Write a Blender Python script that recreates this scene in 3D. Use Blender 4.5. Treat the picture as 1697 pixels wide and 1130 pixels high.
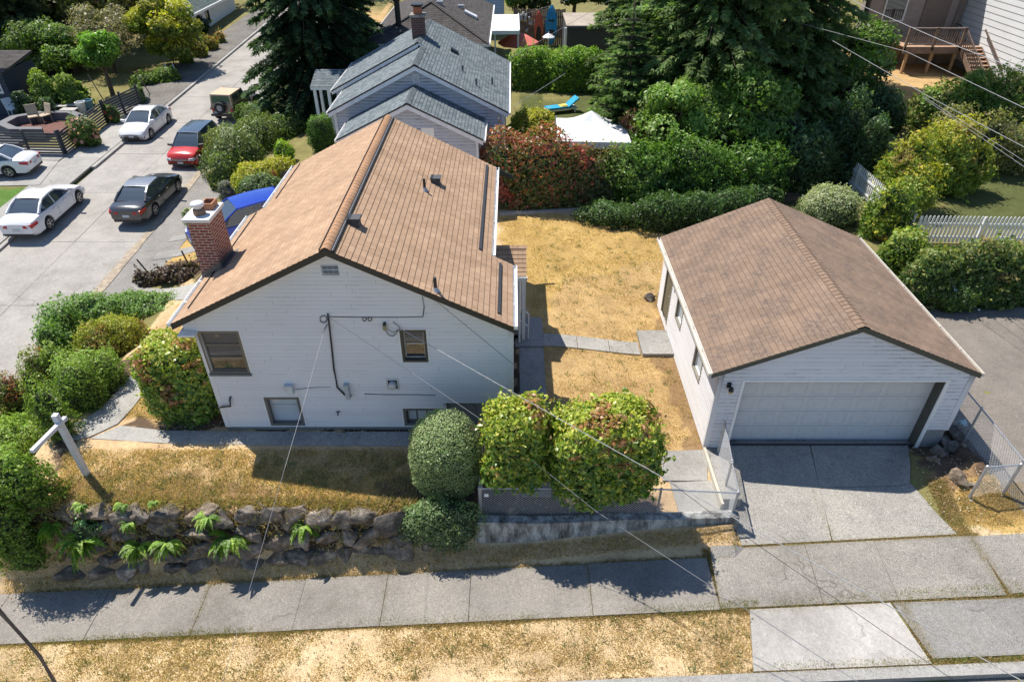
import bpy, bmesh, math, random
import numpy as np
from mathutils import Vector, Matrix
for o in list(bpy.data.objects): bpy.data.objects.remove(o)
SC = bpy.context.scene
COL = SC.collection
R = math.radians
# ------------------------------------------------------------------ camera
CAM_H, PITCH, FPX = 12.1, 35.95, 1110.0
cd = bpy.data.cameras.new('camera'); cam = bpy.data.objects.new('camera', cd); COL.objects.link(cam)
cam.location = (0, 0, CAM_H); cam.rotation_euler = (R(90-PITCH), 0, 0)
cd.sensor_width = 36; cd.lens = FPX/1697*36; cd.clip_start = .1; cd.clip_end = 600
SC.camera = cam
# ------------------------------------------------------------------ sun and sky
SUN_D = Vector((.43, -.37, -1.0)).normalized()          # way the light travels
sl = bpy.data.lights.new('sun', 'SUN'); sun = bpy.data.objects.new('sun', sl); COL.objects.link(sun)
sl.energy = 5.0; sl.angle = R(.5); sl.color = (1, .94, .85)
sun.location = (-20, 20, 40); sun.rotation_euler = SUN_D.to_track_quat('-Z', 'Y').to_euler()
W = bpy.data.worlds.new('World'); SC.world = W; W.use_nodes = True
nt = W.node_tree; bgn = nt.nodes['Background']
sky = nt.nodes.new('ShaderNodeTexSky'); sky.sky_type = 'NISHITA'; sky.sun_disc = False
sky.sun_elevation = math.asin(-SUN_D.z); sky.sun_rotation = math.atan2(-SUN_D.x, -SUN_D.y)
sky.air_density = 1.0; sky.dust_density = .2; sky.ozone_density = 5.0
nt.links.new(sky.outputs[0], bgn.inputs[0]); bgn.inputs[1].default_value = .112
SC.view_settings.view_transform = 'Standard'; SC.view_settings.look = 'None'
SC.view_settings.exposure = 0.5; SC.view_settings.gamma = 1
SC.cycles.max_bounces = 6; SC.cycles.transparent_max_bounces = 6
# ------------------------------------------------------------------ projection helpers (photo pixel -> point in the place)
CT, ST = math.cos(R(PITCH)), math.sin(R(PITCH))
def ray(px, py):
    x = (px-848.5)/FPX; y = (565-py)/FPX
    return x, CT+y*ST, -ST+y*CT
def PZ(px, py, z=0.):
    d = ray(px, py); t = (z-CAM_H)/d[2]; return Vector((d[0]*t, d[1]*t, z))
def PY(px, py, Y):
    d = ray(px, py); t = Y/d[1]; return Vector((d[0]*t, Y, CAM_H+d[2]*t))
def PX(px, py, X):
    d = ray(px, py); t = X/d[0]; return Vector((X, d[1]*t, CAM_H+d[2]*t))
def proj(x, y, z):
    zc = y*CT-(z-CAM_H)*ST; yc = y*ST+(z-CAM_H)*CT
    return 848.5+FPX*x/zc, 565-FPX*yc/zc
# ------------------------------------------------------------------ the lie of the land
def sm(t): t = np.clip(t, 0, 1); return t*t*(3-2*t)
def sw(x): return np.where(x < 12, -.55-.085*(9-np.clip(x, -16, 12)), -.295+.03*(x-12))
def zst(y): return np.interp(y, [5, 9, 16, 21, 32, 52, 90, 200], [-2.5, -2.35, -1.55, -1.3, -.8, -.1, 1.2, 3])
def ground(x, y):
    x = np.asarray(x, float); y = np.asarray(y, float)
    lawn = -.25*sm((12-y)/1.8)
    tilt = -.36*sm((x-.8)/3.6)*sm((26-y)/4)
    encl = tilt-np.clip((12.3-y)/1.9, 0, 1)*(.62+tilt*.9)
    drv = np.where(y > 12.45, tilt, -.38)+(sw(x)+.38)*np.clip((12.45-y)/2.65, 0, 1)
    al = -.12+(sw(x)+.12)*np.clip((14-y)/4.2, 0, 1)
    yard = np.where(x < -.75, lawn, np.where(x < 5.15, encl, np.where(x < 11.2, drv, al)))
    rocks = sm((x-9.3)/1.4)*sm((12.6-y)/1.2)*sm((y-10.3)/1.2)*np.where((x < 11.6), .35, 0)
    yard = yard+rocks
    ytop = np.interp(x, [-10, -3, -.9, -.8], [10.45, 10.2, 10.3, 10.25])
    ybot = np.interp(x, [-10, -3, -.9, -.8], [9.8, 9.95, 10.0, 10.17])
    fr = sw(x)+np.clip(y-9.5, 0, 1)*np.interp(x, [-10, -3, 0, 5], [.8, .85, .5, .55])
    front = np.where(x > 5.15, yard, fr)
    k = np.clip((y-ybot)/(ytop-ybot), 0, 1)
    z = front*(1-k)+yard*k
    x0 = np.interp(y, [9, 10.5, 15, 19], [-12.2, -11.6, -11.7, -9.2])
    w = sm((x0-x)/(x0+13.8))
    west = np.where(x < -21.25, zst(y)+.12, zst(y))
    z = np.where(y > 9.6, z*(1-w)+west*w, z)
    z = np.where(y < 6.75, z-.13, z)
    hill = 1.3*sm((x-15)/6)*sm((y-27)/11)
    z = z+hill+.02*np.clip(y-60, 0, 200)*0
    return z
def gz(x, y): return float(ground(x, y))
def PG(px, py, dz=0.):
    p = PZ(px, py, 0.)
    for _ in range(25): p = PZ(px, py, .5*p.z+.5*(gz(p.x, p.y)+dz))
    return p
# ------------------------------------------------------------------ tagging
def tag(o, label=None, cat=None, group=None, kind=None):
    if label: o['label'] = label
    if cat: o['category'] = cat
    if group: o['group'] = group
    if kind: o['kind'] = kind
    return o
def thing(name, label, cat, loc=(0, 0, 0), group=None, rz=0):
    o = bpy.data.objects.new(name, None); COL.objects.link(o); o.location = loc; o.rotation_euler = (0, 0, rz)
    o.empty_display_size = .2
    return tag(o, label, cat, group)
def copy_tree(o, parent=None):
    c = o.copy(); COL.objects.link(c)
    if parent: c.parent = parent
    for ch in [x for x in bpy.data.objects if x.parent == o]: copy_tree(ch, c)
    return c
def wloc(o):
    v = Vector(o.location)
    while o.parent: o = o.parent; v = v+Vector(o.location)
    return v
# ------------------------------------------------------------------ mesh builder
class MB:
    def __init__(s): s.v = []; s.f = []; s.m = []; s.uv = {}
    def poly(s, pts, mi=0, uv=None):
        b = len(s.v); s.v += [tuple(p) for p in pts]; s.f.append(tuple(range(b, b+len(pts)))); s.m.append(mi)
        if uv: s.uv[len(s.f)-1] = uv
        return s
    def box(s, a, b, mi=0):
        x0, y0, z0 = a; x1, y1, z1 = b
        x0, x1 = min(x0, x1), max(x0, x1); y0, y1 = min(y0, y1), max(y0, y1); z0, z1 = min(z0, z1), max(z0, z1)
        n = len(s.v); s.v += [(x0, y0, z0), (x1, y0, z0), (x1, y1, z0), (x0, y1, z0), (x0, y0, z1), (x1, y0, z1), (x1, y1, z1), (x0, y1, z1)]
        for q in ((0, 3, 2, 1), (4, 5, 6, 7), (0, 1, 5, 4), (1, 2, 6, 5), (2, 3, 7, 6), (3, 0, 4, 7)):
            s.f.append(tuple(n+i for i in q)); s.m.append(mi)
        return s
    def hexa(s, p, mi=0):                       # 8 points: 4 below, 4 above
        n = len(s.v); s.v += [tuple(q) for q in p]
        for q in ((0, 3, 2, 1), (4, 5, 6, 7), (0, 1, 5, 4), (1, 2, 6, 5), (2, 3, 7, 6), (3, 0, 4, 7)):
            s.f.append(tuple(n+i for i in q)); s.m.append(mi)
        return s
    def bar(s, a, b, w, h, up=(0, 0, 1), mi=0):
        a = Vector(a); b = Vector(b); d = (b-a).normalized(); u = Vector(up)
        sd = d.cross(u)
        if sd.length < 1e-4: sd = d.cross(Vector((0, 1, 0)))
        sd.normalize(); u = sd.cross(d).normalized(); sd = sd*w/2; u = u*h/2
        return s.hexa([a-sd-u, a+sd-u, b+sd-u, b-sd-u, a-sd+u, a+sd+u, b+sd+u, b-sd+u], mi)
    def tube(s, pts, r, n=6, mi=0, cap=True):
        pts = [Vector(p) for p in pts]
        rs = r if hasattr(r, '__len__') else [r]*len(pts)
        b = len(s.v)
        for i, p in enumerate(pts):
            d = (pts[min(i+1, len(pts)-1)]-pts[max(i-1, 0)]).normalized()
            a = d.cross(Vector((0, 0, 1)))
            if a.length < .05: a = d.cross(Vector((0, 1, 0)))
            a.normalize(); c = d.cross(a)
            for k in range(n):
                t = 2*math.pi*k/n; s.v.append(tuple(p+(a*math.cos(t)+c*math.sin(t))*rs[i]))
        for i in range(len(pts)-1):
            for k in range(n):
                s.f.append((b+i*n+k, b+i*n+(k+1) % n, b+(i+1)*n+(k+1) % n, b+(i+1)*n+k)); s.m.append(mi)
        if cap:
            s.f.append(tuple(b+k for k in range(n))[::-1]); s.m.append(mi)
            s.f.append(tuple(b+(len(pts)-1)*n+k for k in range(n))); s.m.append(mi)
        return s
    def lathe(s, prof, c=(0, 0, 0), n=20, axis='z', mi=0):
        b = len(s.v); c = Vector(c)
        for (r, h) in prof:
            for k in range(n):
                t = 2*math.pi*k/n; x, y = r*math.cos(t), r*math.sin(t)
                p = {'z': (x, y, h), 'y': (x, h, y), 'x': (h, x, y)}[axis]; s.v.append(tuple(c+Vector(p)))
        for i in range(len(prof)-1):
            for k in range(n):
                s.f.append((b+i*n+k, b+i*n+(k+1) % n, b+(i+1)*n+(k+1) % n, b+(i+1)*n+k)); s.m.append(mi)
        return s
    def build(s, name, mats, parent=None, local=False, smooth=False):
        me = bpy.data.meshes.new(name)
        off = Vector((0, 0, 0)) if (local or not parent) else wloc(parent)
        vs = s.v if off.length == 0 else [(x-off.x, y-off.y, z-off.z) for x, y, z in s.v]
        me.from_pydata(vs, [], s.f)
        if not isinstance(mats, (list, tuple)): mats = [mats]
        for m in mats: me.materials.append(m)
        me.polygons.foreach_set('material_index', s.m)
        if s.uv:
            ul = me.uv_layers.new(name='UVMap')
            for fi, uv in s.uv.items():
                for li, t in zip(me.polygons[fi].loop_indices, uv): ul.data[li].uv = t
        if smooth: me.polygons.foreach_set('use_smooth', [True]*len(s.f))
        me.update()
        o = bpy.data.objects.new(name, me); COL.objects.link(o)
        if parent: o.parent = parent
        return o
# ------------------------------------------------------------------ materials
def rgb(c): return (c[0], c[1], c[2], 1)
MATS = {}
class NT:
    def __init__(s, name):
        s.m = bpy.data.materials.new(name); s.m.use_nodes = True; s.t = s.m.node_tree
        s.b = s.t.nodes['Principled BSDF']
    def n(s, ty, **kw):
        q = s.t.nodes.new(ty)
        for k, v in kw.items(): setattr(q, k, v)
        return q
    def l(s, a, b): s.t.links.new(a, b)
    def coord(s, kind='Object'): return s.n('ShaderNodeTexCoord').outputs[kind]
    def pos(s): return s.n('ShaderNodeNewGeometry').outputs['Position']
    def noise(s, scale, vec=None, detail=4, rough=.6):
        q = s.n('ShaderNodeTexNoise'); q.inputs['Scale'].default_value = scale; q.inputs['Detail'].default_value = detail
        q.inputs['Roughness'].default_value = rough
        s.l(vec if vec else s.pos(), q.inputs['Vector']); return q.outputs['Fac']
    def ramp(s, fac, stops):
        q = s.n('ShaderNodeValToRGB'); e = q.color_ramp.elements
        while len(e) < len(stops): e.new(.5)
        for i, (p, c) in enumerate(stops): e[i].position = p; e[i].color = rgb(c) if len(c) == 3 else c
        s.l(fac, q.inputs[0]); return q.outputs[0]
    def mix(s, fac, a, b, mode='MIX'):
        q = s.n('ShaderNodeMix'); q.data_type = 'RGBA'; q.blend_type = mode
        for i, v in ((0, fac), (6, a), (7, b)):
            if isinstance(v, (int, float)): q.inputs[i].default_value = v
            elif isinstance(v, tuple): q.inputs[i].default_value = rgb(v)
            else: s.l(v, q.inputs[i])
        return q.outputs[2]
    def math(s, op, a, b=0.):
        q = s.n('ShaderNodeMath'); q.operation = op
        for i, v in ((0, a), (1, b)):
            if isinstance(v, (int, float)): q.inputs[i].default_value = v
            else: s.l(v, q.inputs[i])
        return q.outputs[0]
    def bump(s, h, strength=.3, dist=.02):
        q = s.n('ShaderNodeBump'); q.inputs['Strength'].default_value = strength; q.inputs['Distance'].default_value = dist
        s.l(h, q.inputs['Height']); s.l(q.outputs[0], s.b.inputs['Normal'])
    def base(s, c):
        if isinstance(c, tuple): s.b.inputs['Base Color'].default_value = rgb(c)
        else: s.l(c, s.b.inputs['Base Color'])
    def rough(s, v): s.b.inputs['Roughness'].default_value = v; return s
G3 = lambda v: (v, v, v)
def plain(name, c, rough=.6, var=.12, scale=6, metal=0., bump=0., spec=None, coat=0., fine=None):
    if name in MATS: return MATS[name]
    t = NT(name); t.rough(rough); t.b.inputs['Metallic'].default_value = metal
    if spec is not None: t.b.inputs['Specular IOR Level'].default_value = spec
    if coat: t.b.inputs['Coat Weight'].default_value = coat; t.b.inputs['Coat Roughness'].default_value = .05
    vec = t.coord()
    n1 = t.noise(scale, vec)
    c2 = t.ramp(n1, [(.3, tuple(x*(1-var) for x in c)), (.7, tuple(min(1, x*(1+var)) for x in c))])
    if fine:
        n2 = t.noise(fine[0], vec, 3); c2 = t.mix(1., c2, t.ramp(n2, [(.35, G3(1-fine[1])), (.65, G3(1.))]), 'MULTIPLY')
    t.base(c2)
    if bump: t.bump(t.noise(scale*6, vec), bump, .01)
    MATS[name] = t.m; return t.m
def siding_mat(name, c, dirt=.35, dcol=(.2, .2, .19), lap_shade=.75):
    """painted lap boards; v of the UV counts the boards, so lap shadow is painted in and grime gathers there"""
    if name in MATS: return MATS[name]
    t = NT(name); t.rough(.6); vec = t.pos(); t.b.inputs['Specular IOR Level'].default_value = .3
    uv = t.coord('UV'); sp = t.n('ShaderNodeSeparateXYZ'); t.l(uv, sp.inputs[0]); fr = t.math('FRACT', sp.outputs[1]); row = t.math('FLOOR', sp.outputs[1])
    cb = t.n('ShaderNodeCombineXYZ'); t.l(t.math('MULTIPLY', sp.outputs[0], .9), cb.inputs[0]); t.l(t.math('MULTIPLY', row, 7.31), cb.inputs[1])
    n1 = t.noise(1.3, cb.outputs[0], 5, .75); n2 = t.noise(.55, vec, 4)
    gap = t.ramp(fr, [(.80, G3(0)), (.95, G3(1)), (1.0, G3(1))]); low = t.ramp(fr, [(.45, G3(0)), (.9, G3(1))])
    base = t.ramp(t.noise(.7, vec), [(.3, tuple(x*.95 for x in c)), (.7, tuple(min(1, x*1.03) for x in c))])
    bo = t.n('ShaderNodeTexWhiteNoise'); bo.noise_dimensions = '1D'; t.l(row, bo.inputs['W']); base = t.mix(1., base, t.ramp(bo.outputs[0], [(0, G3(.965)), (1, G3(1.02))]), 'MULTIPLY')
    base = t.mix(t.math('MULTIPLY', gap, lap_shade), base, tuple(x*.45 for x in c))  # shadow under each lap, painted into the board colour as a dark line
    bx = t.math('ABSOLUTE', t.math('SUBTRACT', t.math('FRACT', t.math('DIVIDE', t.math('ADD', sp.outputs[0], t.math('MULTIPLY', bo.outputs[0], 37.)), 3.66)), .5)); base = t.mix(t.math('MULTIPLY', t.math('LESS_THAN', bx, .0016), .55), base, tuple(x*.4 for x in c))
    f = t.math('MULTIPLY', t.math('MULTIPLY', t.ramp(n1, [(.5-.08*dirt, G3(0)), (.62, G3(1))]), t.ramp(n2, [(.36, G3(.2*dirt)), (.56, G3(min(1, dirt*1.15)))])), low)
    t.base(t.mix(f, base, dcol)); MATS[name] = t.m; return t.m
def shingle_mat(name, c1, c2, dark, patch=None, exposure=.143, tab=.305, grit=.25):
    if name in MATS: return MATS[name]
    t = NT(name); t.rough(.92); t.b.inputs['Specular IOR Level'].default_value = .08
    uv = t.coord('UV')
    br = t.n('ShaderNodeTexBrick'); t.l(uv, br.inputs['Vector']); br.offset = .5; br.inputs['Scale'].default_value = 1
    br.inputs['Mortar Size'].default_value = .006; br.inputs['Mortar Smooth'].default_value = .1; br.inputs['Bias'].default_value = 0
    br.inputs['Brick Width'].default_value = tab; br.inputs['Row Height'].default_value = exposure
    br.inputs['Color1'].default_value = rgb(c1); br.inputs['Color2'].default_value = rgb(c2); br.inputs['Mortar'].default_value = rgb(dark)
    c = br.outputs['Color']
    n = t.noise(45, uv, 3, .7); c = t.mix(1., c, t.ramp(n, [(.3, G3(1-grit)), (.7, G3(1.12))]), 'MULTIPLY')
    n = t.noise(.9, uv, 4); c = t.mix(1., c, t.ramp(n, [(.3, G3(.86)), (.7, G3(1.08))]), 'MULTIPLY')
    mp = t.n('ShaderNodeMapping'); t.l(uv, mp.inputs[0]); mp.inputs['Scale'].default_value = (3.2, .35, 1); sk = t.noise(1.5, mp.outputs[0], 4, .6); c = t.mix(1., c, t.ramp(sk, [(.35, G3(.87)), (.6, G3(1.04))]), 'MULTIPLY')
    if patch:
        n = t.noise(1.3, uv, 5, .75); n3 = t.noise(9, uv, 2)
        f = t.math('MULTIPLY', t.ramp(n, [(.46, G3(0)), (.6, G3(1))]), t.ramp(n3, [(.4, G3(.15)), (.6, G3(.85))]))
        c = t.mix(f, c, patch)
    t.base(c); t.bump(t.noise(60, uv, 2), .3, .004); MATS[name] = t.m; return t.m
def concrete_mat(name, c, speck=.25, stain=(.2, .19, .17), stain_amt=.5, grain=90, bump=.25):
    if name in MATS: return MATS[name]
    t = NT(name); t.rough(.9); t.b.inputs['Specular IOR Level'].default_value = .2; vec = t.pos()
    n = t.noise(.8, vec, 6, .65); col = t.ramp(n, [(.3, tuple(x*.84 for x in c)), (.68, tuple(x*1.1 for x in c))])
    g = t.noise(grain, vec, 2, .8); col = t.mix(1., col, t.ramp(g, [(.32, G3(1-speck*1.6)), (.55, G3(1)), (.72, G3(1+speck))]), 'MULTIPLY')
    g2 = t.noise(14, vec, 5, .75); col = t.mix(1., col, t.ramp(g2, [(.34, G3(.82)), (.6, G3(1.04))]), 'MULTIPLY')
    s_ = t.noise(2.3, vec, 6, .75); col = t.mix(t.math('MULTIPLY', t.ramp(s_, [(.56, G3(0)), (.75, G3(1))]), stain_amt), col, stain)
    wv = t.n('ShaderNodeVectorMath', operation='ADD'); nz = t.n('ShaderNodeTexNoise'); nz.inputs['Scale'].default_value = 1.7; t.l(vec, nz.inputs['Vector']); t.l(vec, wv.inputs[0]); t.l(nz.outputs['Color'], wv.inputs[1])
    vo = t.n('ShaderNodeTexVoronoi', feature='DISTANCE_TO_EDGE'); vo.inputs['Scale'].default_value = .33; t.l(wv.outputs[0], vo.inputs['Vector'])
    ck = t.ramp(vo.outputs['Distance'], [(.0, G3(1)), (.004, G3(.8)), (.009, G3(0))]); gate = t.ramp(t.noise(.5, vec, 3), [(.56, G3(0)), (.66, G3(.6))])
    col = t.mix(t.math('MULTIPLY', ck, gate), col, tuple(x*.32 for x in c))
    blot = t.noise(.42, vec, 7, .8); col = t.mix(1., col, t.ramp(blot, [(.34, (.80, .79, .77)), (.5, G3(1)), (.66, (1.07, 1.06, 1.03))]), 'MULTIPLY')
    t.base(col); t.bump(g, bump, .006); MATS[name] = t.m; return t.m
def ground_mat():
    t = NT('ground_cover'); t.rough(.95); t.b.inputs['Specular IOR Level'].default_value = .1; vec = t.pos()
    at = t.n('ShaderNodeAttribute', attribute_name='Col'); c = at.outputs['Color']
    n1 = t.noise(55, vec, 4, .8); n2 = t.noise(9, vec, 5, .75); n3 = t.noise(1.3, vec, 5, .6)
    c = t.mix(1., c, t.ramp(n1, [(.28, G3(.36)), (.46, G3(.92)), (.72, G3(1.3))]), 'MULTIPLY')
    c = t.mix(1., c, t.ramp(n2, [(.3, (.72, .69, .66)), (.5, G3(1.)), (.7, (1.12, 1.12, 1.1))]), 'MULTIPLY')
    c = t.mix(1., c, t.ramp(n3, [(.32, (.80, .77, .76)), (.65, (1.08, 1.09, 1.08))]), 'MULTIPLY')
    wd = t.noise(5.5, vec, 6, .8); c = t.mix(t.math('MULTIPLY', t.ramp(wd, [(.60, G3(0)), (.68, G3(1))]), .55), c, (.2, .135, .09))
    gw = t.noise(3.1, vec, 7, .85); c = t.mix(t.math('MULTIPLY', t.ramp(gw, [(.66, G3(0)), (.73, G3(1))]), .2), c, (.24, .26, .11))
    t.base(c); t.bump(n1, .6, .03); return t.m
def leaf_mat(name, trans=.4, rough=.45, spec=.4):
    if name in MATS: return MATS[name]
    t = NT(name); t.rough(rough); t.b.inputs['Specular IOR Level'].default_value = spec
    at = t.n('ShaderNodeAttribute', attribute_name='Col'); t.base(at.outputs['Color'])
    tr = t.n('ShaderNodeBsdfTranslucent'); m2 = t.mix(1., at.outputs['Color'], (1.3, 1.5, .6), 'MULTIPLY'); t.l(m2, tr.inputs[0])
    ms = t.n('ShaderNodeMixShader'); ms.inputs[0].default_value = trans
    t.l(t.b.outputs[0], ms.inputs[1]); t.l(tr.outputs[0], ms.inputs[2])
    t.l(ms.outputs[0], t.t.nodes['Material Output'].inputs[0]); MATS[name] = t.m; return t.m
def brick_mat(name, c1, c2, mortar, w=.215, h=.075):
    if name in MATS: return MATS[name]
    t = NT(name); t.rough(.85); uv = t.coord('UV')
    br = t.n('ShaderNodeTexBrick'); t.l(uv, br.inputs['Vector']); br.inputs['Scale'].default_value = 1
    br.inputs['Mortar Size'].default_value = .011; br.inputs['Brick Width'].default_value = w; br.inputs['Row Height'].default_value = h
    br.inputs['Color1'].default_value = rgb(c1); br.inputs['Color2'].default_value = rgb(c2); br.inputs['Mortar'].default_value = rgb(mortar)
    c = t.mix(1., br.outputs['Color'], t.ramp(t.noise(30, uv, 3), [(.3, G3(.75)), (.7, G3(1.12))]), 'MULTIPLY')
    t.base(c); t.bump(br.outputs['Fac'], -.6, .01); MATS[name] = t.m; return t.m
def glass_mat(name='window_glass', c=(.03, .035, .04), rough=.04):
    if name in MATS: return MATS[name]
    t = NT(name); t.base(c); t.rough(rough); t.b.inputs['IOR'].default_value = 1.6; t.b.inputs['Specular IOR Level'].default_value = .9
    MATS[name] = t.m; return t.m
def paint(name, c, rough=.25, metal=0.):
    if name in MATS: return MATS[name]
    t = NT(name); t.rough(rough); t.b.inputs['Metallic'].default_value = metal
    t.b.inputs['Coat Weight'].default_value = .6; t.b.inputs['Coat Roughness'].default_value = .04
    n = t.noise(3, t.coord(), 5); t.base(t.ramp(n, [(.3, tuple(x*.93 for x in c)), (.7, c)])); MATS[name] = t.m; return t.m
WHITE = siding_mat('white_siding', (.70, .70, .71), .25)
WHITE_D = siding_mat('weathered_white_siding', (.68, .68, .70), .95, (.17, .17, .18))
TRIM_W = plain('white_trim', (.74, .74, .73), .5, .05)
TRIM_DK = plain('dark_olive_trim', (.055, .058, .045), .5, .1)
TRIM_BLK = plain('black_edge', (.012, .012, .014), .5, .1)
TAUPE = plain('taupe_frame', (.16, .14, .11), .5, .08)
SH_TAN = shingle_mat('tan_shingles', (.465, .315, .208), (.40, .265, .172), (.22, .14, .09))
SH_BRN = shingle_mat('brown_shingles', (.275, .195, .142), (.24, .17, .124), (.15, .105, .08), patch=(.125, .098, .085))
SH_GRY = shingle_mat('grey_shingles', (.22, .25, .26), (.13, .155, .17), (.03, .035, .04))
SH_DKB = shingle_mat('dark_brown_shingles', (.125, .115, .11), (.085, .078, .075), (.03, .028, .026))
SH_GRN = shingle_mat('grey_green_shingles', (.16, .2, .19), (.12, .155, .15), (.05, .06, .06))
CONC = concrete_mat('concrete_walk', (.40, .385, .36), .3)
CONC_N = concrete_mat('rough_concrete', (.36, .35, .33), .35, (.12, .11, .1), .55, 70, .5)
CONC_OLD = concrete_mat('stained_concrete', (.33, .32, .30), .2, (.05, .055, .045), .9, 40)
ASPH = concrete_mat('old_asphalt', (.25, .22, .19), .45, (.1, .1, .1), .3, 80, .6)
ASPH_ST = concrete_mat('street_concrete', (.375, .352, .322), .12, (.2, .19, .17), .35, 60)
BRICK = brick_mat('red_brick', (.27, .06, .035), (.16, .035, .022), (.42, .38, .34))
BRICK_DK = brick_mat('dark_brick', (.10, .035, .028), (.06, .02, .02), (.15, .13, .12))
GALV = plain('galvanised_steel', (.42, .43, .45), .42, .15, 8, metal=.55)
GLASS = glass_mat()
GLASS_L = glass_mat('curtained_glass', (.5, .57, .63), .12)
LEAF = leaf_mat('leaves'); LEAF_G = leaf_mat('glossy_leaves', .35, .35, .5); NEEDLE = leaf_mat('needles', .42, .7, .15)
BARK = plain('bark', (.12, .085, .06), .95, .4, 9, bump=.8)
BLACKP = plain('black_plastic', (.015, .015, .017), .5, .1)
DKMETAL = plain('dark_metal', (.06, .058, .055), .45, .2, metal=.4)
WOOD_BR = plain('brown_stained_wood', (.19, .13, .095), .75, .25, 4)
WOOD_TAN = plain('tan_timber', (.38, .24, .13), .8, .25, 4)
# ------------------------------------------------------------------ building helpers
def ptl(a, b, t): return Vector(a)+(Vector(b)-Vector(a))*t
def shingles(mb, e0, e1, r1, r0, mi=0, exposure=.143, butt=.009, lift=.0):
    """stepped courses on the quad e0-e1 (eave) .. r0-r1 (top)"""
    e0, e1, r0, r1 = map(Vector, (e0, e1, r0, r1))
    n = (e1-e0).cross(r0-e0).normalized()
    if n.z < 0: n = -n
    ud = (e1-e0).normalized(); sl = ((r0-e0)-(r0-e0).dot(ud)*ud).length if (r0-e0).length > 1e-3 else ((r1-e1)-(r1-e1).dot(ud)*ud).length
    k = max(1, int(round(sl/exposure)))
    for i in range(k):
        a, b = i/k, (i+1)/k
        A, B = ptl(e0, r0, a), ptl(e1, r1, a); C, D = ptl(e1, r1, b), ptl(e0, r0, b)
        lo = n*(lift+butt+.004); hi = n*(lift+.002)
        uvs = [((A-e0).dot(ud), i*exposure), ((B-e0).dot(ud), i*exposure), ((C-e0).dot(ud), (i+1)*exposure), ((D-e0).dot(ud), (i+1)*exposure)]
        mb.poly([A+lo, B+lo, C+hi, D+hi], mi, uvs)
        mb.poly([A+n*(lift-.004), B+n*(lift-.004), B+lo, A+lo], mi, [(u[0], u[1]+.004) for u in (uvs[0], uvs[1], uvs[1], uvs[0])])
def slab_under(mb, e0, e1, r1, r0, th=.12, mi=0):
    q = [Vector(p) for p in (e0, e1, r1, r0)]; d = Vector((0, 0, -th)); e = Vector((0, 0, -.012))
    mb.hexa([p+d for p in q]+[p+e for p in q], mi)
def siding(mb, org, ax, nrm, xl, xr, z0, z1, e, holes=(), out=.018, mi=0, back=.0):
    """clapboards on a vertical wall. org: point; ax: unit direction along the wall; xl/xr: numbers or f(z)"""
    org = Vector(org); ax = Vector(ax); nrm = Vector(nrm)
    fl = xl if callable(xl) else (lambda z: xl); fr = xr if callable(xr) else (lambda z: xr)
    n = int(math.ceil((z1-z0)/e-1e-6))
    P = lambda x, z, o: Vector((org.x, org.y, 0))+ax*x+nrm*o+Vector((0, 0, z))
    for i in range(n):
        a = z0+i*e; b = min(z1, a+e)
        cuts = sorted({a, b} | {h[k] for h in holes for k in (2, 3) if a < h[k] < b})
        for c, d in zip(cuts[:-1], cuts[1:]):
            oc = out*(1-(c-a)/e)+.002; od = out*(1-(d-a)/e)+.002
            hs = sorted([(h[0], h[1]) for h in holes if h[2] <= c+1e-6 and h[3] >= d-1e-6])
            segs = []; x = None
            L0, L1, R0, R1 = fl(c), fl(d), fr(c), fr(d)
            if R0-L0 < .005: continue
            cur = (L0, L1)
            for (ha, hb) in hs:
                if ha > cur[0]: segs.append((cur[0], cur[1], ha, ha))
                cur = (max(hb, cur[0]), max(hb, cur[1]))
            if cur[0] < R0: segs.append((cur[0], cur[1], R0, R1))
            for (p0, p1, q0, q1) in segs:
                if q1 < p1: q1 = p1 = (q1+p1)/2
                mb.poly([P(p0, c, oc), P(q0, c, oc), P(q1, d, od), P(p1, d, od)], mi, [(p0, i+(c-a)/e), (q0, i+(c-a)/e), (q1, i+(d-a)/e-.001), (p1, i+(d-a)/e-.001)])
                if c == a: mb.poly([P(p0, c, -.0), P(q0, c, -.0), P(q0, c, oc), P(p0, c, oc)], mi, [(p0, i+.5)]*4)
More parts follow.
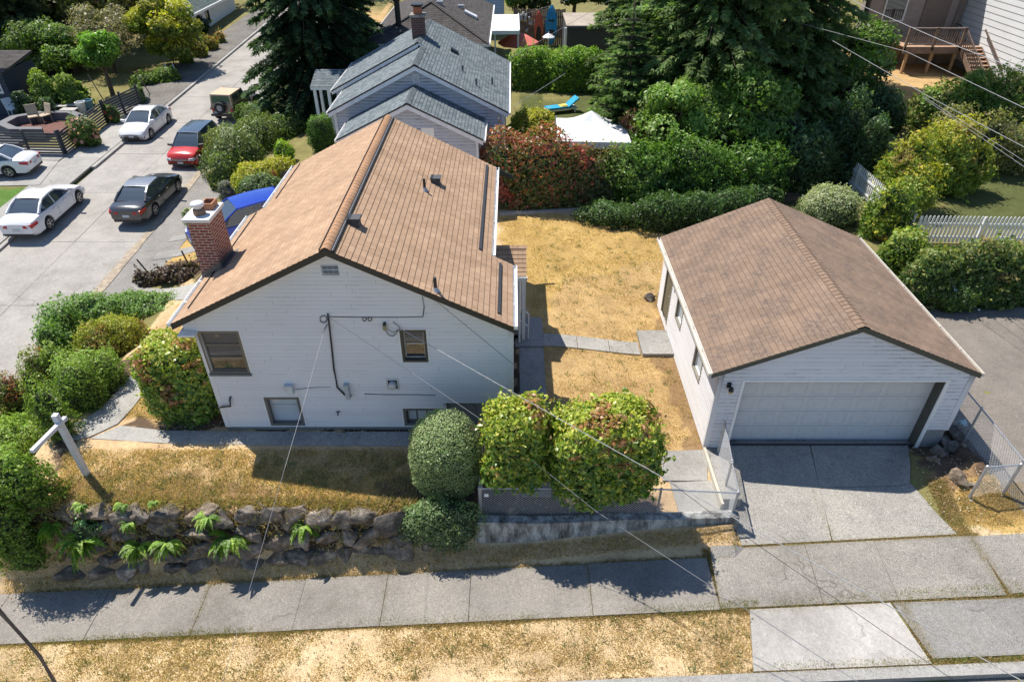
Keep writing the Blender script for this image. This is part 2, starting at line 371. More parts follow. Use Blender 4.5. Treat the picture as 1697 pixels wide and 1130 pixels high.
def window(parent, org, ax, nrm, x0, x1, z0, z1, rec=.05, fw=.05, mframe=TAUPE, mglass=GLASS, mull=(), bars=(), trim=None, sashm=None, name='window'):
    """frame ring + recessed pane; mull: fractions for horizontal bars; bars: vertical fractions"""
    org = Vector(org); ax = Vector(ax); nrm = Vector(nrm)
    def B(mb, a0, a1, b0, b1, o0, o1, mi=0):
        P = lambda x, z, o: Vector((org.x, org.y, 0))+ax*x+nrm*o+Vector((0, 0, z))
        mb.hexa([P(a0, b0, o0), P(a1, b0, o0), P(a1, b0, o1), P(a0, b0, o1), P(a0, b1, o0), P(a1, b1, o0), P(a1, b1, o1), P(a0, b1, o1)], mi)
    f = MB()
    B(f, x0, x1, z0, z0+fw, -rec-.03, .022); B(f, x0, x1, z1-fw, z1, -rec-.03, .022)
    B(f, x0, x0+fw, z0+fw, z1-fw, -rec-.03, .022); B(f, x1-fw, x1, z0+fw, z1-fw, -rec-.03, .022)
    fo = f.build(name, mframe, parent)
    g = MB(); B(g, x0+fw, x1-fw, z0+fw, z1-fw, -rec-.02, -rec); g.build('pane', mglass, fo)
    if mull or bars or sashm:
        s = MB(); w = .022
        for m in mull:
            zc = z0+fw+(z1-z0-2*fw)*m; B(s, x0+fw, x1-fw, zc-w, zc+w, -rec+.001, -rec+.02)
        for m in bars:
            xc = x0+fw+(x1-x0-2*fw)*m; B(s, xc-w*.7, xc+w*.7, z0+fw, z1-fw, -rec+.001, -rec+.018)
        B(s, x0+fw, x0+fw+.035, z0+fw, z1-fw, -rec+.001, -rec+.022); B(s, x1-fw-.035, x1-fw, z0+fw, z1-fw, -rec+.001, -rec+.022)
        B(s, x0+fw, x1-fw, z0+fw, z0+fw+.035, -rec+.001, -rec+.024); B(s, x0+fw, x1-fw, z1-fw-.035, z1-fw, -rec+.001, -rec+.024)
        s.build('sash', sashm or mframe, fo)
    return fo
def bxyz(mb, x0, x1, y0, y1, z0, z1, mi=0): return mb.box((x0, y0, z0), (x1, y1, z1), mi)
def uvbox(mb, x0, x1, y0, y1, z0, z1, mi=0):
    for (a, b, u0, u1) in (((x0, y0), (x1, y0), x0, x1), ((x1, y0), (x1, y1), y0, y1), ((x1, y1), (x0, y1), x1, x0), ((x0, y1), (x0, y0), y1, y0)):
        mb.poly([(a[0], a[1], z0), (b[0], b[1], z0), (b[0], b[1], z1), (a[0], a[1], z1)], mi, [(u0, z0), (u1, z0), (u1, z1), (u0, z1)])
    mb.poly([(x0, y0, z1), (x1, y0, z1), (x1, y1, z1), (x0, y1, z1)], mi, [(x0, y0), (x1, y0), (x1, y1), (x0, y1)])
def gutter(a, b, parent, w=.11, side=1, mat=None, name='gutter'):
    """open trough along +Y between a and b; side = +1 when the eave faces +X"""
    a = Vector(a); b = Vector(b); m = MB(); s = side
    prof = [(0, 0), (.0, -.09), (w*s, -.09), (w*s, .005), ((w-.018)*s, .005), ((w-.018)*s, -.07), (.012*s, -.07), (.012*s, 0)]
    n = len(prof)
    for i in range(n):
        p, q = prof[i], prof[(i+1) % n]
        m.poly([a+Vector((p[0], 0, p[1])), b+Vector((p[0], 0, p[1])), b+Vector((q[0], 0, q[1])), a+Vector((q[0], 0, q[1]))])
    for e in (a, b): m.poly([e+Vector((0, 0, -.09)), e+Vector((w*s, 0, -.09)), e+Vector((w*s, 0, .0)), e+Vector((0, 0, 0))])
    k = max(2, int((b-a).length/.9))
    for i in range(1, k):
        p = ptl(a, b, i/k); m.box((p.x+.005*s, p.y-.015, p.z-.01), (p.x+w*s, p.y+.015, p.z+.004))
    return m.build(name, mat or TRIM_W, parent)
# ------------------------------------------------------------------ ground sheet
C_DRY = (.49, .335, .16); C_STRIP = (.62, .475, .295); C_TAN = (.60, .43, .245); C_OCHRE = (.50, .34, .13); C_SOIL = (.13, .09, .062); C_BROWN = (.30, .195, .105)
C_GREEN = (.10, .115, .042); C_TURF = (.10, .19, .04); C_DKG = (.05, .06, .025); C_OLIVE = (.22, .2, .08); C_FLOW = (.42, .25, .08)
ZONES = [  # (colour, jitter, pixel polygon), later ones win; colours are what grows or lies there
 (C_TAN, [(0, 740), (700, 740), (700, 860), (0, 860)]),
 (C_OCHRE, [(400, 765), (700, 795), (690, 850), (420, 800)]),
 (C_BROWN, [(80, 800), (330, 790), (520, 830), (680, 840), (700, 870), (80, 860)]),
 (C_TAN, [(0, 840), (700, 830), (800, 860), (800, 890), (0, 925)]),
 ((.07, .052, .038), [(40, 850), (690, 848), (700, 900), (400, 925), (40, 938)]),
 (C_TAN, [(-80, 915), (400, 915), (800, 885), (1250, 850), (1250, 905), (-80, 1015)]),
 (C_OCHRE, [(820, 350), (1110, 350), (1150, 530), (880, 530), (850, 450)]),
 (C_DRY, [(930, 470), (1110, 430), (1150, 560), (1180, 700), (1160, 755), (890, 770), (885, 555)]),
 (C_BROWN, [(1085, 470), (1140, 560), (1180, 760), (1145, 760), (1085, 600)]),
 (C_SOIL, [(795, 700), (915, 690), (1100, 830), (1100, 860), (795, 860)]),
 (C_SOIL, [(335, 690), (850, 690), (850, 718), (180, 712), (215, 690)]),
 (C_SOIL, [(845, 545), (866, 545), (866, 690), (845, 690)]),
 (C_STRIP, [(-300, 1040), (900, 1000), (1260, 985), (1250, 1200), (-300, 1200)]),
 (C_STRIP, [(1540, 880), (1800, 870), (1800, 890), (1590, 895)]),
 (C_SOIL, [(1480, 700), (1590, 640), (1640, 780), (1575, 800), (1540, 790)]),
 (C_BROWN, [(1530, 800), (1600, 760), (1660, 800), (1660, 860), (1570, 850)]),
 (C_OCHRE, [(1600, 790), (1697, 780), (1800, 800), (1800, 875), (1590, 880)]),
 (C_DRY, [(825, 255), (1060, 255), (1060, 335), (825, 345)]),
 (C_DKG, [(1000, 300), (1420, 250), (1420, 380), (1280, 340), (1090, 385), (970, 372)]),
 (C_SOIL, [(1180, 300), (1340, 290), (1300, 350), (1150, 365)]),
 (C_OLIVE, [(1430, 230), (1800, 230), (1800, 400), (1480, 390)]),
 (C_GREEN, [(1560, 250), (1800, 230), (1800, 390), (1560, 370)]),
 (C_DRY, [(1400, 80), (1560, 80), (1600, 180), (1420, 190)]),
 (C_OLIVE, [(215, 440), (330, 400), (330, 470), (220, 475)]),
 (C_OCHRE, [(235, 415), (325, 330), (330, 460), (240, 450)]),
 (C_SOIL, [(218, 452), (255, 435), (335, 430), (345, 462), (235, 474)]),
 (C_DRY, [(195, 690), (230, 600), (300, 500), (335, 500), (300, 560), (340, 700)]),
 (C_SOIL, [(90, 760), (180, 620), (240, 560), (225, 600), (150, 730), (80, 800)]),
 (C_SOIL, [(0, 200), (330, 0), (0, 0)]), (C_OLIVE, [(130, 130), (230, 90), (260, 150), (200, 175)]),
 (C_OLIVE, [(0, 150), (230, 90), (230, 160), (0, 260)]),
 (C_FLOW, [(312, 90), (325, 62), (372, 52), (380, 75), (330, 108)]),
 (C_TURF, [(-200, 308), (66, 310), (4, 364), (-200, 520)]),
 (C_DKG, [(390, 110), (620, 60), (560, 200), (420, 240), (400, 180)]),
 (C_OLIVE, [(500, 60), (620, 20), (640, 100), (520, 130)]),
 (C_DRY, [(600, 20), (650, 10), (640, 62), (600, 62)]),
 (C_OLIVE, [(850, 90), (1100, 90), (1100, 190), (850, 190)]),
 (C_GREEN, [(860, 160), (1020, 160), (1020, 250), (860, 250)]),
 (C_SOIL, [(640, 800), (800, 790), (800, 880), (660, 880)]),
]
def in_poly(px, py, poly):
    c = np.zeros(px.shape, bool); n = len(poly)
    for i in range(n):
        x0, y0 = poly[i]; x1, y1 = poly[(i+1) % n]
        if y0 == y1: continue
        m = ((y0 > py) != (y1 > py)) & (px < (x1-x0)*(py-y0)/(y1-y0)+x0); c ^= m
    return c
def vnoise(x, y, s, seed=0):
    """cheap smooth noise in 0..1"""
    x = x*s; y = y*s; xi = np.floor(x); yi = np.floor(y); fx = x-xi; fy = y-yi
    h = lambda a, b: np.mod(np.sin(a*127.1+b*311.7+seed*74.7)*43758.5453, 1.0)
    u = fx*fx*(3-2*fx); v = fy*fy*(3-2*fy)
    return (h(xi, yi)*(1-u)+h(xi+1, yi)*u)*(1-v)+(h(xi, yi+1)*(1-u)+h(xi+1, yi+1)*u)*v
def zone_colour(x, y, z):
    zc = y*CT-(z-CAM_H)*ST; px = 848.5+FPX*x/zc; py = 565-FPX*(y*ST+(z-CAM_H)*CT)/zc
    jx = (vnoise(x, y, 1.3, 1)-.5)*34+(vnoise(x, y, 4, 2)-.5)*26; jy = (vnoise(x, y, 1.3, 3)-.5)*26+(vnoise(x, y, 4, 4)-.5)*20
    sc = np.clip(16/zc, .2, 1.2); px = px+jx*sc; py = py+jy*sc
    c = np.tile(np.array(C_OLIVE), (len(x), 1)); c[(x > -12.5) & (x < 5.3) & (y < 26)] = C_TAN
    for col, poly in ZONES: c[in_poly(px, py, poly)] = col
    return c
def axis_lines(a, b, step, lo, hi, g=1.12):
    l = list(np.arange(a, b+step/2, step)); s = step; x = b
    while x < hi: s *= g; x += s; l.append(x)
    s = step; x = a
    while x > lo: s *= g; x -= s; l.insert(0, x)
    return np.array(l)
gx = axis_lines(-15, 15, .11, -170, 170); gy = axis_lines(5, 27, .09, -25, 260)
X, Y = np.meshgrid(gx, gy); xf, yf = X.ravel(), Y.ravel(); zf = ground(xf, yf)+(vnoise(xf, yf, 3, 5)-.5)*.03+(vnoise(xf, yf, .9, 6)-.5)*.03
nx, ny = len(gx), len(gy)
def grid_mesh(name, co, nx, ny, mat, cols=None, smooth=True):
    i = np.arange(nx-1); j = np.arange(ny-1); I, J = np.meshgrid(i, j); a = (J*nx+I).ravel()
    f = np.stack([a, a+1, a+1+nx, a+nx], 1)
    me = bpy.data.meshes.new(name); me.vertices.add(len(co)); me.vertices.foreach_set('co', co.astype(np.float32).ravel())
    me.loops.add(f.size); me.loops.foreach_set('vertex_index', f.astype(np.int32).ravel())
    me.polygons.add(len(f)); me.polygons.foreach_set('loop_start', np.arange(0, f.size, 4, dtype=np.int32)); me.polygons.foreach_set('loop_total', np.full(len(f), 4, dtype=np.int32))
    if smooth: me.polygons.foreach_set('use_smooth', np.ones(len(f), bool))
    me.update()
    if cols is not None:
        ca = me.color_attributes.new('Col', 'FLOAT_COLOR', 'POINT'); ca.data.foreach_set('color', np.concatenate([cols, np.ones((len(cols), 1))], 1).astype(np.float32).ravel())
    me.materials.append(mat); o = bpy.data.objects.new(name, me); COL.objects.link(o); return o
GM = ground_mat()
cols = zone_colour(xf, yf, zf)
cols = cols*(.9+.2*vnoise(xf, yf, .7, 9))[:, None]
# under the road and paved surfaces the sheet is sunk a little so they lie clear of it
def paved(x, y):
    return ((y > 8.2) & (y < 9.47)) | ((x > -21.2) & (x < -13.95) & (y > 13) & (y < 100)) | ((x > 5.2) & (x < 11.0) & (y > 12.5) & (y < 19.3)) | ((x > -7.3) & (x < 0) & (y > 12.9) & (y < 21))
zf = np.where(paved(xf, yf), zf-.12, zf)
tag(grid_mesh('ground', np.stack([xf, yf, zf], 1), nx, ny, GM, cols), kind='structure')
# ------------------------------------------------------------------ paved sheets
def sheet(name, p00, p10, p11, p01, mat, dz=.02, step=.25, edge=.1, kind='structure', label=None, cat=None, zf=None, uneven=.004, parent=None):
    """a slab that follows the ground; corners in plan, in order"""
    c = [Vector((p[0], p[1])) for p in (p00, p10, p11, p01)]
    n = max(1, int(max((c[1]-c[0]).length, (c[2]-c[3]).length)/step)); m = max(1, int(max((c[3]-c[0]).length, (c[2]-c[1]).length)/step))
    u, v = np.meshgrid(np.linspace(0, 1, n+1), np.linspace(0, 1, m+1)); u = u.ravel(); v = v.ravel()
    f = lambda k: c[0][k]*(1-u)*(1-v)+c[1][k]*u*(1-v)+c[2][k]*u*v+c[3][k]*(1-u)*v
    x, y = f(0), f(1); z = (zf(x, y) if zf else ground(x, y))+dz
    mb = MB(); mb.v = list(zip(x, y, z)); W_ = n+1
    for j in range(m):
        for i in range(n): mb.f.append((j*W_+i, j*W_+i+1, (j+1)*W_+i+1, (j+1)*W_+i)); mb.m.append(0)
    ring = [i for i in range(W_)]+[j*W_+n for j in range(1, m+1)]+[m*W_+i for i in range(n-1, -1, -1)]+[j*W_ for j in range(m-1, 0, -1)]
    b = len(mb.v); mb.v += [(mb.v[i][0], mb.v[i][1], mb.v[i][2]-edge) for i in ring]
    for k in range(len(ring)):
        k2 = (k+1) % len(ring); mb.f.append((ring[k], b+k, b+k2, ring[k2])); mb.m.append(0)
    o = mb.build(name, mat, parent)
    return tag(o, label, cat, kind=kind) if kind else o
def jointed(name, xs, y0, y1, mat, dz=.03, gap=.012, skew=0., **k):
    for a, b in zip(xs[:-1], xs[1:]):
        g = gap/2; sheet(name, (a+g, y0), (b-g, y0), (b-g+skew, y1), (a+g+skew, y1), mat, dz+random.uniform(-.006, .006), **k)
random.seed(3)
SW_XS = [-22, -19.6, -17.2, -14.6, -12.1, -9.6, -7.15, -4.85, -2.9, -.95, 1.75, 4.45]
jointed('sidewalk', SW_XS, 8.2, 9.5, concrete_mat('sidewalk_concrete', (.30, .276, .245), .42, (.2, .18, .16), .4, 75, .6))
jointed('sidewalk', [4.45, 6.6, 8.15, 10.35], 8.22, 9.72, concrete_mat('crossing_concrete', (.30, .28, .25), .45, (.36, .33, .29), .35, 60, .6), skew=.12)
jointed('sidewalk', [10.42, 12.8, 15.2, 17.8], 8.25, 9.7, MATS['crossing_concrete'])
DRV = concrete_mat('driveway_concrete', (.37, .35, .315), .42, (.12, .115, .11), .4, 55, .6)
sheet('driveway', (5.32, 9.78), (7.35, 9.78), (7.75, 12.55), (5.0, 12.55), DRV, .035)
sheet('driveway', (7.38, 9.78), (10.15, 9.78), (9.75, 11.2), (7.55, 11.2), DRV, .03)
sheet('driveway', (7.56, 11.215), (9.72, 11.215), (10.3, 12.5), (7.78, 12.55), DRV, .034)
sheet('driveway_apron', (4.75, 6.85), (8.15, 6.85), (7.95, 8.17), (5.05, 8.17), concrete_mat('apron_concrete', (.42, .40, .375), .18, (.3, .27, .24), .5, 60, .4), .03)
sheet('driveway_apron', (8.22, 6.95), (12.6, 6.95), (12.4, 8.12), (8.0, 8.17), concrete_mat('dark_apron', (.26, .25, .235), .4, (.2, .19, .18), .3, 70, .5), .028)
sheet('asphalt_lane', (11.9, 9.95), (24, 9.95), (24, 18.7), (11.7, 18.7), ASPH, .02, step=.35)
# near street and kerb
sheet('kerb', (-22, 6.6), (25, 6.6), (25, 6.82), (-22, 6.82), CONC_N, .03, edge=.25, zf=lambda x, y: sw(x))
sheet('road', (-30, 1), (30, 1), (30, 6.59), (-30, 6.59), ASPH, .0, step=.8, zf=lambda x, y: sw(x)-.12)
# street on the left: concrete panels in two lanes, kerb, shoulder
ys = [11.5]+[11.5+4.6*i for i in range(1, 20)]
for i in range(len(ys)-1):
    for (a, b) in ((-21.1, -18.45), (-18.43, -15.65)):
        sheet('street', (a, ys[i]+.01), (b, ys[i]+.01), (b, ys[i+1]-.01), (a, ys[i+1]-.01), ASPH_ST, .012+random.uniform(-.003, .003), step=1.0, zf=lambda x, y: zst(y))
sheet('kerb', (-21.3, 11), (-21.1, 11), (-21.1, 29.2), (-21.3, 29.2), CONC, .1, step=1, edge=.3, zf=lambda x, y: zst(y))
sheet('kerb', (-21.3, 32.6), (-21.1, 32.6), (-21.1, 100), (-21.3, 100), CONC, .12, step=1, edge=.3, zf=lambda x, y: zst(y))
sheet('street_shoulder', (-15.62, 14), (-13.9, 14), (-13.7, 40), (-15.62, 40), concrete_mat('shoulder_asphalt', (.29, .275, .255), .25, (.3, .27, .22), .5, 40), .006, step=1, zf=lambda x, y: zst(y))
m_ = 0
for k_ in range(26):
    y_ = 14.5+k_*1.0; w0, w1 = .05+.12*((k_*37) % 11)/11, .05+.12*(((k_+1)*37) % 11)/11
    sheet('kerb_dirt', (-15.72-w0, y_), (-15.52+w0*.5, y_), (-15.52+w1*.5, y_+1.0), (-15.72-w1, y_+1.0), plain('kerb_dirt', (.33, .27, .20), .95, .3, 5), .026, step=1, edge=.01, zf=lambda x, y: zst(y))
sheet('sidewalk', (-23.2, 20), (-21.32, 20), (-21.32, 40), (-23.2, 40), CONC, .02, step=1)
sheet('gravel_verge', (-24.2, 40.2), (-21.32, 40.2), (-21.32, 75), (-23.6, 75), concrete_mat('gravel', (.22, .205, .185), .5, (.14, .12, .1), .5, 30, .6), .015, step=1)
def pxsheet(name, pts, mat, dz=.025, **k):
    q = [PG(*p) for p in pts]; return sheet(name, *[(p.x, p.y) for p in q], mat, dz, **k)
pxsheet('left_driveway', [(-160, 312), (66, 308), (98, 268), (-160, 262)], CONC, .04)
pxsheet('left_driveway', [(-160, 262), (98, 267), (128, 246), (-160, 240)], CONC_N, .035)
# garden paths
PATH = concrete_mat('path_concrete', (.40, .385, .355), .25, (.3, .28, .25), .4, 70)
def ribbon(name, L, Rr, mat, dz=.025, edge=.06):
    m = MB(); P = []
    for a, b in zip(L, Rr):
        for s in range(7):
            p = ptl(a, b, s/6); P.append((p.x, p.y, gz(p.x, p.y)+dz))
    m.v = P; n = len(L)
    for i in range(n-1):
        for s in range(6): m.f.append((i*7+s, i*7+s+1, (i+1)*7+s+1, (i+1)*7+s)); m.m.append(0)
    ring = [i*7 for i in range(n)]+[(n-1)*7+s for s in range(1, 7)]+[i*7+6 for i in range(n-2, -1, -1)]+[s for s in range(5, 0, -1)]
    b = len(m.v); m.v += [(m.v[i][0], m.v[i][1], m.v[i][2]-edge) for i in ring]
    for k in range(len(ring)): k2 = (k+1) % len(ring); m.f.append((ring[k], b+k, b+k2, ring[k2])); m.m.append(0)
    return tag(m.build(name, mat), kind='structure')
Lp = [(75, 712), (110, 706), (145, 694), (173, 672), (196, 648), (215, 625), (240, 600), (275, 560)]
Rp = [(104, 733), (150, 724), (195, 703), (222, 674), (240, 650), (262, 632), (285, 610), (315, 575)]
ribbon('garden_path', [PG(*p) for p in Lp], [PG(*p) for p in Rp], PATH)
ribbon('garden_path', [PG(*p) for p in [(200, 706), (275, 714), (460, 716), (690, 716)]], [PG(*p) for p in [(150, 727), (275, 735), (460, 738), (690, 739)]], PATH, .02)
pxsheet('garden_path', [(236, 489), (330, 494), (330, 468), (215, 472)], PATH, .02)
for (a, b) in (((250, 425), (262, 416)), ((268, 412), (300, 402))): pass
for q in ([(252, 432), (330, 415), (330, 405), (262, 420)], [(278, 402), (330, 392), (330, 384), (286, 393)]): pxsheet('paving_strip', q, CONC_N, .02)
sheet('side_path', (.22, 10.9), (.95, 10.9), (.95, 16.3), (.22, 16.3), CONC_N, .03)
sheet('side_path', (.1, 16.34), (.98, 16.34), (.95, 17.9), (.1, 17.9), CONC_N, .06)
for a, b in ((.98, 2.0), (2.02, 3.0), (3.02, 3.95)): sheet('cross_path', (a, 16.42), (b, 16.42), (b, 17.05), (a, 17.05), PATH, .03)
pxsheet('patio_slab', [(1098, 797), (1172, 797), (1172, 746), (1095, 748)], PATH, .03)
pxsheet('patio_slab', [(1130, 866), (1215, 862), (1205, 799), (1110, 800)], PATH, .03)
# weeds and dry grass growing in the joints and lawns: counted by nobody
def tufts(name, regions, n, size, cols, seed, label, blades=3, spread=.03):
    rng = np.random.default_rng(seed); V = []; C = []
    for (poly, k) in regions:
        q = [PG(*p) for p in poly]; xs = [p.x for p in q]; ys_ = [p.y for p in q]
        cnt = int(n*k); x = rng.uniform(min(xs), max(xs), cnt); y = rng.uniform(min(ys_), max(ys_), cnt)
        m = in_poly(x, y, [(p.x, p.y) for p in q]); x = x[m]; y = y[m]; z = ground(x, y)-.005
        for b in range(blades):
            a = rng.uniform(0, 6.28, len(x)); h = size*rng.uniform(.5, 1.3, len(x)); w = .006+size*.09*rng.uniform(.6, 1.3, len(x))
            lean = rng.uniform(-.9, .9, (len(x), 2))*h[:, None]; ox = rng.normal(0, spread, (len(x), 2))
            bx = x+ox[:, 0]; by = y+ox[:, 1]; cx, cy = np.cos(a)*w, np.sin(a)*w
            V.append(np.stack([np.stack([bx-cx, by-cy, z], 1), np.stack([bx+cx, by+cy, z], 1), np.stack([bx+lean[:, 0], by+lean[:, 1], z+h], 1)], 1))
            ci = rng.integers(0, len(cols), len(x)); C.append(np.array(cols)[ci]*rng.uniform(.7, 1.25, (len(x), 1)))
    V = np.concatenate(V); C = np.concatenate(C); nn = len(V)
    me = bpy.data.meshes.new(name); me.vertices.add(nn*3); me.vertices.foreach_set('co', V.astype(np.float32).ravel())
    me.loops.add(nn*3); me.loops.foreach_set('vertex_index', np.arange(nn*3, dtype=np.int32)); me.polygons.add(nn)
    me.polygons.foreach_set('loop_start', np.arange(0, nn*3, 3, dtype=np.int32)); me.polygons.foreach_set('loop_total', np.full(nn, 3, dtype=np.int32)); me.update()
    ca = me.color_attributes.new('Col', 'FLOAT_COLOR', 'POINT'); c4 = np.ones((nn, 3, 4), np.float32); c4[:, :, :3] = C[:, None, :]; ca.data.foreach_set('color', c4.ravel())
    me.materials.append(LEAF); o = bpy.data.objects.new(name, me); COL.objects.link(o); return tag(o, label, 'grass', kind='stuff')
STRAW = [(.64, .49, .28), (.54, .39, .2), (.7, .55, .34), (.42, .3, .16)]
tufts('dry_grass', [([(-60, 1062), (1255, 1003), (1248, 1110), (-60, 1150)], 1.0)], 60000, .035, STRAW, 1, 'sun bleached grass on the verge between sidewalk and kerb', 2)
tufts('dry_grass', [([(110, 745), (690, 745), (690, 840), (85, 830)], .8), ([(0, 935), (690, 915), (1240, 880), (1240, 900), (0, 1005)], .8), ([(828, 360), (1095, 375), (1170, 735), (900, 760), (880, 470), (828, 400)], 1.),
      ([(200, 690), (240, 610), (300, 540), (335, 700)], .3), ([(1590, 800), (1697, 800), (1697, 870), (1600, 870)], .3)], 45000, .04,
      [(.64, .46, .25), (.54, .38, .19), (.7, .54, .31), (.48, .36, .19)], 2, 'parched yellow grass of the lawns round the house', 2)
GRN = [(.12, .2, .04), (.18, .26, .06), (.25, .28, .09)]
WP = lambda x0, x1, y0, y1: [proj(x, y, gz(x, y)) for x, y in ((x0, y0), (x1, y0), (x1, y1), (x0, y1))]
tufts('dead_weeds', [(WP(4.5, 12.4, 8.10, 8.24), 1.), (WP(-11.5, 4.4, 8.12, 8.22), 1.), (WP(5.1, 10.6, 9.68, 9.80), 1.), (WP(-11.5, 5.0, 9.46, 9.56), 1.), (WP(4.40, 4.55, 8.2, 9.7), .3), (WP(10.32, 10.50, 8.2, 9.8), .5), (WP(8.1, 8.3, 6.9, 8.2), .4), (WP(7.33, 7.42, 9.8, 11.2), .15), (WP(4.7, 12, 6.78, 6.92), .8), (WP(-11, 12, 6.82, 6.88), .5), (WP(1.70, 1.80, 8.2, 9.5), .12), (WP(-2.95, -2.86, 8.2, 9.5), .12), (WP(-7.2, -7.1, 8.2, 9.5), .12), (WP(10.1, 10.5, 9.7, 11.2), .5)], 3600, .045, [(.48, .34, .18), (.36, .24, .12), (.55, .41, .24), (.3, .28, .1)], 7, 'dead weeds and dirt lodged in the joints of the paving', 3)
tufts('wall_grass', [([(70, 850), (690, 850), (700, 905), (70, 935)], 1.), ([(70, 828), (690, 828), (690, 845), (70, 850)], .6)], 1500, .13, [(.5, .36, .18), (.4, .27, .13), (.22, .24, .08), (.55, .42, .24)], 18, 'dry grass growing between the stones of the rock wall', 7, .06)
tufts('lawn_weeds', [([(110, 750), (690, 750), (690, 838), (90, 828)], 1.), ([(890, 370), (1095, 400), (1170, 735), (900, 750)], 1.), ([(0, 1070), (1250, 1010), (1240, 1110), (0, 1140)], 1.)], 260, .07, [(.16, .2, .08), (.2, .24, .1), (.28, .28, .12)], 8, 'small grey-green weeds dotted through the dry grass', 14, .06)
tufts('green_weeds', [([(70, 1060), (420, 1040), (420, 1050), (70, 1068)], .16), ([(560, 1028), (900, 1018), (900, 1026), (560, 1036)], .1), ([(1020, 1010), (1255, 994), (1255, 1008), (1100, 1018)], .25), ([(1275, 996), (1697, 965), (1697, 985), (1275, 1006)], .25),
      ([(1275, 1100), (1697, 1085), (1697, 1096), (1275, 1108)], .15), ([(1540, 828), (1600, 825), (1697, 870), (1697, 885), (1560, 880)], .07), ([(895, 700), (935, 690), (940, 730), (900, 740)], .1)], 6000, .06, GRN+[(.4, .3, .12), (.45, .3, .15)], 3, 'green weeds along the edges of the paving', 3)
# ================================================================== the house in the middle
HOU = thing('house', 'white clapboard house with tan shingle roof and brick chimney, in the centre', 'house', (-3.7, 17, 0))
FY = 12.75; RXC, RZ, RS = -3.93, 5.40, .50
zr = lambda x: RZ-RS*abs(x-RXC)
def FH(px, py, o=0.): return PY(px, py, FY-o)
org, ax, nr = (0, FY, 0), (1, 0, 0), (0, -1, 0)
wins = [(-7.34, -6.36, 1.90, 3.15), (-2.62, -2.0, 2.24, 3.19), (-6.22, -5.33, .17, 1.14), (-2.77, -1.87, .17, .76)]
m = MB()
xl = lambda z: -7.40 if z < 3.165 else max(-7.62, RXC-(RZ-.14-z)/RS)
xr = lambda z: min(.02, RXC+(RZ-.14-z)/RS)
siding(m, org, ax, nr, lambda z: -7.29 if z < 3.165 else xl(z), lambda z: min(-.08, xr(z)), .94, 5.27, .105, wins+[(-4.16, -3.78, 4.64, 4.90)])
siding(m, org, ax, nr, -7.29, -1.72, .13, .9399, .105, wins)
m.box((-7.41, FY-.02, .12), (-7.28, FY+.05, 3.16)); m.box((-.09, FY-.022, .94), (.03, FY+.05, 3.38)); m.box((-1.73, FY-.018, .12), (-1.66, FY+.05, .94))
# side walls
siding(m, (-7.40, 0, 0), (0, 1, 0), (-1, 0, 0), FY+.02, 18.0, .13, 3.2, .105)
siding(m, (-6.9, 0, 0), (0, 1, 0), (-1, 0, 0), 18.0, 21.2, .13, 3.3, .105); siding(m, (0, 18.0, 0), ax, (0, 1, 0), -7.4, -6.9, .13, 3.3, .105)
siding(m, (.02, 0, 0), (0, 1, 0), (1, 0, 0), FY+.02, 15.2, .94, 3.3, .105)
siding(m, (-.6, 0, 0), (0, 1, 0), (1, 0, 0), 15.2, 21.2, .3, 3.4, .105)
siding(m, (0, 21.2, 0), ax, (0, 1, 0), lambda z: max(-6.9, RXC-(RZ-.14-z)/RS), lambda z: min(-.6, RXC+(RZ-.14-z)/RS), .13, 5.2, .105)
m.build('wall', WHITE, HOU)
b = MB()   # carcass and foundation behind the boards
b.box((-7.2, FY+.25, -.4), (-.0, 15.2, 3.15)); b.box((-6.88, 15.2, -.4), (-.62, 21.18, 3.2)); b.box((-7.2, 15.2, -.4), (-6.88, 17.98, 3.15))
b.build('carcass', plain('dark_interior', (.03, .03, .035), .8), HOU)
b = MB(); b.box((-7.36, FY+.015, -.45), (-1.7, FY+.1, .14)); b.box((-1.7, FY+.05, -.45), (.0, FY+.11, .95)); b.box((-.05, FY+.1, -.45), (.0, 15.2, .95)); b.box((-7.38, FY+.1, -.45), (-7.34, 18, .14))
b.box((-.66, 15.2, -.45), (-.61, 21.2, .32)); b.build('foundation', concrete_mat('foundation_concrete', (.24, .26, .25), .15), HOU)
lt = MB()   # lattice panel under the side corner
for i in range(6):
    x = -.42+i*.075; lt.box((x, FY+.02, .25), (x+.018, FY+.032, .93))
for i in range(9): z = .27+i*.075; lt.box((-.43, FY+.033, z), (-.0, FY+.043, z+.018))
lt.build('lattice', plain('lattice_wood', (.3, .22, .15), .8), HOU)
# roof
m = MB(); Y0, Y1 = 12.5, 21.4
P = lambda x, y: (x, y, zr(x))
shingles(m, P(-7.2, Y1), P(-7.2, Y0), (RXC, Y0, RZ), (RXC, Y1, RZ), 0); shingles(m, P(-7.72, 18.15), P(-7.72, Y0), P(-7.2, Y0), P(-7.2, 18.15), 0, .1461)
shingles(m, P(-.53, Y0), P(-.53, Y1), (RXC, Y1, RZ), (RXC, Y0, RZ), 0); shingles(m, P(.02, Y0), P(.02, 15.35), P(-.53, 15.35), P(-.53, Y0), 0, .1461)
for (xa, ya, yb) in ((-7.2, Y0+.03, Y1-.01), (-.53, Y0+.03, Y1-.01)): slab_under(m, P(xa, ya), P(xa, yb), (RXC, yb, RZ), (RXC, ya, RZ), .1, 1)
slab_under(m, P(-7.7, Y0+.03), P(-7.7, 18.14), P(-7.19, 18.14), P(-7.19, Y0+.03), .1, 1); slab_under(m, P(.0, Y0+.03), P(.0, 15.34), P(-.54, 15.34), P(-.54, Y0+.03), .1, 1)
ROOF = m.build('roof', [SH_TAN, TRIM_W], HOU)
m = MB()
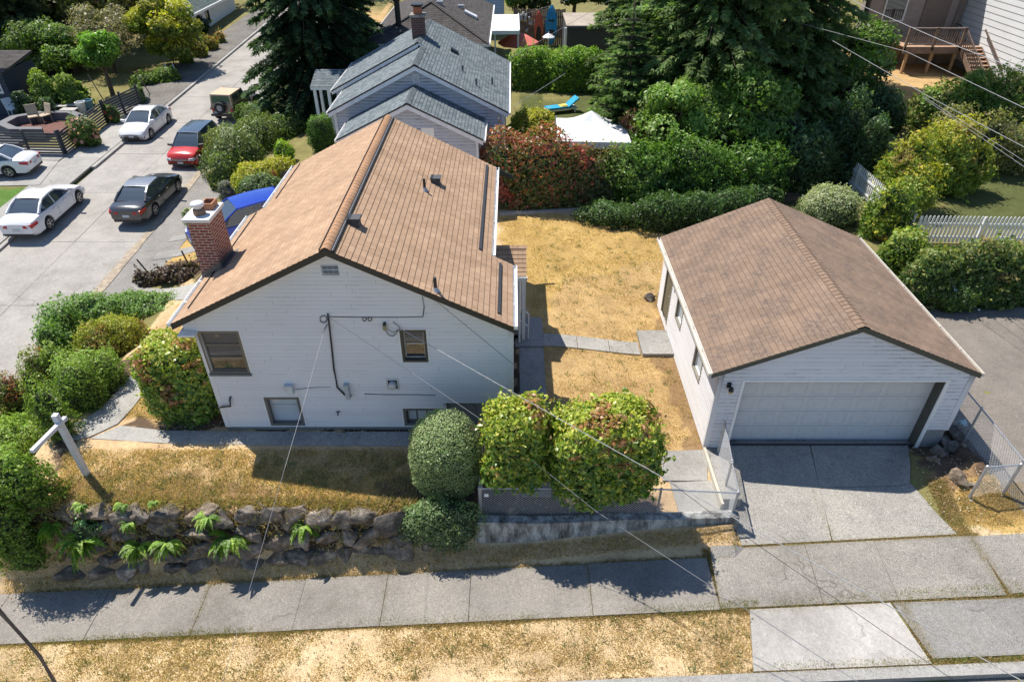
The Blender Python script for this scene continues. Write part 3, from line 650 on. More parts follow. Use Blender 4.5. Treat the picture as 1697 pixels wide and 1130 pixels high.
for k in range(50):   # overlapping ridge caps on a raised vent
    y = Y0+.005+k*.178; y2 = min(y+.19, Y1); pr = []
    for j in range(9):
        a = -1+j/4.; x = RXC+a*.125; z = RZ+.04-.065*a*a-.02*abs(a); pr.append((x, z))
    for j in range(8):
        (xa, za), (xb, zb) = pr[j], pr[j+1]
        m.poly([(xa, y, za+.01), (xb, y, zb+.01), (xb, y2, zb+.002), (xa, y2, za+.002)], 0, [(j*.04, y), (j*.04+.04, y), (j*.04+.04, y2), (j*.04, y2)])
        m.poly([(xa, y, za-.01), (xb, y, zb-.01), (xb, y, zb+.01), (xa, y, za+.01)], 0, [(0, y), (.04, y), (.04, y+.01), (0, y+.01)])
    if y2 >= Y1: break
m.build('ridge_cap', shingle_mat('tan_caps', (.48, .285, .17), (.42, .25, .148), (.3, .17, .1)), ROOF)
m = MB()
for s, x, w in ((-1, RXC-.133, .014), (1, RXC+.13, .016), (1, RXC+.172, .022)):
    m.bar((x, Y0+.01, zr(x)+.03), (x, Y1-.01, zr(x)+.03), w, .06, mi=0)
m.bar((RXC+.15, Y0+.01, zr(RXC+.15)+.05), (RXC+.15, Y1-.01, zr(RXC+.15)+.05), .01, .01, mi=1)
m.build('ridge_vent', [TRIM_BLK, GALV], ROOF)
m = MB()   # dark drip diverters low on the right slope, one thin one on the left
for (x, ya, yb, w) in ((-.82, 15.35, 21.15, .075), (-.30, 12.78, 15.1, .07), (-7.45, 12.9, 18.0, .015), (-6.95, 18.4, 21.2, .015)):
    m.bar((x, ya, zr(x)+.03), (x, yb, zr(x)+.03), w, .03, mi=0)
m.build('diverter_strip', TRIM_BLK, ROOF)
m = MB()
for x0, x1 in ((-7.74, RXC), (.04, RXC)):
    d = .155; p = lambda x, y, o: Vector((x, y, zr(x)-o))
    m.hexa([p(x0, Y0+.0, d), p(x1, Y0+.0, d), p(x1, Y0+.035, d), p(x0, Y0+.035, d), p(x0, Y0, .006), p(x1, Y0, .006), p(x1, Y0+.035, .006), p(x0, Y0+.035, .006)])
    m.hexa([p(x0, Y1, d), p(x1, Y1, d), p(x1, Y1-.03, d), p(x0, Y1-.03, d), p(x0, Y1, .006), p(x1, Y1, .006), p(x1, Y1-.03, .006), p(x0, Y1-.03, .006)])
m.build('rake_board', plain('black_green_trim', (.022, .024, .022), .5, .1), ROOF)
m = MB(); m.box((-7.7, Y0+.03, 3.12), (-7.3, FY+.3, 3.16)); m.box((-7.7, FY+.04, 3.12), (-7.39, 18.1, 3.16)); m.box((-.05, FY, 3.26), (.05, 15.2, 3.29)); m.box((-.6, 15.2, 3.5), (-.5, 21.3, 3.53))
for x0, x1 in ((-7.6, RXC), (-.02, RXC)): m.hexa([(x0, Y0+.035, zr(x0)-.15), (x1, Y0+.035, RZ-.15), (x1, FY+.02, RZ-.15), (x0, FY+.02, zr(x0)-.15), (x0, Y0+.035, zr(x0)-.13), (x1, Y0+.035, RZ-.13), (x1, FY+.02, RZ-.13), (x0, FY+.02, zr(x0)-.13)])
m.build('soffit', TRIM_W, ROOF)
gutter((-7.725, Y0+.02, zr(-7.72)-.005), (-7.725, 18.13, zr(-7.72)-.005), HOU, .11, -1); gutter((-7.205, 18.17, zr(-7.2)-.005), (-7.205, Y1, zr(-7.2)-.005), HOU, .1, -1)
gutter((.025, Y0+.03, zr(.02)-.005), (.025, 15.33, zr(.02)-.005), HOU, .11, 1); gutter((-.525, 15.37, zr(-.53)-.005), (-.525, Y1, zr(-.53)-.005), HOU, .1, 1)
for (px, py, kind) in ((588, 371, 0), (722.5, 303, 0), (704, 316, 1), (722, 482, 1)):
    # find the point on the right slope under the pixel
    d = ray(px, py); t = (CAM_H-RZ-RS*RXC)/(-d[2]-RS*d[0]); p = Vector((d[0]*t, d[1]*t, CAM_H+d[2]*t)); m = MB()
    if kind == 0:
        q = [Vector((p.x+a, p.y+b, zr(p.x+a)+c)) for a, b, c in ((-.14, -.13, 0), (.12, -.13, 0), (.12, .13, 0), (-.14, .13, 0), (-.12, -.11, .16), (.12, -.11, .13), (.12, .11, .13), (-.12, .11, .16))]
        m.hexa(q); m.box((p.x-.15, p.y-.14, p.z+.14), (p.x+.15, p.y+.14, p.z+.18)); m.build('roof_vent', plain('charcoal_metal', (.05, .052, .055), .6), ROOF)
    else:
        m.tube([(p.x, p.y, p.z-.05), (p.x, p.y, p.z+.34)], .038, 10); m.lathe([(.1, .0), (.055, .06), (.042, .1)], (p.x, p.y, p.z), 12, mi=1); m.build('vent_pipe', [BLACKP, GALV], ROOF)
# chimney
CH = MB(); uvbox(CH, -7.78, -7.25, 14.6, 15.46, -.3, 5.02); chim = CH.build('chimney', BRICK, HOU)
m = MB(); m.box((-7.84, 14.53, 5.02), (-7.19, 15.53, 5.10)); m.build('chimney_cap', plain('white_cap', (.66, .66, .64), .8, .1), chim)
m = MB(); c = (-7.52, 14.86, 5.10)
m.lathe([(.145, 0), (.135, .13), (.11, .14), (.09, .15)], c, 14, mi=0); m.lathe([(.085, .12), (.085, .2), (.15, .21), (.165, .24), (.165, .27), (.14, .3), (.0, .31)], c, 20, mi=1)
m.build('flue_pot', [plain('dirty_clay', (.2, .13, .09), .9, .3), plain('pale_metal', (.6, .6, .6), .4, .1, metal=.2)], chim)
m = MB(); x0, x1, y0, y1, t = -7.56, -7.28, 15.08, 15.42, .03
for a in ((x0, x1, y0, y0+t), (x0, x1, y1-t, y1), (x0, x0+t, y0+t, y1-t), (x1-t, x1, y0+t, y1-t)): m.box((a[0], a[2], 5.10), (a[1], a[3], 5.26))
m.box((x0+t, y0+t, 5.10), (x1-t, y1-t, 5.12), 1); m.build('clay_flue', [plain('clay', (.42, .2, .11), .9, .2), BLACKP], chim)
m = MB(); m.poly([(-7.79, 14.585, zr(-7.72)-.05), (-7.22, 14.585, zr(-7.22)+.02), (-7.22, 14.585, zr(-7.22)+.20), (-7.79, 14.585, zr(-7.72)+.1)])
m.poly([(-7.24, 14.58, zr(-7.24)), (-7.24, 15.48, zr(-7.24)), (-7.24, 15.48, zr(-7.24)+.13), (-7.24, 14.58, zr(-7.24)+.22)]); m.poly([(-7.24, 14.5, zr(-7.24)+.015), (-7.08, 14.5, zr(-7.08)+.018), (-7.08, 15.5, zr(-7.08)+.018), (-7.24, 15.5, zr(-7.24)+.02)])
m.build('flashing', plain('dull_flashing', (.13, .115, .1), .6, .2), chim)
# windows
w1 = window(HOU, org, ax, nr, *wins[0], rec=.05, fw=.055, mframe=TAUPE, mull=(.34, .67), name='corner_window')
m = MB(); m.box((-7.36, FY-.05, 1.83), (-6.34, FY+.02, 1.90)); m.box((-6.36, FY-.02, 1.90), (-6.335, FY-.002, 3.15), 1); m.build('sill', [plain('blue_grey_paint', (.1, .12, .13), .5), TRIM_W], w1)
ws = window(HOU, (-7.40, 0, 0), (0, 1, 0), (-1, 0, 0), 12.85, 13.9, 1.9, 3.15, rec=.04, mframe=TAUPE, mull=(.34, .67), name='side_window')
w2 = window(HOU, org, ax, nr, *wins[1], rec=.11, fw=.06, mframe=TRIM_DK, mull=(.5,), sashm=plain('cream_sash', (.42, .38, .32), .5), name='window')
m = MB()
x0, x1, z0, z1 = wins[1]
for a in ((x0-.03, x1+.03, z1, z1+.025), (x0-.03, x0, z0-.02, z1), (x1, x1+.03, z0-.02, z1)): m.box((a[0], FY-.025, a[2]), (a[1], FY-.001, a[3]))
m.build('casing', TRIM_W, w2)
w3 = window(HOU, org, ax, nr, *wins[2], rec=.13, fw=.075, mframe=plain('grey_taupe', (.13, .125, .115), .5), mglass=GLASS_L, mull=(.62,), sashm=plain('white_sash', (.5, .52, .55), .4), name='basement_window')
w4 = window(HOU, org, ax, nr, *wins[3], rec=.12, fw=.07, mframe=MATS['grey_taupe'], mglass=GLASS_L, bars=(.33, .67), name='basement_window')
for w_, h in ((w3, wins[2]), (w4, wins[3])):
    m = MB(); x0, x1, z0, z1 = h
    for a in ((x0-.035, x1+.035, z1, z1+.03), (x0-.035, x0, z0-.03, z1), (x1, x1+.035, z0-.03, z1)): m.box((a[0], FY-.025, a[2]), (a[1], FY-.001, a[3]))
    m.build('casing', TRIM_W, w_)
# gable vent
m = MB(); m.box((-4.16, FY-.004, 4.64), (-3.78, FY+.02, 4.90), 0)
for r_ in range(2):
    for c_ in range(3):
        x = -4.13+c_*.117; z = 4.68+r_*.11; m.box((x, FY-.012, z), (x+.1, FY-.0045, z+.07), 1)
        for q in range(4): m.box((x, FY-.02, z+q*.018), (x+.1, FY-.0125, z+q*.018+.005), 0)
m.build('gable_vent', [plain('vent_grey', (.36, .4, .44), .5), plain('vent_shade', (.06, .09, .13), .6)], HOU)
# meter, boxes, taps and cables on the wall
def wallbox(name, a, b, dep, mat, extra=None):
    p, q = FH(*a), FH(*b); m = MB(); m.box((p.x, FY-.012-dep, q.z), (q.x, FY-.012, p.z)); m.box((p.x-.012, FY-.02-dep, p.z-.03), (q.x+.012, FY-.012, p.z+.008))
    if extra: extra(m, p, q)
    return m
BXM = plain('box_grey', (.42, .45, .47), .5, .1)
wallbox('meter_box', (571, 634), (582, 656), .12, BXM).build('utility_box', BXM, HOU)
wallbox('hood', (473, 635), (489, 648), .13, BXM).build('vent_hood', plain('pale_vent', (.55, .58, .6), .5), HOU)
p, q = FH(641, 628), FH(661, 643); m = MB(); m.box((p.x-.02, FY-.03, q.z-.02), (q.x+.02, FY-.0, p.z+.02), 1); m.box((p.x+.02, FY-.034, q.z+.015), (q.x-.02, FY-.031, p.z-.02), 0)
m.lathe([(.1, 0), (.09, -.11), (.0, -.13)], ((p.x+q.x)/2, FY-.035, (p.z+q.z)/2), 18, 'y', 1); m.build('electric_meter', [BLACKP, plain('meter_glass', (.5, .52, .52), .2)], HOU)
m = MB(); p = FH(561, 681); m.tube([(p.x, FY, p.z), (p.x, FY-.09, p.z), (p.x, FY-.11, p.z-.05)], .018, 6); m.box((p.x-.05, FY-.07, p.z+.02), (p.x+.05, FY-.05, p.z+.035)); m.build('garden_tap', DKMETAL, HOU)
m = MB(); a, b_, c = FH(383, 656), FH(384, 669), FH(364, 671); m.tube([(a.x, FY-.02, a.z), (a.x-.02, FY-.08, a.z-.05), (b_.x, FY-.09, b_.z), (c.x, FY-.09, c.z)], .025, 6); m.build('drain_pipe', DKMETAL, HOU)
m = MB()
def wc(pts, r, o=.03, mi=0): m.tube([FH(x, y, o) for x, y in pts], r, 5, mi)
wc([(543, 520), (545, 535), (549, 570), (553, 610), (559, 642), (572, 655)], .022, .05); wc([(546, 525), (600, 526), (660, 526), (701, 525)], .008); wc([(701, 525), (703, 508), (700, 492)], .009)
for cx_, cy_, rr in ((536, 529, 6), (604, 529, 3.2), (613, 529, 3.2)): wc([(cx_+rr*math.cos(a*.7), cy_+rr*math.sin(a*.7)) for a in range(10)], .01)
wc([(543, 537), (537, 548)], .007); wc([(604, 653), (640, 654), (690, 654), (722, 655)], .008, .02); wc([(574, 655), (577, 662), (583, 655)], .008)
wc([(639, 548), (645, 556), (652, 557), (660, 548)], .01, .06); wc([(641, 545), (652, 551), (663, 545)], .008, .07); wc([(651, 533), (664, 544)], .009, .06); wc([(490, 645), (522, 642), (548, 641)], .006, .02)
m.build('wall_cable', BLACKP, HOU)
m = MB(); p = FH(637.5, 543, .09); m.lathe([(.0, -.08), (.045, -.05), (.055, 0), (.03, .06), (.022, .07)], p, 12); m.box((p.x-.03, p.y-.03, p.z+.06), (p.x+.03, FY, p.z+.11), 1); m.build('insulator_bulb', [plain('amber_glass', (.3, .26, .12), .3), BLACKP], HOU)
# side porch roof, on posts over the side steps
m = MB(); ya, yb, ze, zt = 16.62, 17.45, 2.33, 2.86
shingles(m, (-.6, ya, ze), (.42, ya, ze), (.42, yb, zt), (-.6, yb, zt)); shingles(m, (.42, 2*yb-ya, ze), (-.6, 2*yb-ya, ze), (-.6, yb, zt), (.42, yb, zt))
slab_under(m, (-.6, ya+.02, ze), (.41, ya+.02, ze), (.41, yb, zt), (-.6, yb, zt), .06, 1); slab_under(m, (.41, 2*yb-ya-.02, ze), (-.6, 2*yb-ya-.02, ze), (-.6, yb, zt), (.41, yb, zt), .06, 1)
for k in range(6): m.poly([(-.6+k*.17, yb-.1, zt-.03), (-.41+k*.17, yb-.1, zt-.03), (-.41+k*.17, yb, zt+.03), (-.6+k*.17, yb, zt+.035)], 0, [(k*.3, 0), (k*.3+.3, 0), (k*.3+.3, .14), (k*.3, .14)])
pr = m.build('porch_roof', [SH_TAN, TRIM_W], HOU)
m = MB(); m.box((-.1, ya-.1, ze-.09), (.43, ya-.005, ze-.075)); m.box((-.1, ya-.11, ze-.09), (.43, ya-.1, ze+.01)); m.box((.42, ya-.11, ze-.09), (.435, ya, ze+.01)); m.tube([(.22, ya-.05, ze-.08), (.22, ya-.05, .05)], .035, 8); m.build('porch_gutter', TRIM_W, pr)
m = MB()
for y in (ya+.1, 2*yb-ya-.1): m.box((.3, y-.05, .0), (.4, y+.05, ze))
m.build('porch_post', TRIM_W, HOU)
m = MB()
for i in range(4): m.box((-.6+i*0, 16.75, -.1), (.45-i*.2, 18.0, .18+.18*i))
m.build('side_steps', CONC_N, HOU)
m = MB(); m.tube([(.5, 16.75, 0), (.5, 16.75, .95), (-.1, 16.75, 1.5)], .022, 8); m.tube([(.5, 16.75, .5), (-.1, 16.75, 1.05)], .018, 8); m.build('handrail', TRIM_W, HOU)
# ================================================================== garage
GAR = thing('garage', 'detached white garage with mottled brown shingle roof and wide panelled door', 'garage', (8, 16, -.3))
GY = 12.47; GX0, GX1 = 4.97, 11.07; GC, GZ, GZE = 7.95, 3.49, 2.15; GRL, GRR = 4.77, 11.13
gs = (GZ-GZE)/(GC-GRL); gr = lambda x: GZ-gs*abs(x-GC)
org2 = (0, GY, 0); dx0, dx1, dz1 = 5.6, 10.44, 1.86
m = MB(); hol = [(dx0, dx1, -1, dz1)]
siding(m, org2, ax, nr, lambda z: max(GX0+.1, GC-(GZ-.13-z)/gs), lambda z: min(GX1-.11, GC+(GZ-.13-z)/gs), .29, 3.38, .115, hol)
siding(m, org2, ax, nr, GX0+.1, dx0+.01, -.33, .29, .115, hol)
m.box((GX0-.02, GY-.025, -.34), (GX0+.11, GY+.06, 2.2)); m.box((GX1-.12, GY-.025, .28), (GX1+.015, GY+.06, 2.18))
gh = [(17.78, 18.6, -.12, 1.96), (16.15, 16.95, .72, 1.78), (13.72, 14.55, .72, 1.78)]
siding(m, (GX0, 0, 0), (0, 1, 0), (-1, 0, 0), GY+.05, 19.25, -.33, 2.2, .115, gh)
siding(m, (GX1, 0, 0), (0, 1, 0), (1, 0, 0), GY+.05, 19.25, .2, 2.2, .115)
siding(m, (0, 19.25, 0), ax, (0, 1, 0), lambda z: max(GX0, GC-(GZ-.1-z)/gs), lambda z: min(GX1, GC+(GZ-.1-z)/gs), -.2, 3.4, .115)
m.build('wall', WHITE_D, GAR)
b = MB(); b.box((GX0+.22, GY+.75, -.5), (GX1-.03, 19.2, 2.1)); b.box((GX0+.02, GY+.04, -.45), (GX1-.02, GY+.08, -.3)); b.build('carcass', MATS['dark_interior'], GAR)
b = MB(); b.box((dx1+.1, GY+.01, -.8), (GX1-.03, GY+.3, .30)); b.box((GX1-.25, GY+.3, -.8), (GX1-.01, 19.2, .22)); b.box((GX0+.01, GY+.02, -.8), (dx0-.05, GY+.3, -.32)); b.box((GX0+.02, GY+.3, -.8), (GX0+.2, 19.2, -.32))
b.build('foundation', concrete_mat('pale_foundation', (.3, .31, .31), .15), GAR)
m = MB()
for (xa, xb) in ((GRL, GC), (GRR, GC)):
    e0, e1 = ((xa, 19.4), (xa, 12.4)) if xa < xb else ((xa, 12.4), (xa, 19.4))
    shingles(m, (*e0, GZE), (*e1, GZE), (GC, e1[1], GZ), (GC, e0[1], GZ)); slab_under(m, (xa, 12.43, GZE), (xa, 19.38, GZE), (GC, 19.38, GZ), (GC, 12.43, GZ), .09, 1)
gro = m.build('roof', [SH_BRN, TRIM_W], GAR)
m = MB()
for k in range(46):
    y = 12.4+k*.155; y2 = min(y+.17, 19.4)
    for s in (-1, 1): m.poly([(GC, y, GZ+.03), (GC+s*.15, y, gr(GC+.15)+.032), (GC+s*.15, y2, gr(GC+.15)+.02), (GC, y2, GZ+.018)], 0, [(0, k), (.3, k), (.3, k+.15), (0, k+.15)])
    if y2 >= 19.4: break
m.build('ridge_cap', shingle_mat('brown_caps', (.27, .19, .138), (.235, .166, .12), (.18, .125, .095)), gro)
m = MB()
for x0, x1 in ((GRL-.02, GC), (GRR+.02, GC)):
    for ya, yb, d in ((12.39, 12.43, .13), (19.37, 19.41, .1)):
        m.hexa([(x0, ya, gr(x0)-d), (x1, ya, GZ-d), (x1, yb, GZ-d), (x0, yb, gr(x0)-d), (x0, ya, gr(x0)-.004), (x1, ya, GZ-.004), (x1, yb, GZ-.004), (x0, yb, gr(x0)-.004)])
m.build('rake_board', TRIM_DK, gro)
m = MB(); m.hexa([(GRR, 12.44, 2.02), (GX1, 12.44, 2.02), (GX1, 19.3, 2.02), (GRR, 19.3, 2.02), (GRR, 12.44, 2.06), (GX1, 12.44, 2.06), (GX1, 19.3, 2.06), (GRR, 19.3, 2.06)]); m.box((GRL, 12.44, 2.02), (GX0, 19.3, 2.06)); m.build('soffit', TRIM_W, gro)
gutter((GRL-.005, 12.41, GZE-.01), (GRL-.005, 19.4, GZE-.01), GAR, .1, -1, plain('cream_gutter', (.62, .58, .5), .5)); gutter((GRR+.005, 12.41, GZE-.01), (GRR+.005, 19.4, GZE-.01), GAR, .09, 1, MATS['cream_gutter'])
# door
DM = plain('garage_door_paint', (.58, .585, .585), .5, .04)
m = MB(); yd = GY+.30; dz0 = -.37; nrow, ncol = 5, 8
m.box((dx0-.1, yd+.03, dz0), (dx1+.1, yd+.06, 2.1)); rh = (2.12-dz0)/nrow; cw = (dx1-dx0+.1)/ncol
for r_ in range(nrow):
    z0 = dz0+r_*rh; m.box((dx0-.05, yd, z0+.008), (dx1+.05, yd+.03, z0+rh-.004))
    for c_ in range(ncol):
        x0 = dx0-.05+c_*cw
        a, b2, c2, d2 = x0+.07, x0+cw-.07, z0+.07, z0+rh-.07
        for (p0, p1, q0, q1) in ((a, b2, c2, c2+.014), (a, b2, d2-.014, d2), (a, a+.014, c2+.014, d2-.014), (b2-.014, b2, c2+.014, d2-.014)): m.box((p0, yd-.006, q0), (p1, yd-.0005, q1))
        m.box((a+.04, yd-.003, c2+.04), (b2-.04, yd-.0005, d2-.04))
m.build('garage_door', DM, GAR)
m = MB(); m.box((dx1, GY+.0, -.42), (dx1+.07, yd+.06, dz1+.02)); m.box((dx0-.07, GY+.0, -.42), (dx0, yd+.06, dz1+.02)); m.box((dx0, GY+.0, dz1), (dx1, yd+.06, dz1+.14)); m.build('door_jamb', plain('olive_jamb', (.085, .08, .062), .6, .12), GAR)
m = MB(); m.box((dx1+.0, GY-.03, -.42), (dx1+.09, GY-.003, dz1+.06)); m.box((dx0-.07, GY-.03, -.42), (dx0+.0, GY-.003, dz1+.06)); m.box((dx0, GY-.03, dz1), (dx1, GY-.003, dz1+.055)); m.build('door_casing', TRIM_W, GAR)
m = MB(); m.box((dx0, GY+.1, dz0-.06), (dx1, yd+.1, dz0-.005)); m.build('threshold', CONC_OLD, GAR)
m = MB(); p = PY(1208, 641, GY-.05); m.box((p.x-.05, GY-.05, p.z-.03), (p.x+.05, GY, p.z+.11)); m.tube([(p.x+.01, GY-.05, p.z+.03), (p.x+.03, GY-.14, p.z+.01)], .022, 6); m.lathe([(.035, .05), (.06, .0), (.065, -.05)], (p.x+.035, GY-.14, p.z), 12)
m.lathe([(.02, -.02), (.055, -.07), (.05, -.12), (.02, -.14)], (p.x+.035, GY-.14, p.z), 12, mi=1); m.build('wall_lamp', [BLACKP, plain('yellowed_glass', (.5, .4, .18), .3)], GAR)
for i, h in enumerate(gh[1:]):
    w = window(GAR, (GX0, 0, 0), (0, 1, 0), (-1, 0, 0), *h, rec=.07, fw=.06, mframe=plain('stone_frame', (.2, .19, .16), .6), mglass=GLASS_L, mull=(.5,), sashm=TRIM_W)
w = MB(); w.box((GX0+.02, gh[0][0], -.12), (GX0+.05, gh[0][1], 1.96)); w.box((GX0-.02, gh[0][0]-.07, -.14), (GX0+.05, gh[0][0], 1.96), 1); w.box((GX0-.02, gh[0][1], -.14), (GX0+.05, gh[0][1]+.07, 1.96), 1); w.box((GX0-.02, gh[0][0]-.07, 1.96), (GX0+.05, gh[0][1]+.07, 2.03), 1)
dd = w.build('side_door', [plain('olive_door', (.13, .125, .09), .6), MATS['stone_frame']], GAR)
m = MB(); m.lathe([(.0, -.07), (.03, -.06), (.03, -.03), (.015, 0)], (GX0+.02, 17.88, .85), 10, 'x'); m.build('handle', GALV, dd)
m = MB(); p = Vector((GX0, 17.55, 1.75)); m.box((p.x-.03, p.y-.05, p.z-.06), (p.x, p.y+.05, p.z+.06)); m.lathe([(.03, .06), (.07, .0), (.06, -.1), (.02, -.13)], (p.x-.12, p.y, p.z), 10); m.build('lantern', plain('rust_lantern', (.3, .16, .09), .5, .3), GAR)
m = MB(); q = PG(1075, 546); m.box((4.0, 16.35, -.5), (GX0-.02, 17.6, -.24)); tag(m.build('doorstep', CONC_OLD), 'weathered concrete step below the side door of the garage', 'step')
# small square concrete plinth and low kerb beside the drive
m = MB(); m.box((5.05, 10.75, -.9), (5.5, 12.3, -.36)); tag(m.build('concrete_plinth', CONC_N), 'low pale concrete block running beside the driveway by the gate', 'concrete block')
m = MB(); m.bar((4.97, 12.4, -.42), (5.0, 10.6, -.5), .07, .3); tag(m.build('concrete_edging', plain('cream_edging', (.5, .46, .38), .8)), 'narrow cream edging strip between patio and driveway', 'edging')
# ================================================================== grey neighbour house behind
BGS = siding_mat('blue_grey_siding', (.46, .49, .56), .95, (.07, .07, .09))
NH = thing('house', 'pale blue-grey house with stepped grey shingle gables just behind the tan roof', 'house', (-4, 32, 0))
def gable_front(mb, y, xc, zr_, slope, xl0, xr0, zb, e=.13, holes=(), drop=.12):
    siding(mb, (0, y, 0), (1, 0, 0), (0, -1, 0), lambda z: max(xl0, xc-(zr_-drop-z)/slope), lambda z: min(xr0, xc+(zr_-drop-z)/slope), zb, zr_-drop, e, holes)
def rakes(mb, y, xc, zr_, slope, xl0, xr0, d=.17, th=.03, lift=-.005):
    f = lambda x: zr_-slope*abs(x-xc)+lift
    for x in (xl0, xr0): mb.hexa([(x, y-th, f(x)-d), (xc, y-th, zr_+lift-d), (xc, y, zr_+lift-d), (x, y, f(x)-d), (x, y-th, f(x)), (xc, y-th, zr_+lift), (xc, y, zr_+lift), (x, y, f(x))])
m = MB()
gable_front(m, 26.45, -4.05, 4.37, .486, -6.75, -1.35, .2); siding(m, (-6.75, 0, 0), (0, 1, 0), (-1, 0, 0), 26.45, 28.9, .2, 2.95, .13); siding(m, (-1.35, 0, 0), (0, 1, 0), (1, 0, 0), 26.45, 28.9, .2, 2.95, .13)
gable_front(m, 28.85, -3.97, 5.2, .5, -7.6, -.35, .2, holes=[(-7.35, -6.95, 1.3, 2.5)]); siding(m, (-.35, 0, 0), (0, 1, 0), (1, 0, 0), 28.85, 37, .2, 3.3, .13); siding(m, (-7.6, 0, 0), (0, 1, 0), (-1, 0, 0), 28.85, 32.1, .2, 3.3, .13)
gable_front(m, 32.1, -4.22, 5.32, .5, -8.2, -4.3, .2); siding(m, (-8.2, 0, 0), (0, 1, 0), (-1, 0, 0), 32.1, 37, .2, 3.3, .13); siding(m, (0, 37, 0), (1, 0, 0), (0, 1, 0), -8.2, -.35, .2, 3.3, .13)
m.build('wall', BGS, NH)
m = MB(); m.box((-6.7, 26.6, -.2), (-1.4, 29, 2.9)); m.box((-7.5, 29, -.2), (-.4, 36.9, 3.0)); m.build('carcass', MATS['dark_interior'], NH)
m = MB()
def gable_roof(mb, xc, zr_, slope, xl0, xr0, y0, y1, right=True, left=True, mi=0, um=1):
    f = lambda x: zr_-slope*abs(x-xc)
    if left: shingles(mb, (xl0, y1, f(xl0)), (xl0, y0, f(xl0)), (xc, y0, zr_), (xc, y1, zr_), mi); slab_under(mb, (xl0, y0+.01, f(xl0)), (xl0, y1-.01, f(xl0)), (xc, y1-.01, zr_), (xc, y0+.01, zr_), .1, um)
    if right: shingles(mb, (xr0, y0, f(xr0)), (xr0, y1, f(xr0)), (xc, y1, zr_), (xc, y0, zr_), mi); slab_under(mb, (xr0, y0+.01, f(xr0)), (xr0, y1-.01, f(xr0)), (xc, y1-.01, zr_), (xc, y0+.01, zr_), .1, um)
    for k in range(int((y1-y0)/.16)):
        y = y0+k*.16
        for s in (-1, 1):
            if (s < 0 and left) or (s > 0 and right): mb.poly([(xc, y, zr_+.035), (xc+s*.15, y, f(xc+s*.15)+.03), (xc+s*.15, y+.165, f(xc+s*.15)+.02), (xc, y+.165, zr_+.024)], mi, [(0, k), (.3, k), (.3, k+.15), (0, k+.15)])
gable_roof(m, -4.05, 4.37, .486, -6.95, -1.15, 26.2, 28.85)
gable_roof(m, -3.97, 5.2, .5, -7.78, -.17, 28.6, 32.05); gable_roof(m, -4.22, 5.325, .5, -8.37, -.17, 32.0, 37.3)
nr_ = m.build('roof', [SH_GRY, TRIM_W], NH)
m = MB(); rakes(m, 26.2, -4.05, 4.37, .486, -6.95, -1.15, lift=-.05); rakes(m, 28.6, -3.97, 5.2, .5, -7.78, -.17, lift=-.05); rakes(m, 32.0, -4.22, 5.325, .5, -8.37, -4.2, .14, lift=-.05); m.build('rake_board', plain('pale_trim', (.62, .64, .68), .5), nr_)
m = MB(); rakes(m, 26.195, -4.05, 4.39, .486, -6.97, -1.13, .065); rakes(m, 28.595, -3.97, 5.22, .5, -7.8, -.15, .065); rakes(m, 31.995, -4.22, 5.345, .5, -8.39, -4.2, .065); m.build('drip_edge', TRIM_BLK, nr_)
gutter((-6.95, 26.2, 2.93), (-6.95, 28.6, 2.93), NH, .11, -1); gutter((-1.15, 26.2, 2.93), (-1.15, 28.6, 2.93), NH, .11, 1); gutter((-.17, 28.6, 3.27), (-.17, 37.3, 3.27), NH, .11, 1); gutter((-7.78, 28.6, 3.27), (-7.78, 32, 3.27), NH, .1, -1); gutter((-8.37, 32, 3.22), (-8.37, 37.3, 3.22), NH, .1, -1)
m = MB()
for x in (-6.75, -1.45, ): m.box((x, 26.40, .2), (x+.1, 26.47, 2.9))
for x in (-7.62, -.45): m.box((x, 28.80, .2), (x+.12, 28.87, 3.15))
m.build('corner_board', MATS['pale_trim'], NH)
m = MB(); m.box((-4.12, 28.82, 4.25), (-3.84, 28.845, 4.75)); 
for k in range(8): m.box((-4.09, 28.80, 4.28+k*.055), (-3.87, 28.82, 4.3+k*.055), 1)
m.build('gable_vent', [MATS['pale_trim'], plain('vent_slats', (.3, .32, .37), .6)], NH)
window(NH, (0, 28.85, 0), (1, 0, 0), (0, -1, 0), -7.35, -6.95, 1.3, 2.5, mframe=TRIM_W, mglass=glass_mat('green_glass', (.1, .16, .14), .1))
m = MB(); m.box((-3.6, 26.42, 2.85), (-3.1, 26.455, 3.35)); m.build('white_vent_panel', TRIM_W, NH)
m = MB(); uvbox(m, -4.62, -4.05, 33.4, 34.0, 4.5, 6.1); ch = m.build('chimney', BRICK_DK, NH)
m = MB(); m.box((-4.68, 33.34, 6.1), (-3.99, 34.06, 6.2), 1); m.box((-4.5, 33.5, 6.2), (-4.15, 33.9, 6.5), 0); m.box((-4.58, 33.42, 6.55), (-4.07, 33.98, 6.62), 2); m.box((-4.5, 33.6, 6.5), (-4.2, 33.8, 6.56), 2)
m.build('chimney_pot', [plain('red_clay', (.35, .12, .06), .9), CONC_OLD, TRIM_BLK], ch)
for (x, y, h) in ((-2.2, 31.2, .25), (-1.55, 30.1, .3), (-.9, 31.5, .3)):
    z = 5.2-.5*(x+3.97); m = MB(); m.tube([(x, y, z-.1), (x, y, z+h)], .045, 8); m.build('vent_pipe', plain('pipe_grey', (.1, .11, .12), .6), NH)
m = MB(); z = 5.2-.5*1.3; m.hexa([(-2.9, 33.3, 4.62), (-2.5, 33.3, 4.44), (-2.5, 33.7, 4.44), (-2.9, 33.7, 4.62), (-2.85, 33.35, 4.8), (-2.55, 33.35, 4.62), (-2.55, 33.65, 4.62), (-2.85, 33.65, 4.8)]); m.build('roof_vent', TRIM_BLK, NH)
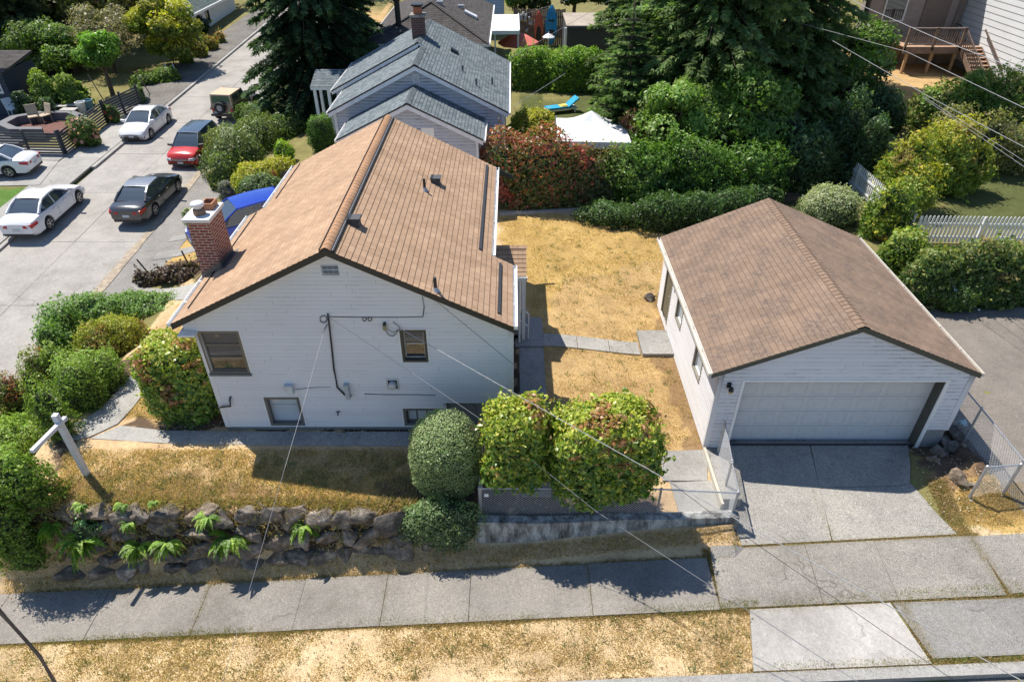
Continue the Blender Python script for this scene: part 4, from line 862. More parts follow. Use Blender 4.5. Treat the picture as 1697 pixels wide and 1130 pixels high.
m = MB(); shingles(m, (-10.2, 34.9, 2.62), (-8.3, 34.9, 2.62), (-8.3, 36.4, 3.1), (-10.2, 36.4, 3.1)); slab_under(m, (-10.2, 34.92, 2.62), (-8.3, 34.92, 2.62), (-8.3, 36.4, 3.1), (-10.2, 36.4, 3.1), .16, 1); po = m.build('porch_roof', [SH_GRY, TRIM_W], NH)
for (x, y) in ((-10.05, 35.1), (-9.35, 35.1), (-10.05, 36.2)): m = MB(); m.box((x-.07, y-.07, .2), (x+.07, y+.07, 2.6)); m.build('porch_column', TRIM_W, NH)
m = MB(); m.box((-10.3, 34.9, -.2), (-8.2, 36.6, .25)); m.build('porch_floor', CONC, NH)
m = MB()
for z in (.5, 1.05): m.bar((-9.3, 35.0, z), (-8.3, 34.4, z), .05, .05)
for k in range(8): x = -9.3+k*.14; m.bar((x, 35-.6*(x+9.3), .5), (x, 35-.6*(x+9.3), 1.05), .03, .03, up=(1, 0, 0))
m.build('porch_railing', TRIM_W, NH)
# ================================================================== brown hip roofed house beyond
BH = thing('house', 'house with a dark brown hipped roof and a skylight, beyond the grey gabled house', 'house', (-5, 50, 0))
m = MB(); xl_, xr_, y0, yr, yb, ze, zt = -8.8, -1.4, 43, 46.7, 56, 2.9, 4.6; xc = (xl_+xr_)/2
shingles(m, (xl_, y0, ze), (xr_, y0, ze), (xc+.001, yr, zt), (xc, yr, zt), 0, .18); shingles(m, (xr_, y0, ze), (xr_, yb, ze), (xc, yb, zt), (xc, yr, zt), 0, .18); shingles(m, (xl_, yb, ze), (xl_, y0, ze), (xc, yr, zt), (xc, yb, zt), 0, .18)
for a in ((xl_, y0), (xr_, y0)):
    A = Vector((a[0], a[1], ze+.03)); B = Vector((xc, yr, zt+.03)); n = 26
    for k in range(n): p, q = ptl(A, B, k/n), ptl(A, B, (k+1.1)/n); m.bar(p+Vector((0, 0, .02)), q+Vector((0, 0, .0)), .22, .03, mi=0)
hr = m.build('roof', [SH_DKB], BH)
m = MB(); m.box((xl_+.4, y0+.4, -.2), (xr_-.4, yb, ze-.05)); m.build('wall', plain('grey_stucco', (.35, .37, .4), .9), BH)
m = MB(); m.box((xl_, y0-.02, ze-.14), (xr_, y0+.0, ze-.0)); m.box((xr_, y0, ze-.14), (xr_+.1, yb, ze)); m.box((xl_-.05, y0, ze-.14), (xl_, yb, ze)); m.build('gutter', TRIM_W, BH)
m = MB(); m.tube([(-6.95, 44.6, 3.3), (-6.95, 44.6, 5.0)], .17, 10); m.lathe([(.2, 0), (.24, .06), (.24, .14), (0, .2)], (-6.95, 44.6, 5.0), 12); m.build('flue', BLACKP, BH)
m = MB(); m.hexa([(-3.1, 48, 3.72), (-2.3, 48, 3.35), (-2.3, 48.6, 3.35), (-3.1, 48.6, 3.72), (-3.1, 48, 3.86), (-2.3, 48, 3.49), (-2.3, 48.6, 3.49), (-3.1, 48.6, 3.86)]); m.build('skylight', [plain('pale_frame', (.6, .6, .6), .4)], BH)
for (x, y) in ((-4.6, 47.2), (-3.4, 49.2)): z = zt-.46*(x-xc); m = MB(); m.box((x-.2, y-.15, z), (x+.2, y+.15, z+.2)); m.build('roof_vent', GALV, BH)
PC = thing('patio_cover', 'flat white patio cover on posts beside the brown hipped roof', 'patio cover', (-.6, 49, 0))
m = MB(); m.box((-1.3, 46.6, 2.85), (.5, 52, 2.95)); m.build('roof', plain('chalky_white', (.62, .6, .57), .7, .08), PC)
m = MB(); m.box((.42, 46.55, 2.72), (.5, 52.05, 3.0)); m.box((-1.3, 46.5, 2.74), (.5, 46.58, 2.96)); m.build('fascia', TRIM_W, PC)
for x in (-1.1, .4): m = MB(); m.box((x-.05, 46.65, 0), (x+.05, 46.75, 2.85)); m.build('post', TRIM_W, PC)
BL = thing('house', 'light blue house with one white framed window at the top edge, behind the hipped roof', 'house', (-3, 62, 0))
m = MB(); siding(m, (0, 60, 0), (1, 0, 0), (0, -1, 0), -4.6, -.7, 0, 6, .2, [(-3.5, -2.75, 2.6, 3.8)]); m.build('wall', siding_mat('light_blue_siding', (.36, .5, .68), .1), BL); m = MB(); m.box((-4.6, 60.1, 0), (-.7, 67, 6)); m.build('side_wall', MATS['light_blue_siding'], BL)
window(BL, (0, 60, 0), (1, 0, 0), (0, -1, 0), -3.5, -2.75, 2.6, 3.8, fw=.12, mframe=TRIM_W, mull=(.5,))
# ================================================================== back garden things
def umbrella(name, label, p, r, zt, zb, mat, pole, ng=8):
    t = thing(name, label, 'umbrella', p); m = MB(); x, y, z = p
    ring = [(x+r*math.cos(2*math.pi*k/ng), y+r*math.sin(2*math.pi*k/ng), zb) for k in range(ng)]; mid = [(x+r*.5*math.cos(2*math.pi*k/ng), y+r*.5*math.sin(2*math.pi*k/ng), zb+(zt-zb)*.62) for k in range(ng)]
    for k in range(ng):
        a, b = k, (k+1) % ng; m.poly([ring[a], ring[b], mid[b], mid[a]]); m.poly([mid[a], mid[b], (x, y, zt)]); m.poly([ring[a], ring[b], (ring[b][0], ring[b][1], zb-.1*r), (ring[a][0], ring[a][1], zb-.1*r)])
    m.build('canopy', mat, t); m = MB(); m.tube([(x, y, 0), (x, y, zt+.06)], .03, 8); m.lathe([(.05, 0), (.03, .05), (0, .07)], (x, y, zt+.02), 8); m.build('pole', pole, t)
    return t
umbrella('parasol', 'faded red garden parasol behind the clipped green hedge', tuple(PZ(859, 114, 0)), 1.4, 2.35, 1.75, plain('faded_red', (.62, .16, .12), .9, .1), WOOD_BR)
umbrella('parasol', 'tiny white garden parasol in front of the blue kayak', tuple(PZ(908, 98, 0)), .45, 1.75, 1.5, TRIM_W, TRIM_W)
m = MB()
for k in range(26):
    x = .2+k*.15; m.box((x, 56.0, 0), (x+.135, 56.04, 2.6+.03*math.sin(k*2.1)))
m.box((.2, 55.93, .6), (4.1, 56, .7)); m.box((.2, 55.93, 2.0), (4.1, 56, 2.1)); tag(m.build('board_fence', plain('old_boards', (.2, .14, .11), .9, .4, 3)), 'brown upright board fence hung with buoys behind the kayaks', 'fence')
random.seed(8)
for k in range(15):
    x = .6+random.random()*1.7; z = .9+random.random()*1.3; m = MB(); m.lathe([(0, 0), (.08, .03), (.1, .12), (.08, .26), (.02, .32)], (0, 0, 0), 8)
    o = m.build('buoy', plain('pale_buoy', (.5, .5, .5), .6, .3)); o.location = (x-.2, 55.86, z); o.rotation_euler = (random.uniform(-.2, .2), random.uniform(-.7, .7), 0)
    tag(o, 'small pale crab pot buoy hanging on the brown board fence', 'buoy', 'buoys hung on the board fence')
def kayak(label, x, y, z0, L, wd, col, hole=True, slim=0):
    t = thing('kayak', label, 'kayak', (x, y, z0)); m = MB(); n = 16; prof = []
    for i in range(n+1):
        s = i/n; w = wd/2*math.sin(math.pi*min(1, max(0, .06+.9*s)))**.7; prof.append((w, s*L))
    for i in range(n):
        (w0, a), (w1, b) = prof[i], prof[i+1]
        for s in (-1, 1):
            m.poly([(x, y-.16, z0+a), (x+s*w0, y-.03, z0+a), (x+s*w1, y-.03, z0+b), (x, y-.16, z0+b)]); m.poly([(x, y+.1, z0+a), (x+s*w0, y-.03, z0+a), (x+s*w1, y-.03, z0+b), (x, y+.1, z0+b)])
    m.build('hull', col, t, smooth=True)
    for (c, h) in (((.3, .5), (.62, .12)) if hole else ((.25, .9), )): 
        m = MB(); m.lathe([(0, -.19), (wd*.28, -.17), (wd*.3, -.1)], (0, 0, 0), 14, 'y'); q = m.build('cockpit', BLACKP, t, local=True); q.location = (0, 0, L*c); q.scale = (1, 1, h/.12*.25*(1 if hole else 2.2))
    return t
kayak('bright blue kayak standing upright against the board fence', 3.0, 55.6, .2, 2.75, .9, plain('kayak_blue', (.02, .26, .5), .4, .1))
kayak('red kayak standing upright left of the blue one', 2.05, 55.6, .1, 2.5, .7, plain('kayak_red', (.55, .12, .07), .4, .1), False)
SHD = thing('shed', 'low shed with a flat sandy grey roof right of the blue kayak', 'shed', (6, 51, 0))
m = MB(); m.box((3.75, 49.8, 2.55), (9.5, 54.5, 2.63)); m.build('roof', concrete_mat('sandy_roof', (.42, .36, .29), .2, grain=20), SHD); m = MB(); m.box((3.8, 49.9, 0), (9.4, 54.4, 2.5)); m.box((3.75, 49.75, 2.4), (9.5, 49.8, 2.58)); m.build('wall', plain('dark_shed_wall', (.05, .055, .06), .8), SHD)
m = MB(); m.tube([(7.9, 51, 2.6), (7.9, 51, 2.95)], .06, 8); m.build('vent_pipe', BLACKP, SHD); m = MB(); m.box((3.62, 49.7, 0), (3.76, 49.85, 2.5)); m.build('post', TRIM_W, SHD)
L_ = PZ(930, 186, 0); LG = thing('sun_lounger', 'blue cushioned white sun lounger with a yellow towel on the lawn', 'sun lounger', (L_.x, L_.y, 0), rz=R(20))
m = MB(); m.box((-.95, -.3, .28), (.35, .3, .36)); m.hexa([(.35, -.3, .28), (1.0, -.3, .72), (1.0, .3, .72), (.35, .3, .28), (.35, -.3, .36), (.95, -.3, .8), (.95, .3, .8), (.35, .3, .36)]); m.build('cushion', plain('lounger_blue', (.01, .3, .5), .8, .08), LG, local=True)
m = MB(); m.box((-.97, -.32, .2), (.9, .32, .27)); m.build('frame', TRIM_W, LG, local=True)
for x in (-.85, .75):
    for y in (-.27, .27): m = MB(); m.box((x-.04, y-.04, 0), (x+.04, y+.04, .2)); m.build('leg', TRIM_W, LG, local=True)
m = MB(); m.box((-.15, -.26, .362), (.3, .2, .39)); m.box((.0, -.2, .391), (.3, .15, .42)); o = m.build('towel', plain('towel_yellow', (.6, .5, .12), .9)); o.location = (L_.x, L_.y, 0); o.rotation_euler = (0, 0, R(20)); tag(o, 'folded yellow towel on the blue sun lounger', 'towel')
CNP = thing('canopy_tent', 'white pop up canopy tent behind the red leaved hedge', 'tent', (3.6, 30.6, 0))
m = MB(); c0 = (3.6, 30.6, 2.75); cs = [(2.05, 28.9, 1.95), (5.2, 28.7, 1.95), (5.3, 31.8, 1.95), (2.1, 32.1, 1.95)]
for i in range(4):
    a, b = Vector(cs[i]), Vector(cs[(i+1) % 4]); n = 8; cc = Vector(c0)
    for k in range(n):
        p, q = ptl(a, b, k/n), ptl(a, b, (k+1)/n)
        for s in range(4):
            f0, f1 = s/4, (s+1)/4; sag = lambda f, u: Vector((0, 0, -.25*math.sin(math.pi*f)*(1-.4*abs(2*u-1))))
            m.poly([ptl(p, cc, f0)+sag(f0, k/n), ptl(q, cc, f0)+sag(f0, (k+1)/n), ptl(q, cc, f1)+sag(f1, (k+1)/n), ptl(p, cc, f1)+sag(f1, k/n)])
    m.poly([a, b, b-Vector((0, 0, .3)), a-Vector((0, 0, .3))])
m.build('canopy', plain('tent_white', (.75, .76, .78), .8, .04), CNP, smooth=True)
for c in cs: m = MB(); m.tube([(c[0], c[1], 0), (c[0], c[1], 2.05)], .025, 6); m.build('leg', GALV, CNP)
# low white deck rail by the grey house corner
m = MB()
for x in (.35, .95): m.box((x-.04, 32.3, 0), (x+.04, 32.38, .9))
m.box((-.1, 32.28, .85), (1.3, 32.4, .93)); tag(m.build('deck_railing', TRIM_W), 'short white railing beside the right wall of the blue-grey house', 'railing')
# ================================================================== white house with timber deck, top right
WH = thing('house', 'large white clapboard house with brown recessed wall, top right corner', 'house', (31, 40, 0))
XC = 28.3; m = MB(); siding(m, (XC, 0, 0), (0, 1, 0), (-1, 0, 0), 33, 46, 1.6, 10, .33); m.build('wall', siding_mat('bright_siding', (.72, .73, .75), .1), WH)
m = MB(); m.box((XC+.05, 33, -1), (40, 46, 10)); m.build('carcass', MATS['bright_siding'], WH); m = MB(); m.box((XC-.01, 33, -1), (XC+.06, 46, 1.62)); m.build('foundation', CONC_N, WH)
m = MB(); m.box((22, 46.0, 2.7), (XC, 46.5, 10)); m.build('recessed_wall', plain('taupe_boards', (.3, .245, .22), .8, .15, 2), WH)
m = MB(); m.box((22, 45.6, -1), (XC, 46.0, 2.65)); m.build('lower_wall', plain('tan_plywood', (.36, .28, .19), .85, .15, 2), WH)
for k in range(5): m = MB(); m.box((22.6+k*1.15, 45.56, .4), (22.63+k*1.15, 45.6, 2.6)); m.build('batten', WOOD_BR, WH)
m = MB(); m.box((25.7, 45.94, 2.75), (27.3, 45.99, 5.2)); m.build('door', plain('brown_door', (.16, .12, .10), .6), WH); m = MB(); m.box((27.8, 45.9, 2.7), (28.15, 45.99, 9)); m.build('corner_trim', plain('brown_trim', (.24, .18, .15), .7), WH)
m = MB(); m.box((23.2, 45.93, 3.6), (24.6, 45.99, 5.0)); wf = m.build('window', TRIM_W, WH); m = MB(); m.box((23.3, 45.9, 3.7), (24.5, 45.93, 4.9)); m.build('pane', GLASS, wf)
DK = thing('timber_deck', 'raised brown timber deck with balustrade and stairs against the white house', 'deck', (26.5, 44, 0))
dx, dy0, dy1, dz = 25.5, 43.0, 45.9, 2.75
m = MB()
for k in range(20): y = dy0+k*.145; m.box((23.6, y, dz-.04), (XC-.03, y+.135, dz))
m.build('deck_boards', plain('deck_boards', (.42, .27, .18), .8, .2), DK)
m = MB(); m.box((23.6, dy0-.05, dz-.38), (XC-.05, dy0-.0, dz-.02)); m.build('fascia', WOOD_BR, DK)
for x in (24.0, 25.5, 26.9): m = MB(); m.box((x-.07, dy0+.1, gz(x, 43)-.2), (x+.07, dy0+.24, dz-.38)); m.build('post', WOOD_TAN, DK)
RB = plain('dark_balusters', (.12, .085, .07), .7, .2)
m = MB(); m.box((23.6, dy0-.05, dz+1.0), (27.0, dy0+.07, dz+1.06)); m.box((23.6, dy0-.02, dz+.1), (27.0, dy0+.03, dz+.16)); m.build('handrail', plain('grey_handrail', (.22, .17, .15), .6), DK)
for k in range(24): x = 23.7+k*.14; m = MB(); m.box((x, dy0-.01, dz+.1), (x+.04, dy0+.03, dz+1.0)); m.build('baluster', RB, DK)
for x in (23.65, 25.3, 26.95): m = MB(); m.box((x-.06, dy0-.05, dz-.2), (x+.06, dy0+.07, dz+1.08)); m.build('newel_post', WOOD_BR, DK)
ns = 10; rise = (dz-gz(27.6, 40))/ns
for k in range(ns): z = dz-(k+1)*rise; y = dy0-.28*(k+1); m = MB(); m.box((27.05, y-.02, z), (28.2, y+.27, z+.045)); m.build('stair_tread', plain('tread_wood', (.38, .24, .16), .8, .2), DK)
for x in (27.02, 28.22): m = MB(); m.bar((x, dy0, dz-.1), (x, dy0-.28*ns, dz-.1-ns*rise), .05, .3); m.build('stringer', WOOD_BR, DK)
for x in (27.02, 28.1): m = MB(); m.bar((x, dy0, dz+.95), (x, dy0-.28*ns, dz+.95-ns*rise), .06, .08); m.build('stair_rail', RB, DK)
for k in range(14): y = dy0-.2*k; m = MB(); z = dz-(k*.2/.28)*rise; m.box((27.0, y-.02, z), (27.04, y+.02, z+.95)); m.build('stair_baluster', RB, DK)
o = MB(); o.box((27.2, 44.0, dz), (27.25, 44.05, dz+1.0)); o.box((27.2, 44.6, dz), (27.25, 44.65, dz+1.0)); o.tube([(27.2, 44, dz+1), (27.2, 44.6, dz+1)], .03, 6); tag(o.build('barrier', BLACKP), 'thin black metal frame standing on the timber deck by the white wall', 'metal frame')
# ================================================================== far left houses
TH = thing('house', 'white walled house with a grey-green roof at the top edge beyond the street trees', 'house', (-27, 60, 0))
g0 = 0.; m = MB(); siding(m, (0, 58, 0), (1, 0, 0), (0, -1, 0), -30, -25.5, -.5, 2.0, .2, [(-27.7, -27.1, .6, 1.6), (-26.6, -26.0, .6, 1.6)]); siding(m, (-25.5, 0, 0), (0, 1, 0), (1, 0, 0), 58, 68, -.5, 2.0, .2, [(59, 59.8, .6, 1.6), (61, 61.8, .6, 1.6)]); m.build('wall', WHITE, TH)
m = MB(); m.box((-30, 58.1, -.5), (-25.6, 68, 1.95)); m.build('carcass', MATS['dark_interior'], TH)
for a in ((-27.7, -27.1), (-26.6, -26.0)): window(TH, (0, 58, 0), (1, 0, 0), (0, -1, 0), a[0], a[1], .6, 1.6, mframe=TRIM_DK)
for a in ((59, 59.8), (61, 61.8)): window(TH, (-25.5, 0, 0), (0, 1, 0), (1, 0, 0), a[0], a[1], .6, 1.6, mframe=TRIM_DK)
m = MB(); shingles(m, (-30.6, 57.5, 2.0), (-25, 57.5, 2.0), (-27.8, 60.3, 4.0), (-27.81, 60.3, 4.0), 0, .2); shingles(m, (-25, 57.5, 2.0), (-25, 69, 2.0), (-27.8, 69, 4.0), (-27.8, 60.3, 4.0), 0, .2); shingles(m, (-30.6, 69, 2.0), (-30.6, 57.5, 2.0), (-27.81, 60.3, 4.0), (-27.81, 69, 4.0), 0, .2)
m.bar((-25, 57.5, 2.06), (-27.8, 60.3, 4.06), .25, .05, mi=1); m.bar((-30.6, 57.5, 2.06), (-27.8, 60.3, 4.06), .25, .05, mi=1); m.box((-30.6, 57.45, 1.85), (-24.95, 57.5, 2.02), 1); m.box((-25, 57.5, 1.85), (-24.9, 69, 2.02), 1); m.build('roof', [SH_GRN, TRIM_W], TH)
DH = thing('house', 'dark navy house with a white framed window at the left edge', 'house', (-33, 38, 0))
c0 = PG(32, 190); hx, hy = c0.x, c0.y; g = gz(hx, hy); hole = (hx-1.5, hx-.35, g+1.2, g+2.2)
m = MB(); siding(m, (0, hy, 0), (1, 0, 0), (0, -1, 0), hx-6, hx, g, g+2.4, .2, [hole]); siding(m, (hx, 0, 0), (0, 1, 0), (1, 0, 0), hy, hy+3, g, g+2.4, .2); m.build('wall', siding_mat('navy_siding', (.035, .045, .07), .1), DH)
m = MB(); m.box((hx-6, hy+.1, g), (hx-.1, hy+2.9, g+2.3)); m.build('carcass', MATS['dark_interior'], DH); window(DH, (0, hy, 0), (1, 0, 0), (0, -1, 0), *hole, fw=.09, mframe=TRIM_W, bars=(.5,), mull=(.5,), sashm=TRIM_W)
m = MB(); shingles(m, (hx-6.4, hy-.2, g+2.42), (hx+.15, hy-.2, g+2.42), (hx+.15, hy+3.1, g+2.9), (hx-6.4, hy+3.1, g+2.9), 0, .2); slab_under(m, (hx-6.4, hy-.2, g+2.42), (hx+.15, hy-.2, g+2.42), (hx+.15, hy+3.1, g+2.9), (hx-6.4, hy+3.1, g+2.9), .12, 0); m.build('roof', SH_DKB, DH)
# deck with a sunken fire pit seat, chairs, bins
dk0 = PG(70, 215); g = gz(dk0.x, dk0.y)
m = MB(); m.box((dk0.x-5.5, dk0.y-2.6, g-.3), (dk0.x+.2, dk0.y+2.9, g+.12)); tag(m.build('wood_deck', plain('charcoal_deck', (.04, .045, .055), .7, .2)), 'charcoal deck in front of the dark navy house', 'deck')
FP = thing('fire_pit_bench', 'octagonal dark bench round a red-brown fire pit floor inside the slat fence', 'bench', (dk0.x+.3, dk0.y, g)); m = MB(); n = 8; cx, cy = dk0.x+.3, dk0.y-.1
P8 = lambda r, k: (cx+r*1.35*math.cos((k+.5)*math.pi/4), cy+r*math.sin((k+.5)*math.pi/4))
for k in range(8):
    if k in (6, ): continue
    a, b, c, d = P8(1.75, k), P8(1.75, k+1), P8(1.35, k+1), P8(1.35, k); m.hexa([(*a, g+.1), (*b, g+.1), (*c, g+.1), (*d, g+.1), (*a, g+.6), (*b, g+.6), (*c, g+.6), (*d, g+.6)])
m.build('seat', plain('grey_bench', (.12, .12, .13), .6, .1), FP); m = MB(); m.poly([(*P8(1.34, k), g+.16) for k in range(8)]); m.build('pit_floor', plain('red_brown_floor', (.14, .06, .045), .9, .3, 5), FP)
for (px, py, rz, lab) in ((62, 208, .6, 'tan sling chair inside the octagonal bench'), (78, 206, -.5, 'cream cushioned chair inside the octagonal bench'), (40, 190, .3, 'white plastic garden chair beside the dark navy wall'), (28, 194, 1.0, 'white folding chair left of the plastic garden chair')):
    p = PG(px, py); t = thing('garden_chair', lab, 'chair', (p.x, p.y, g+.15), rz=rz); cm = TRIM_W if 'white' in lab else plain('tan_cloth', (.42, .34, .24), .9)
    m = MB(); m.box((-.28, -.28, .38), (.28, .28, .43)); m.build('seat', cm, t, local=True); m = MB(); m.hexa([(-.28, .25, .43), (.28, .25, .43), (.28, .3, .43), (-.28, .3, .43), (-.28, .42, .95), (.28, .42, .95), (.28, .47, .95), (-.28, .47, .95)]); m.build('backrest', cm, t, local=True)
    for a in (-.25, .25):
        for b in (-.25, .25): m = MB(); m.box((a-.02, b-.02, 0), (a+.02, b+.02, .38)); m.build('leg', cm, t, local=True)
for (px, py, c, lab) in ((138, 186, (.7, .7, .68), 'white planter pot behind the slat fence'), (150, 183, (.08, .2, .26), 'teal blue planter pot behind the slat fence')):
    p = PG(px, py); m = MB(); m.lathe([(0, 0), (.2, 0), (.28, .55), (.3, .6), (.26, .6), (.22, .5), (0, .48)], (p.x, p.y, p.z), 14); tag(m.build('planter_pot', plain('pot_'+lab[:4], c, .5)), lab, 'planter')
for i, (px, py) in enumerate(((105, 186), (118, 192), (128, 184))):
    p = PG(px, py); m = MB(); m.box((p.x-.4, p.y-.2, p.z), (p.x+.4, p.y+.2, p.z+.35)); m.box((p.x-.45, p.y-.25, p.z+.35), (p.x+.45, p.y+.25, p.z+.4), 1)
    tag(m.build('raised_planter', [plain('black_planter', (.05, .05, .055), .7), plain('weathered_top', (.4, .38, .35), .8)]), ('leftmost', 'front', 'rightmost')[i]+' of three low dark planters behind the slat fence', 'planter')
# ================================================================== foliage
def leaves_obj(name, P, N, size, cols, mat, parent=None, aspect=.5, fold=.0, rng=None, tilt=.55, droop=0.):
    n = len(P); rng = rng or np.random.default_rng(1)
    nn = N+rng.normal(0, tilt, (n, 3)); nn[:, 2] += .25; nn /= np.linalg.norm(nn, axis=1)[:, None]+1e-9
    a = np.cross(nn, rng.normal(0, 1, (n, 3))); a /= np.linalg.norm(a, axis=1)[:, None]+1e-9
    if droop: a[:, 2] -= droop; a /= np.linalg.norm(a, axis=1)[:, None]
    b = np.cross(nn, a); b /= np.linalg.norm(b, axis=1)[:, None]+1e-9
    s = (size*(.5+1.2*rng.random(n)**1.5)*(.8+.5*vnoise(P[:, 0]+P[:, 2], P[:, 1], 2.2, 3)))[:, None]; w = s*aspect*rng.uniform(.75, 1.25, (n, 1))
    V = np.stack([P-a*s*.5, P-b*w*.5+nn*s*.06, P+a*s*.5-nn*s*.08, P+b*w*.5+nn*s*.06], 1)
    if parent is not None: V = V-np.array(wloc(parent))
    me = bpy.data.meshes.new(name); me.vertices.add(n*4); me.vertices.foreach_set('co', V.astype(np.float32).ravel())
    me.loops.add(n*4); me.loops.foreach_set('vertex_index', np.arange(n*4, dtype=np.int32)); me.polygons.add(n)
    me.polygons.foreach_set('loop_start', np.arange(0, n*4, 4, dtype=np.int32)); me.polygons.foreach_set('loop_total', np.full(n, 4, dtype=np.int32)); me.update()
    c4 = np.ones((n, 4, 4), np.float32); c4[:, :, :3] = cols[:, None, :]; ca = me.color_attributes.new('Col', 'FLOAT_COLOR', 'POINT'); ca.data.foreach_set('color', c4.ravel())
    me.materials.append(mat); o = bpy.data.objects.new(name, me); COL.objects.link(o)
    if parent is not None: o.parent = parent
    return o
def lump(d, seed, k=14, amp=.16, width=6.):
    """smooth bumps over directions"""
    r = np.random.default_rng(seed); c = r.normal(0, 1, (k, 3)); c /= np.linalg.norm(c, axis=1)[:, None]; a = r.uniform(-1, 1, k)*amp
    return 1+(np.exp(width*(d@c.T-1))*a).sum(1)
def superq(d, p): return 1/((np.abs(d)**p).sum(1))**(1/p)
def n3(P, s, seed): return (vnoise(P[:, 0]+P[:, 2]*.83, P[:, 1]-P[:, 2]*.61, s, seed)+vnoise(P[:, 0]-P[:, 2]*.7, P[:, 2]*1.1+P[:, 1]*.5, s*1.07, seed+5))*.5
def shell(c, rad, p, n, seed, depth=.18, amp=.14, zmin=-.75, k=14, width=6., rough=.09):
    r = np.random.default_rng(seed); d = r.normal(0, 1, (int(n*1.5), 3)); rad = np.array(rad); c = np.array(c)
    # even-ish by area: weight directions with the radii
    d = d/np.sqrt(rad[None, :]); d /= np.linalg.norm(d, axis=1)[:, None]; d = d*1.0
    q = superq(d, p)*lump(d, seed, k, amp, width); t = 1-depth*r.random(len(d))**1.6
    P = d*(q*t)[:, None]; keep = P[:, 2] > zmin; P = P[keep][:n]; d = d[keep][:n]
    N = np.sign(P)*np.abs(P)**(p-1)/rad; N /= np.linalg.norm(N, axis=1)[:, None]+1e-9
    W_ = c+P*rad; f = n3(W_, 2.6, seed % 50)-.5+.6*(n3(W_, 7., seed % 50+9)-.5); W_ = W_+N*(f*rough*3.2)[:, None]; e = r.random(len(W_)) < .05; W_[e] += N[e]*rough*.9
    return W_, N, t[keep][:n]
def sprigs(P, N, rng, k, ln):
    """stray shoots that break the outline"""
    i = rng.choice(len(P), k); d = N[i]*.8+np.array([0, 0, .45])+rng.normal(0, .45, (k, 3)); d /= np.linalg.norm(d, axis=1)[:, None]; L = ln*rng.uniform(.3, 1.4, (k, 1)); PP, NN = [P], [N]
    for j in range(1, 7): PP.append(P[i]+d*L*j/6+rng.normal(0, ln*.06, (k, 3))); NN.append(np.cross(d, rng.normal(0, 1, (k, 3)))+np.array([0, 0, .6]))
    return np.concatenate(PP), np.concatenate(NN)
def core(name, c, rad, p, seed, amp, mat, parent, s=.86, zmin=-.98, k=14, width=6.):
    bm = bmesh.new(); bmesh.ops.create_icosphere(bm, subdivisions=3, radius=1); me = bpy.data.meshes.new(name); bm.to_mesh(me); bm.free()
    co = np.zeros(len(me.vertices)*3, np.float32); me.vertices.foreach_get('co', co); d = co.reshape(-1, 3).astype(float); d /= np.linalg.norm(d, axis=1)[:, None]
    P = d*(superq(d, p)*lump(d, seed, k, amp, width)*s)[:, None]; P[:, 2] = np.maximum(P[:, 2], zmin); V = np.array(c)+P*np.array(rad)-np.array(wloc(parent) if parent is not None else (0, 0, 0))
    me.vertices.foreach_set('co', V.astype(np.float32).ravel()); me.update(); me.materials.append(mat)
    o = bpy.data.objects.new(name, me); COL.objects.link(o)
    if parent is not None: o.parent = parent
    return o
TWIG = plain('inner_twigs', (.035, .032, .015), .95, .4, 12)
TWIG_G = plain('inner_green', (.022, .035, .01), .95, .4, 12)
def palette(n, cols, rng, var=.22, w=None):
    ci = rng.choice(len(cols), n, p=w); c = np.array(cols)[ci]; return c*(1+rng.uniform(-var, var, (n, 1)))*(1+rng.uniform(-.08, .08, (n, 3)))
def clumpy(P, s, seed):
    """0..1 noise in space so that colours come in patches"""
    return (vnoise(P[:, 0]+P[:, 2]*.7, P[:, 1]-P[:, 2]*.5, s, seed)*.65+vnoise(P[:, 0]-P[:, 2], P[:, 1]+P[:, 2], s*2.7, seed+3)*.35)
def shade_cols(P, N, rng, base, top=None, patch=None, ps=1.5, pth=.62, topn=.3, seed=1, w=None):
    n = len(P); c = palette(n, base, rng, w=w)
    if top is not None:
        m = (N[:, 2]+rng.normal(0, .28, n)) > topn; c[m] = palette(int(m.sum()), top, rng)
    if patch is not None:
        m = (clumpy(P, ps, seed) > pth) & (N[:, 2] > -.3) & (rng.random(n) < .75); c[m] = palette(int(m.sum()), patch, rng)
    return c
def fit_blob(L, Rr, T, B, ratio=1., p=2.4, hmin=.3, z=None, zs=-.75):
    """ellipsoid whose outline seen from the drone spans the pixel box"""
    g = np.random.default_rng(0).normal(0, 1, (700, 3)); g /= np.linalg.norm(g, axis=1)[:, None]; g = g*superq(g, p)[:, None]; g[:, 2] = np.maximum(g[:, 2], zs)
    b = PG((L+Rr)/2, B); t = (b.y*CT-(b.z-CAM_H)*ST); rx = (Rr-L)/2*t/FPX; xc, yc, h = b.x, b.y+rx*ratio, max(hmin, rx)
    for it in range(30):
        zg = gz(xc, yc) if z is None else z; ry = rx*ratio; rz = h/(1-zs); P = np.array([xc, yc, zg-zs*rz])+g*np.array([rx, ry, rz]); px, py = proj(P[:, 0], P[:, 1], P[:, 2])
        sc = t/FPX; xc += ((L+Rr)/2-(px.max()+px.min())/2)*sc; rx *= (1+.7*((Rr-L)/(px.max()-px.min())-1))
        yc -= .55*(B-py.max())*sc*1.25; h += .5*((py.min()-T)+(B-py.max()))*sc*.9; h = max(h, hmin)
    return (xc, yc, zg-zs*h/(1-zs)), (rx, rx*ratio, h/(1-zs)), zg
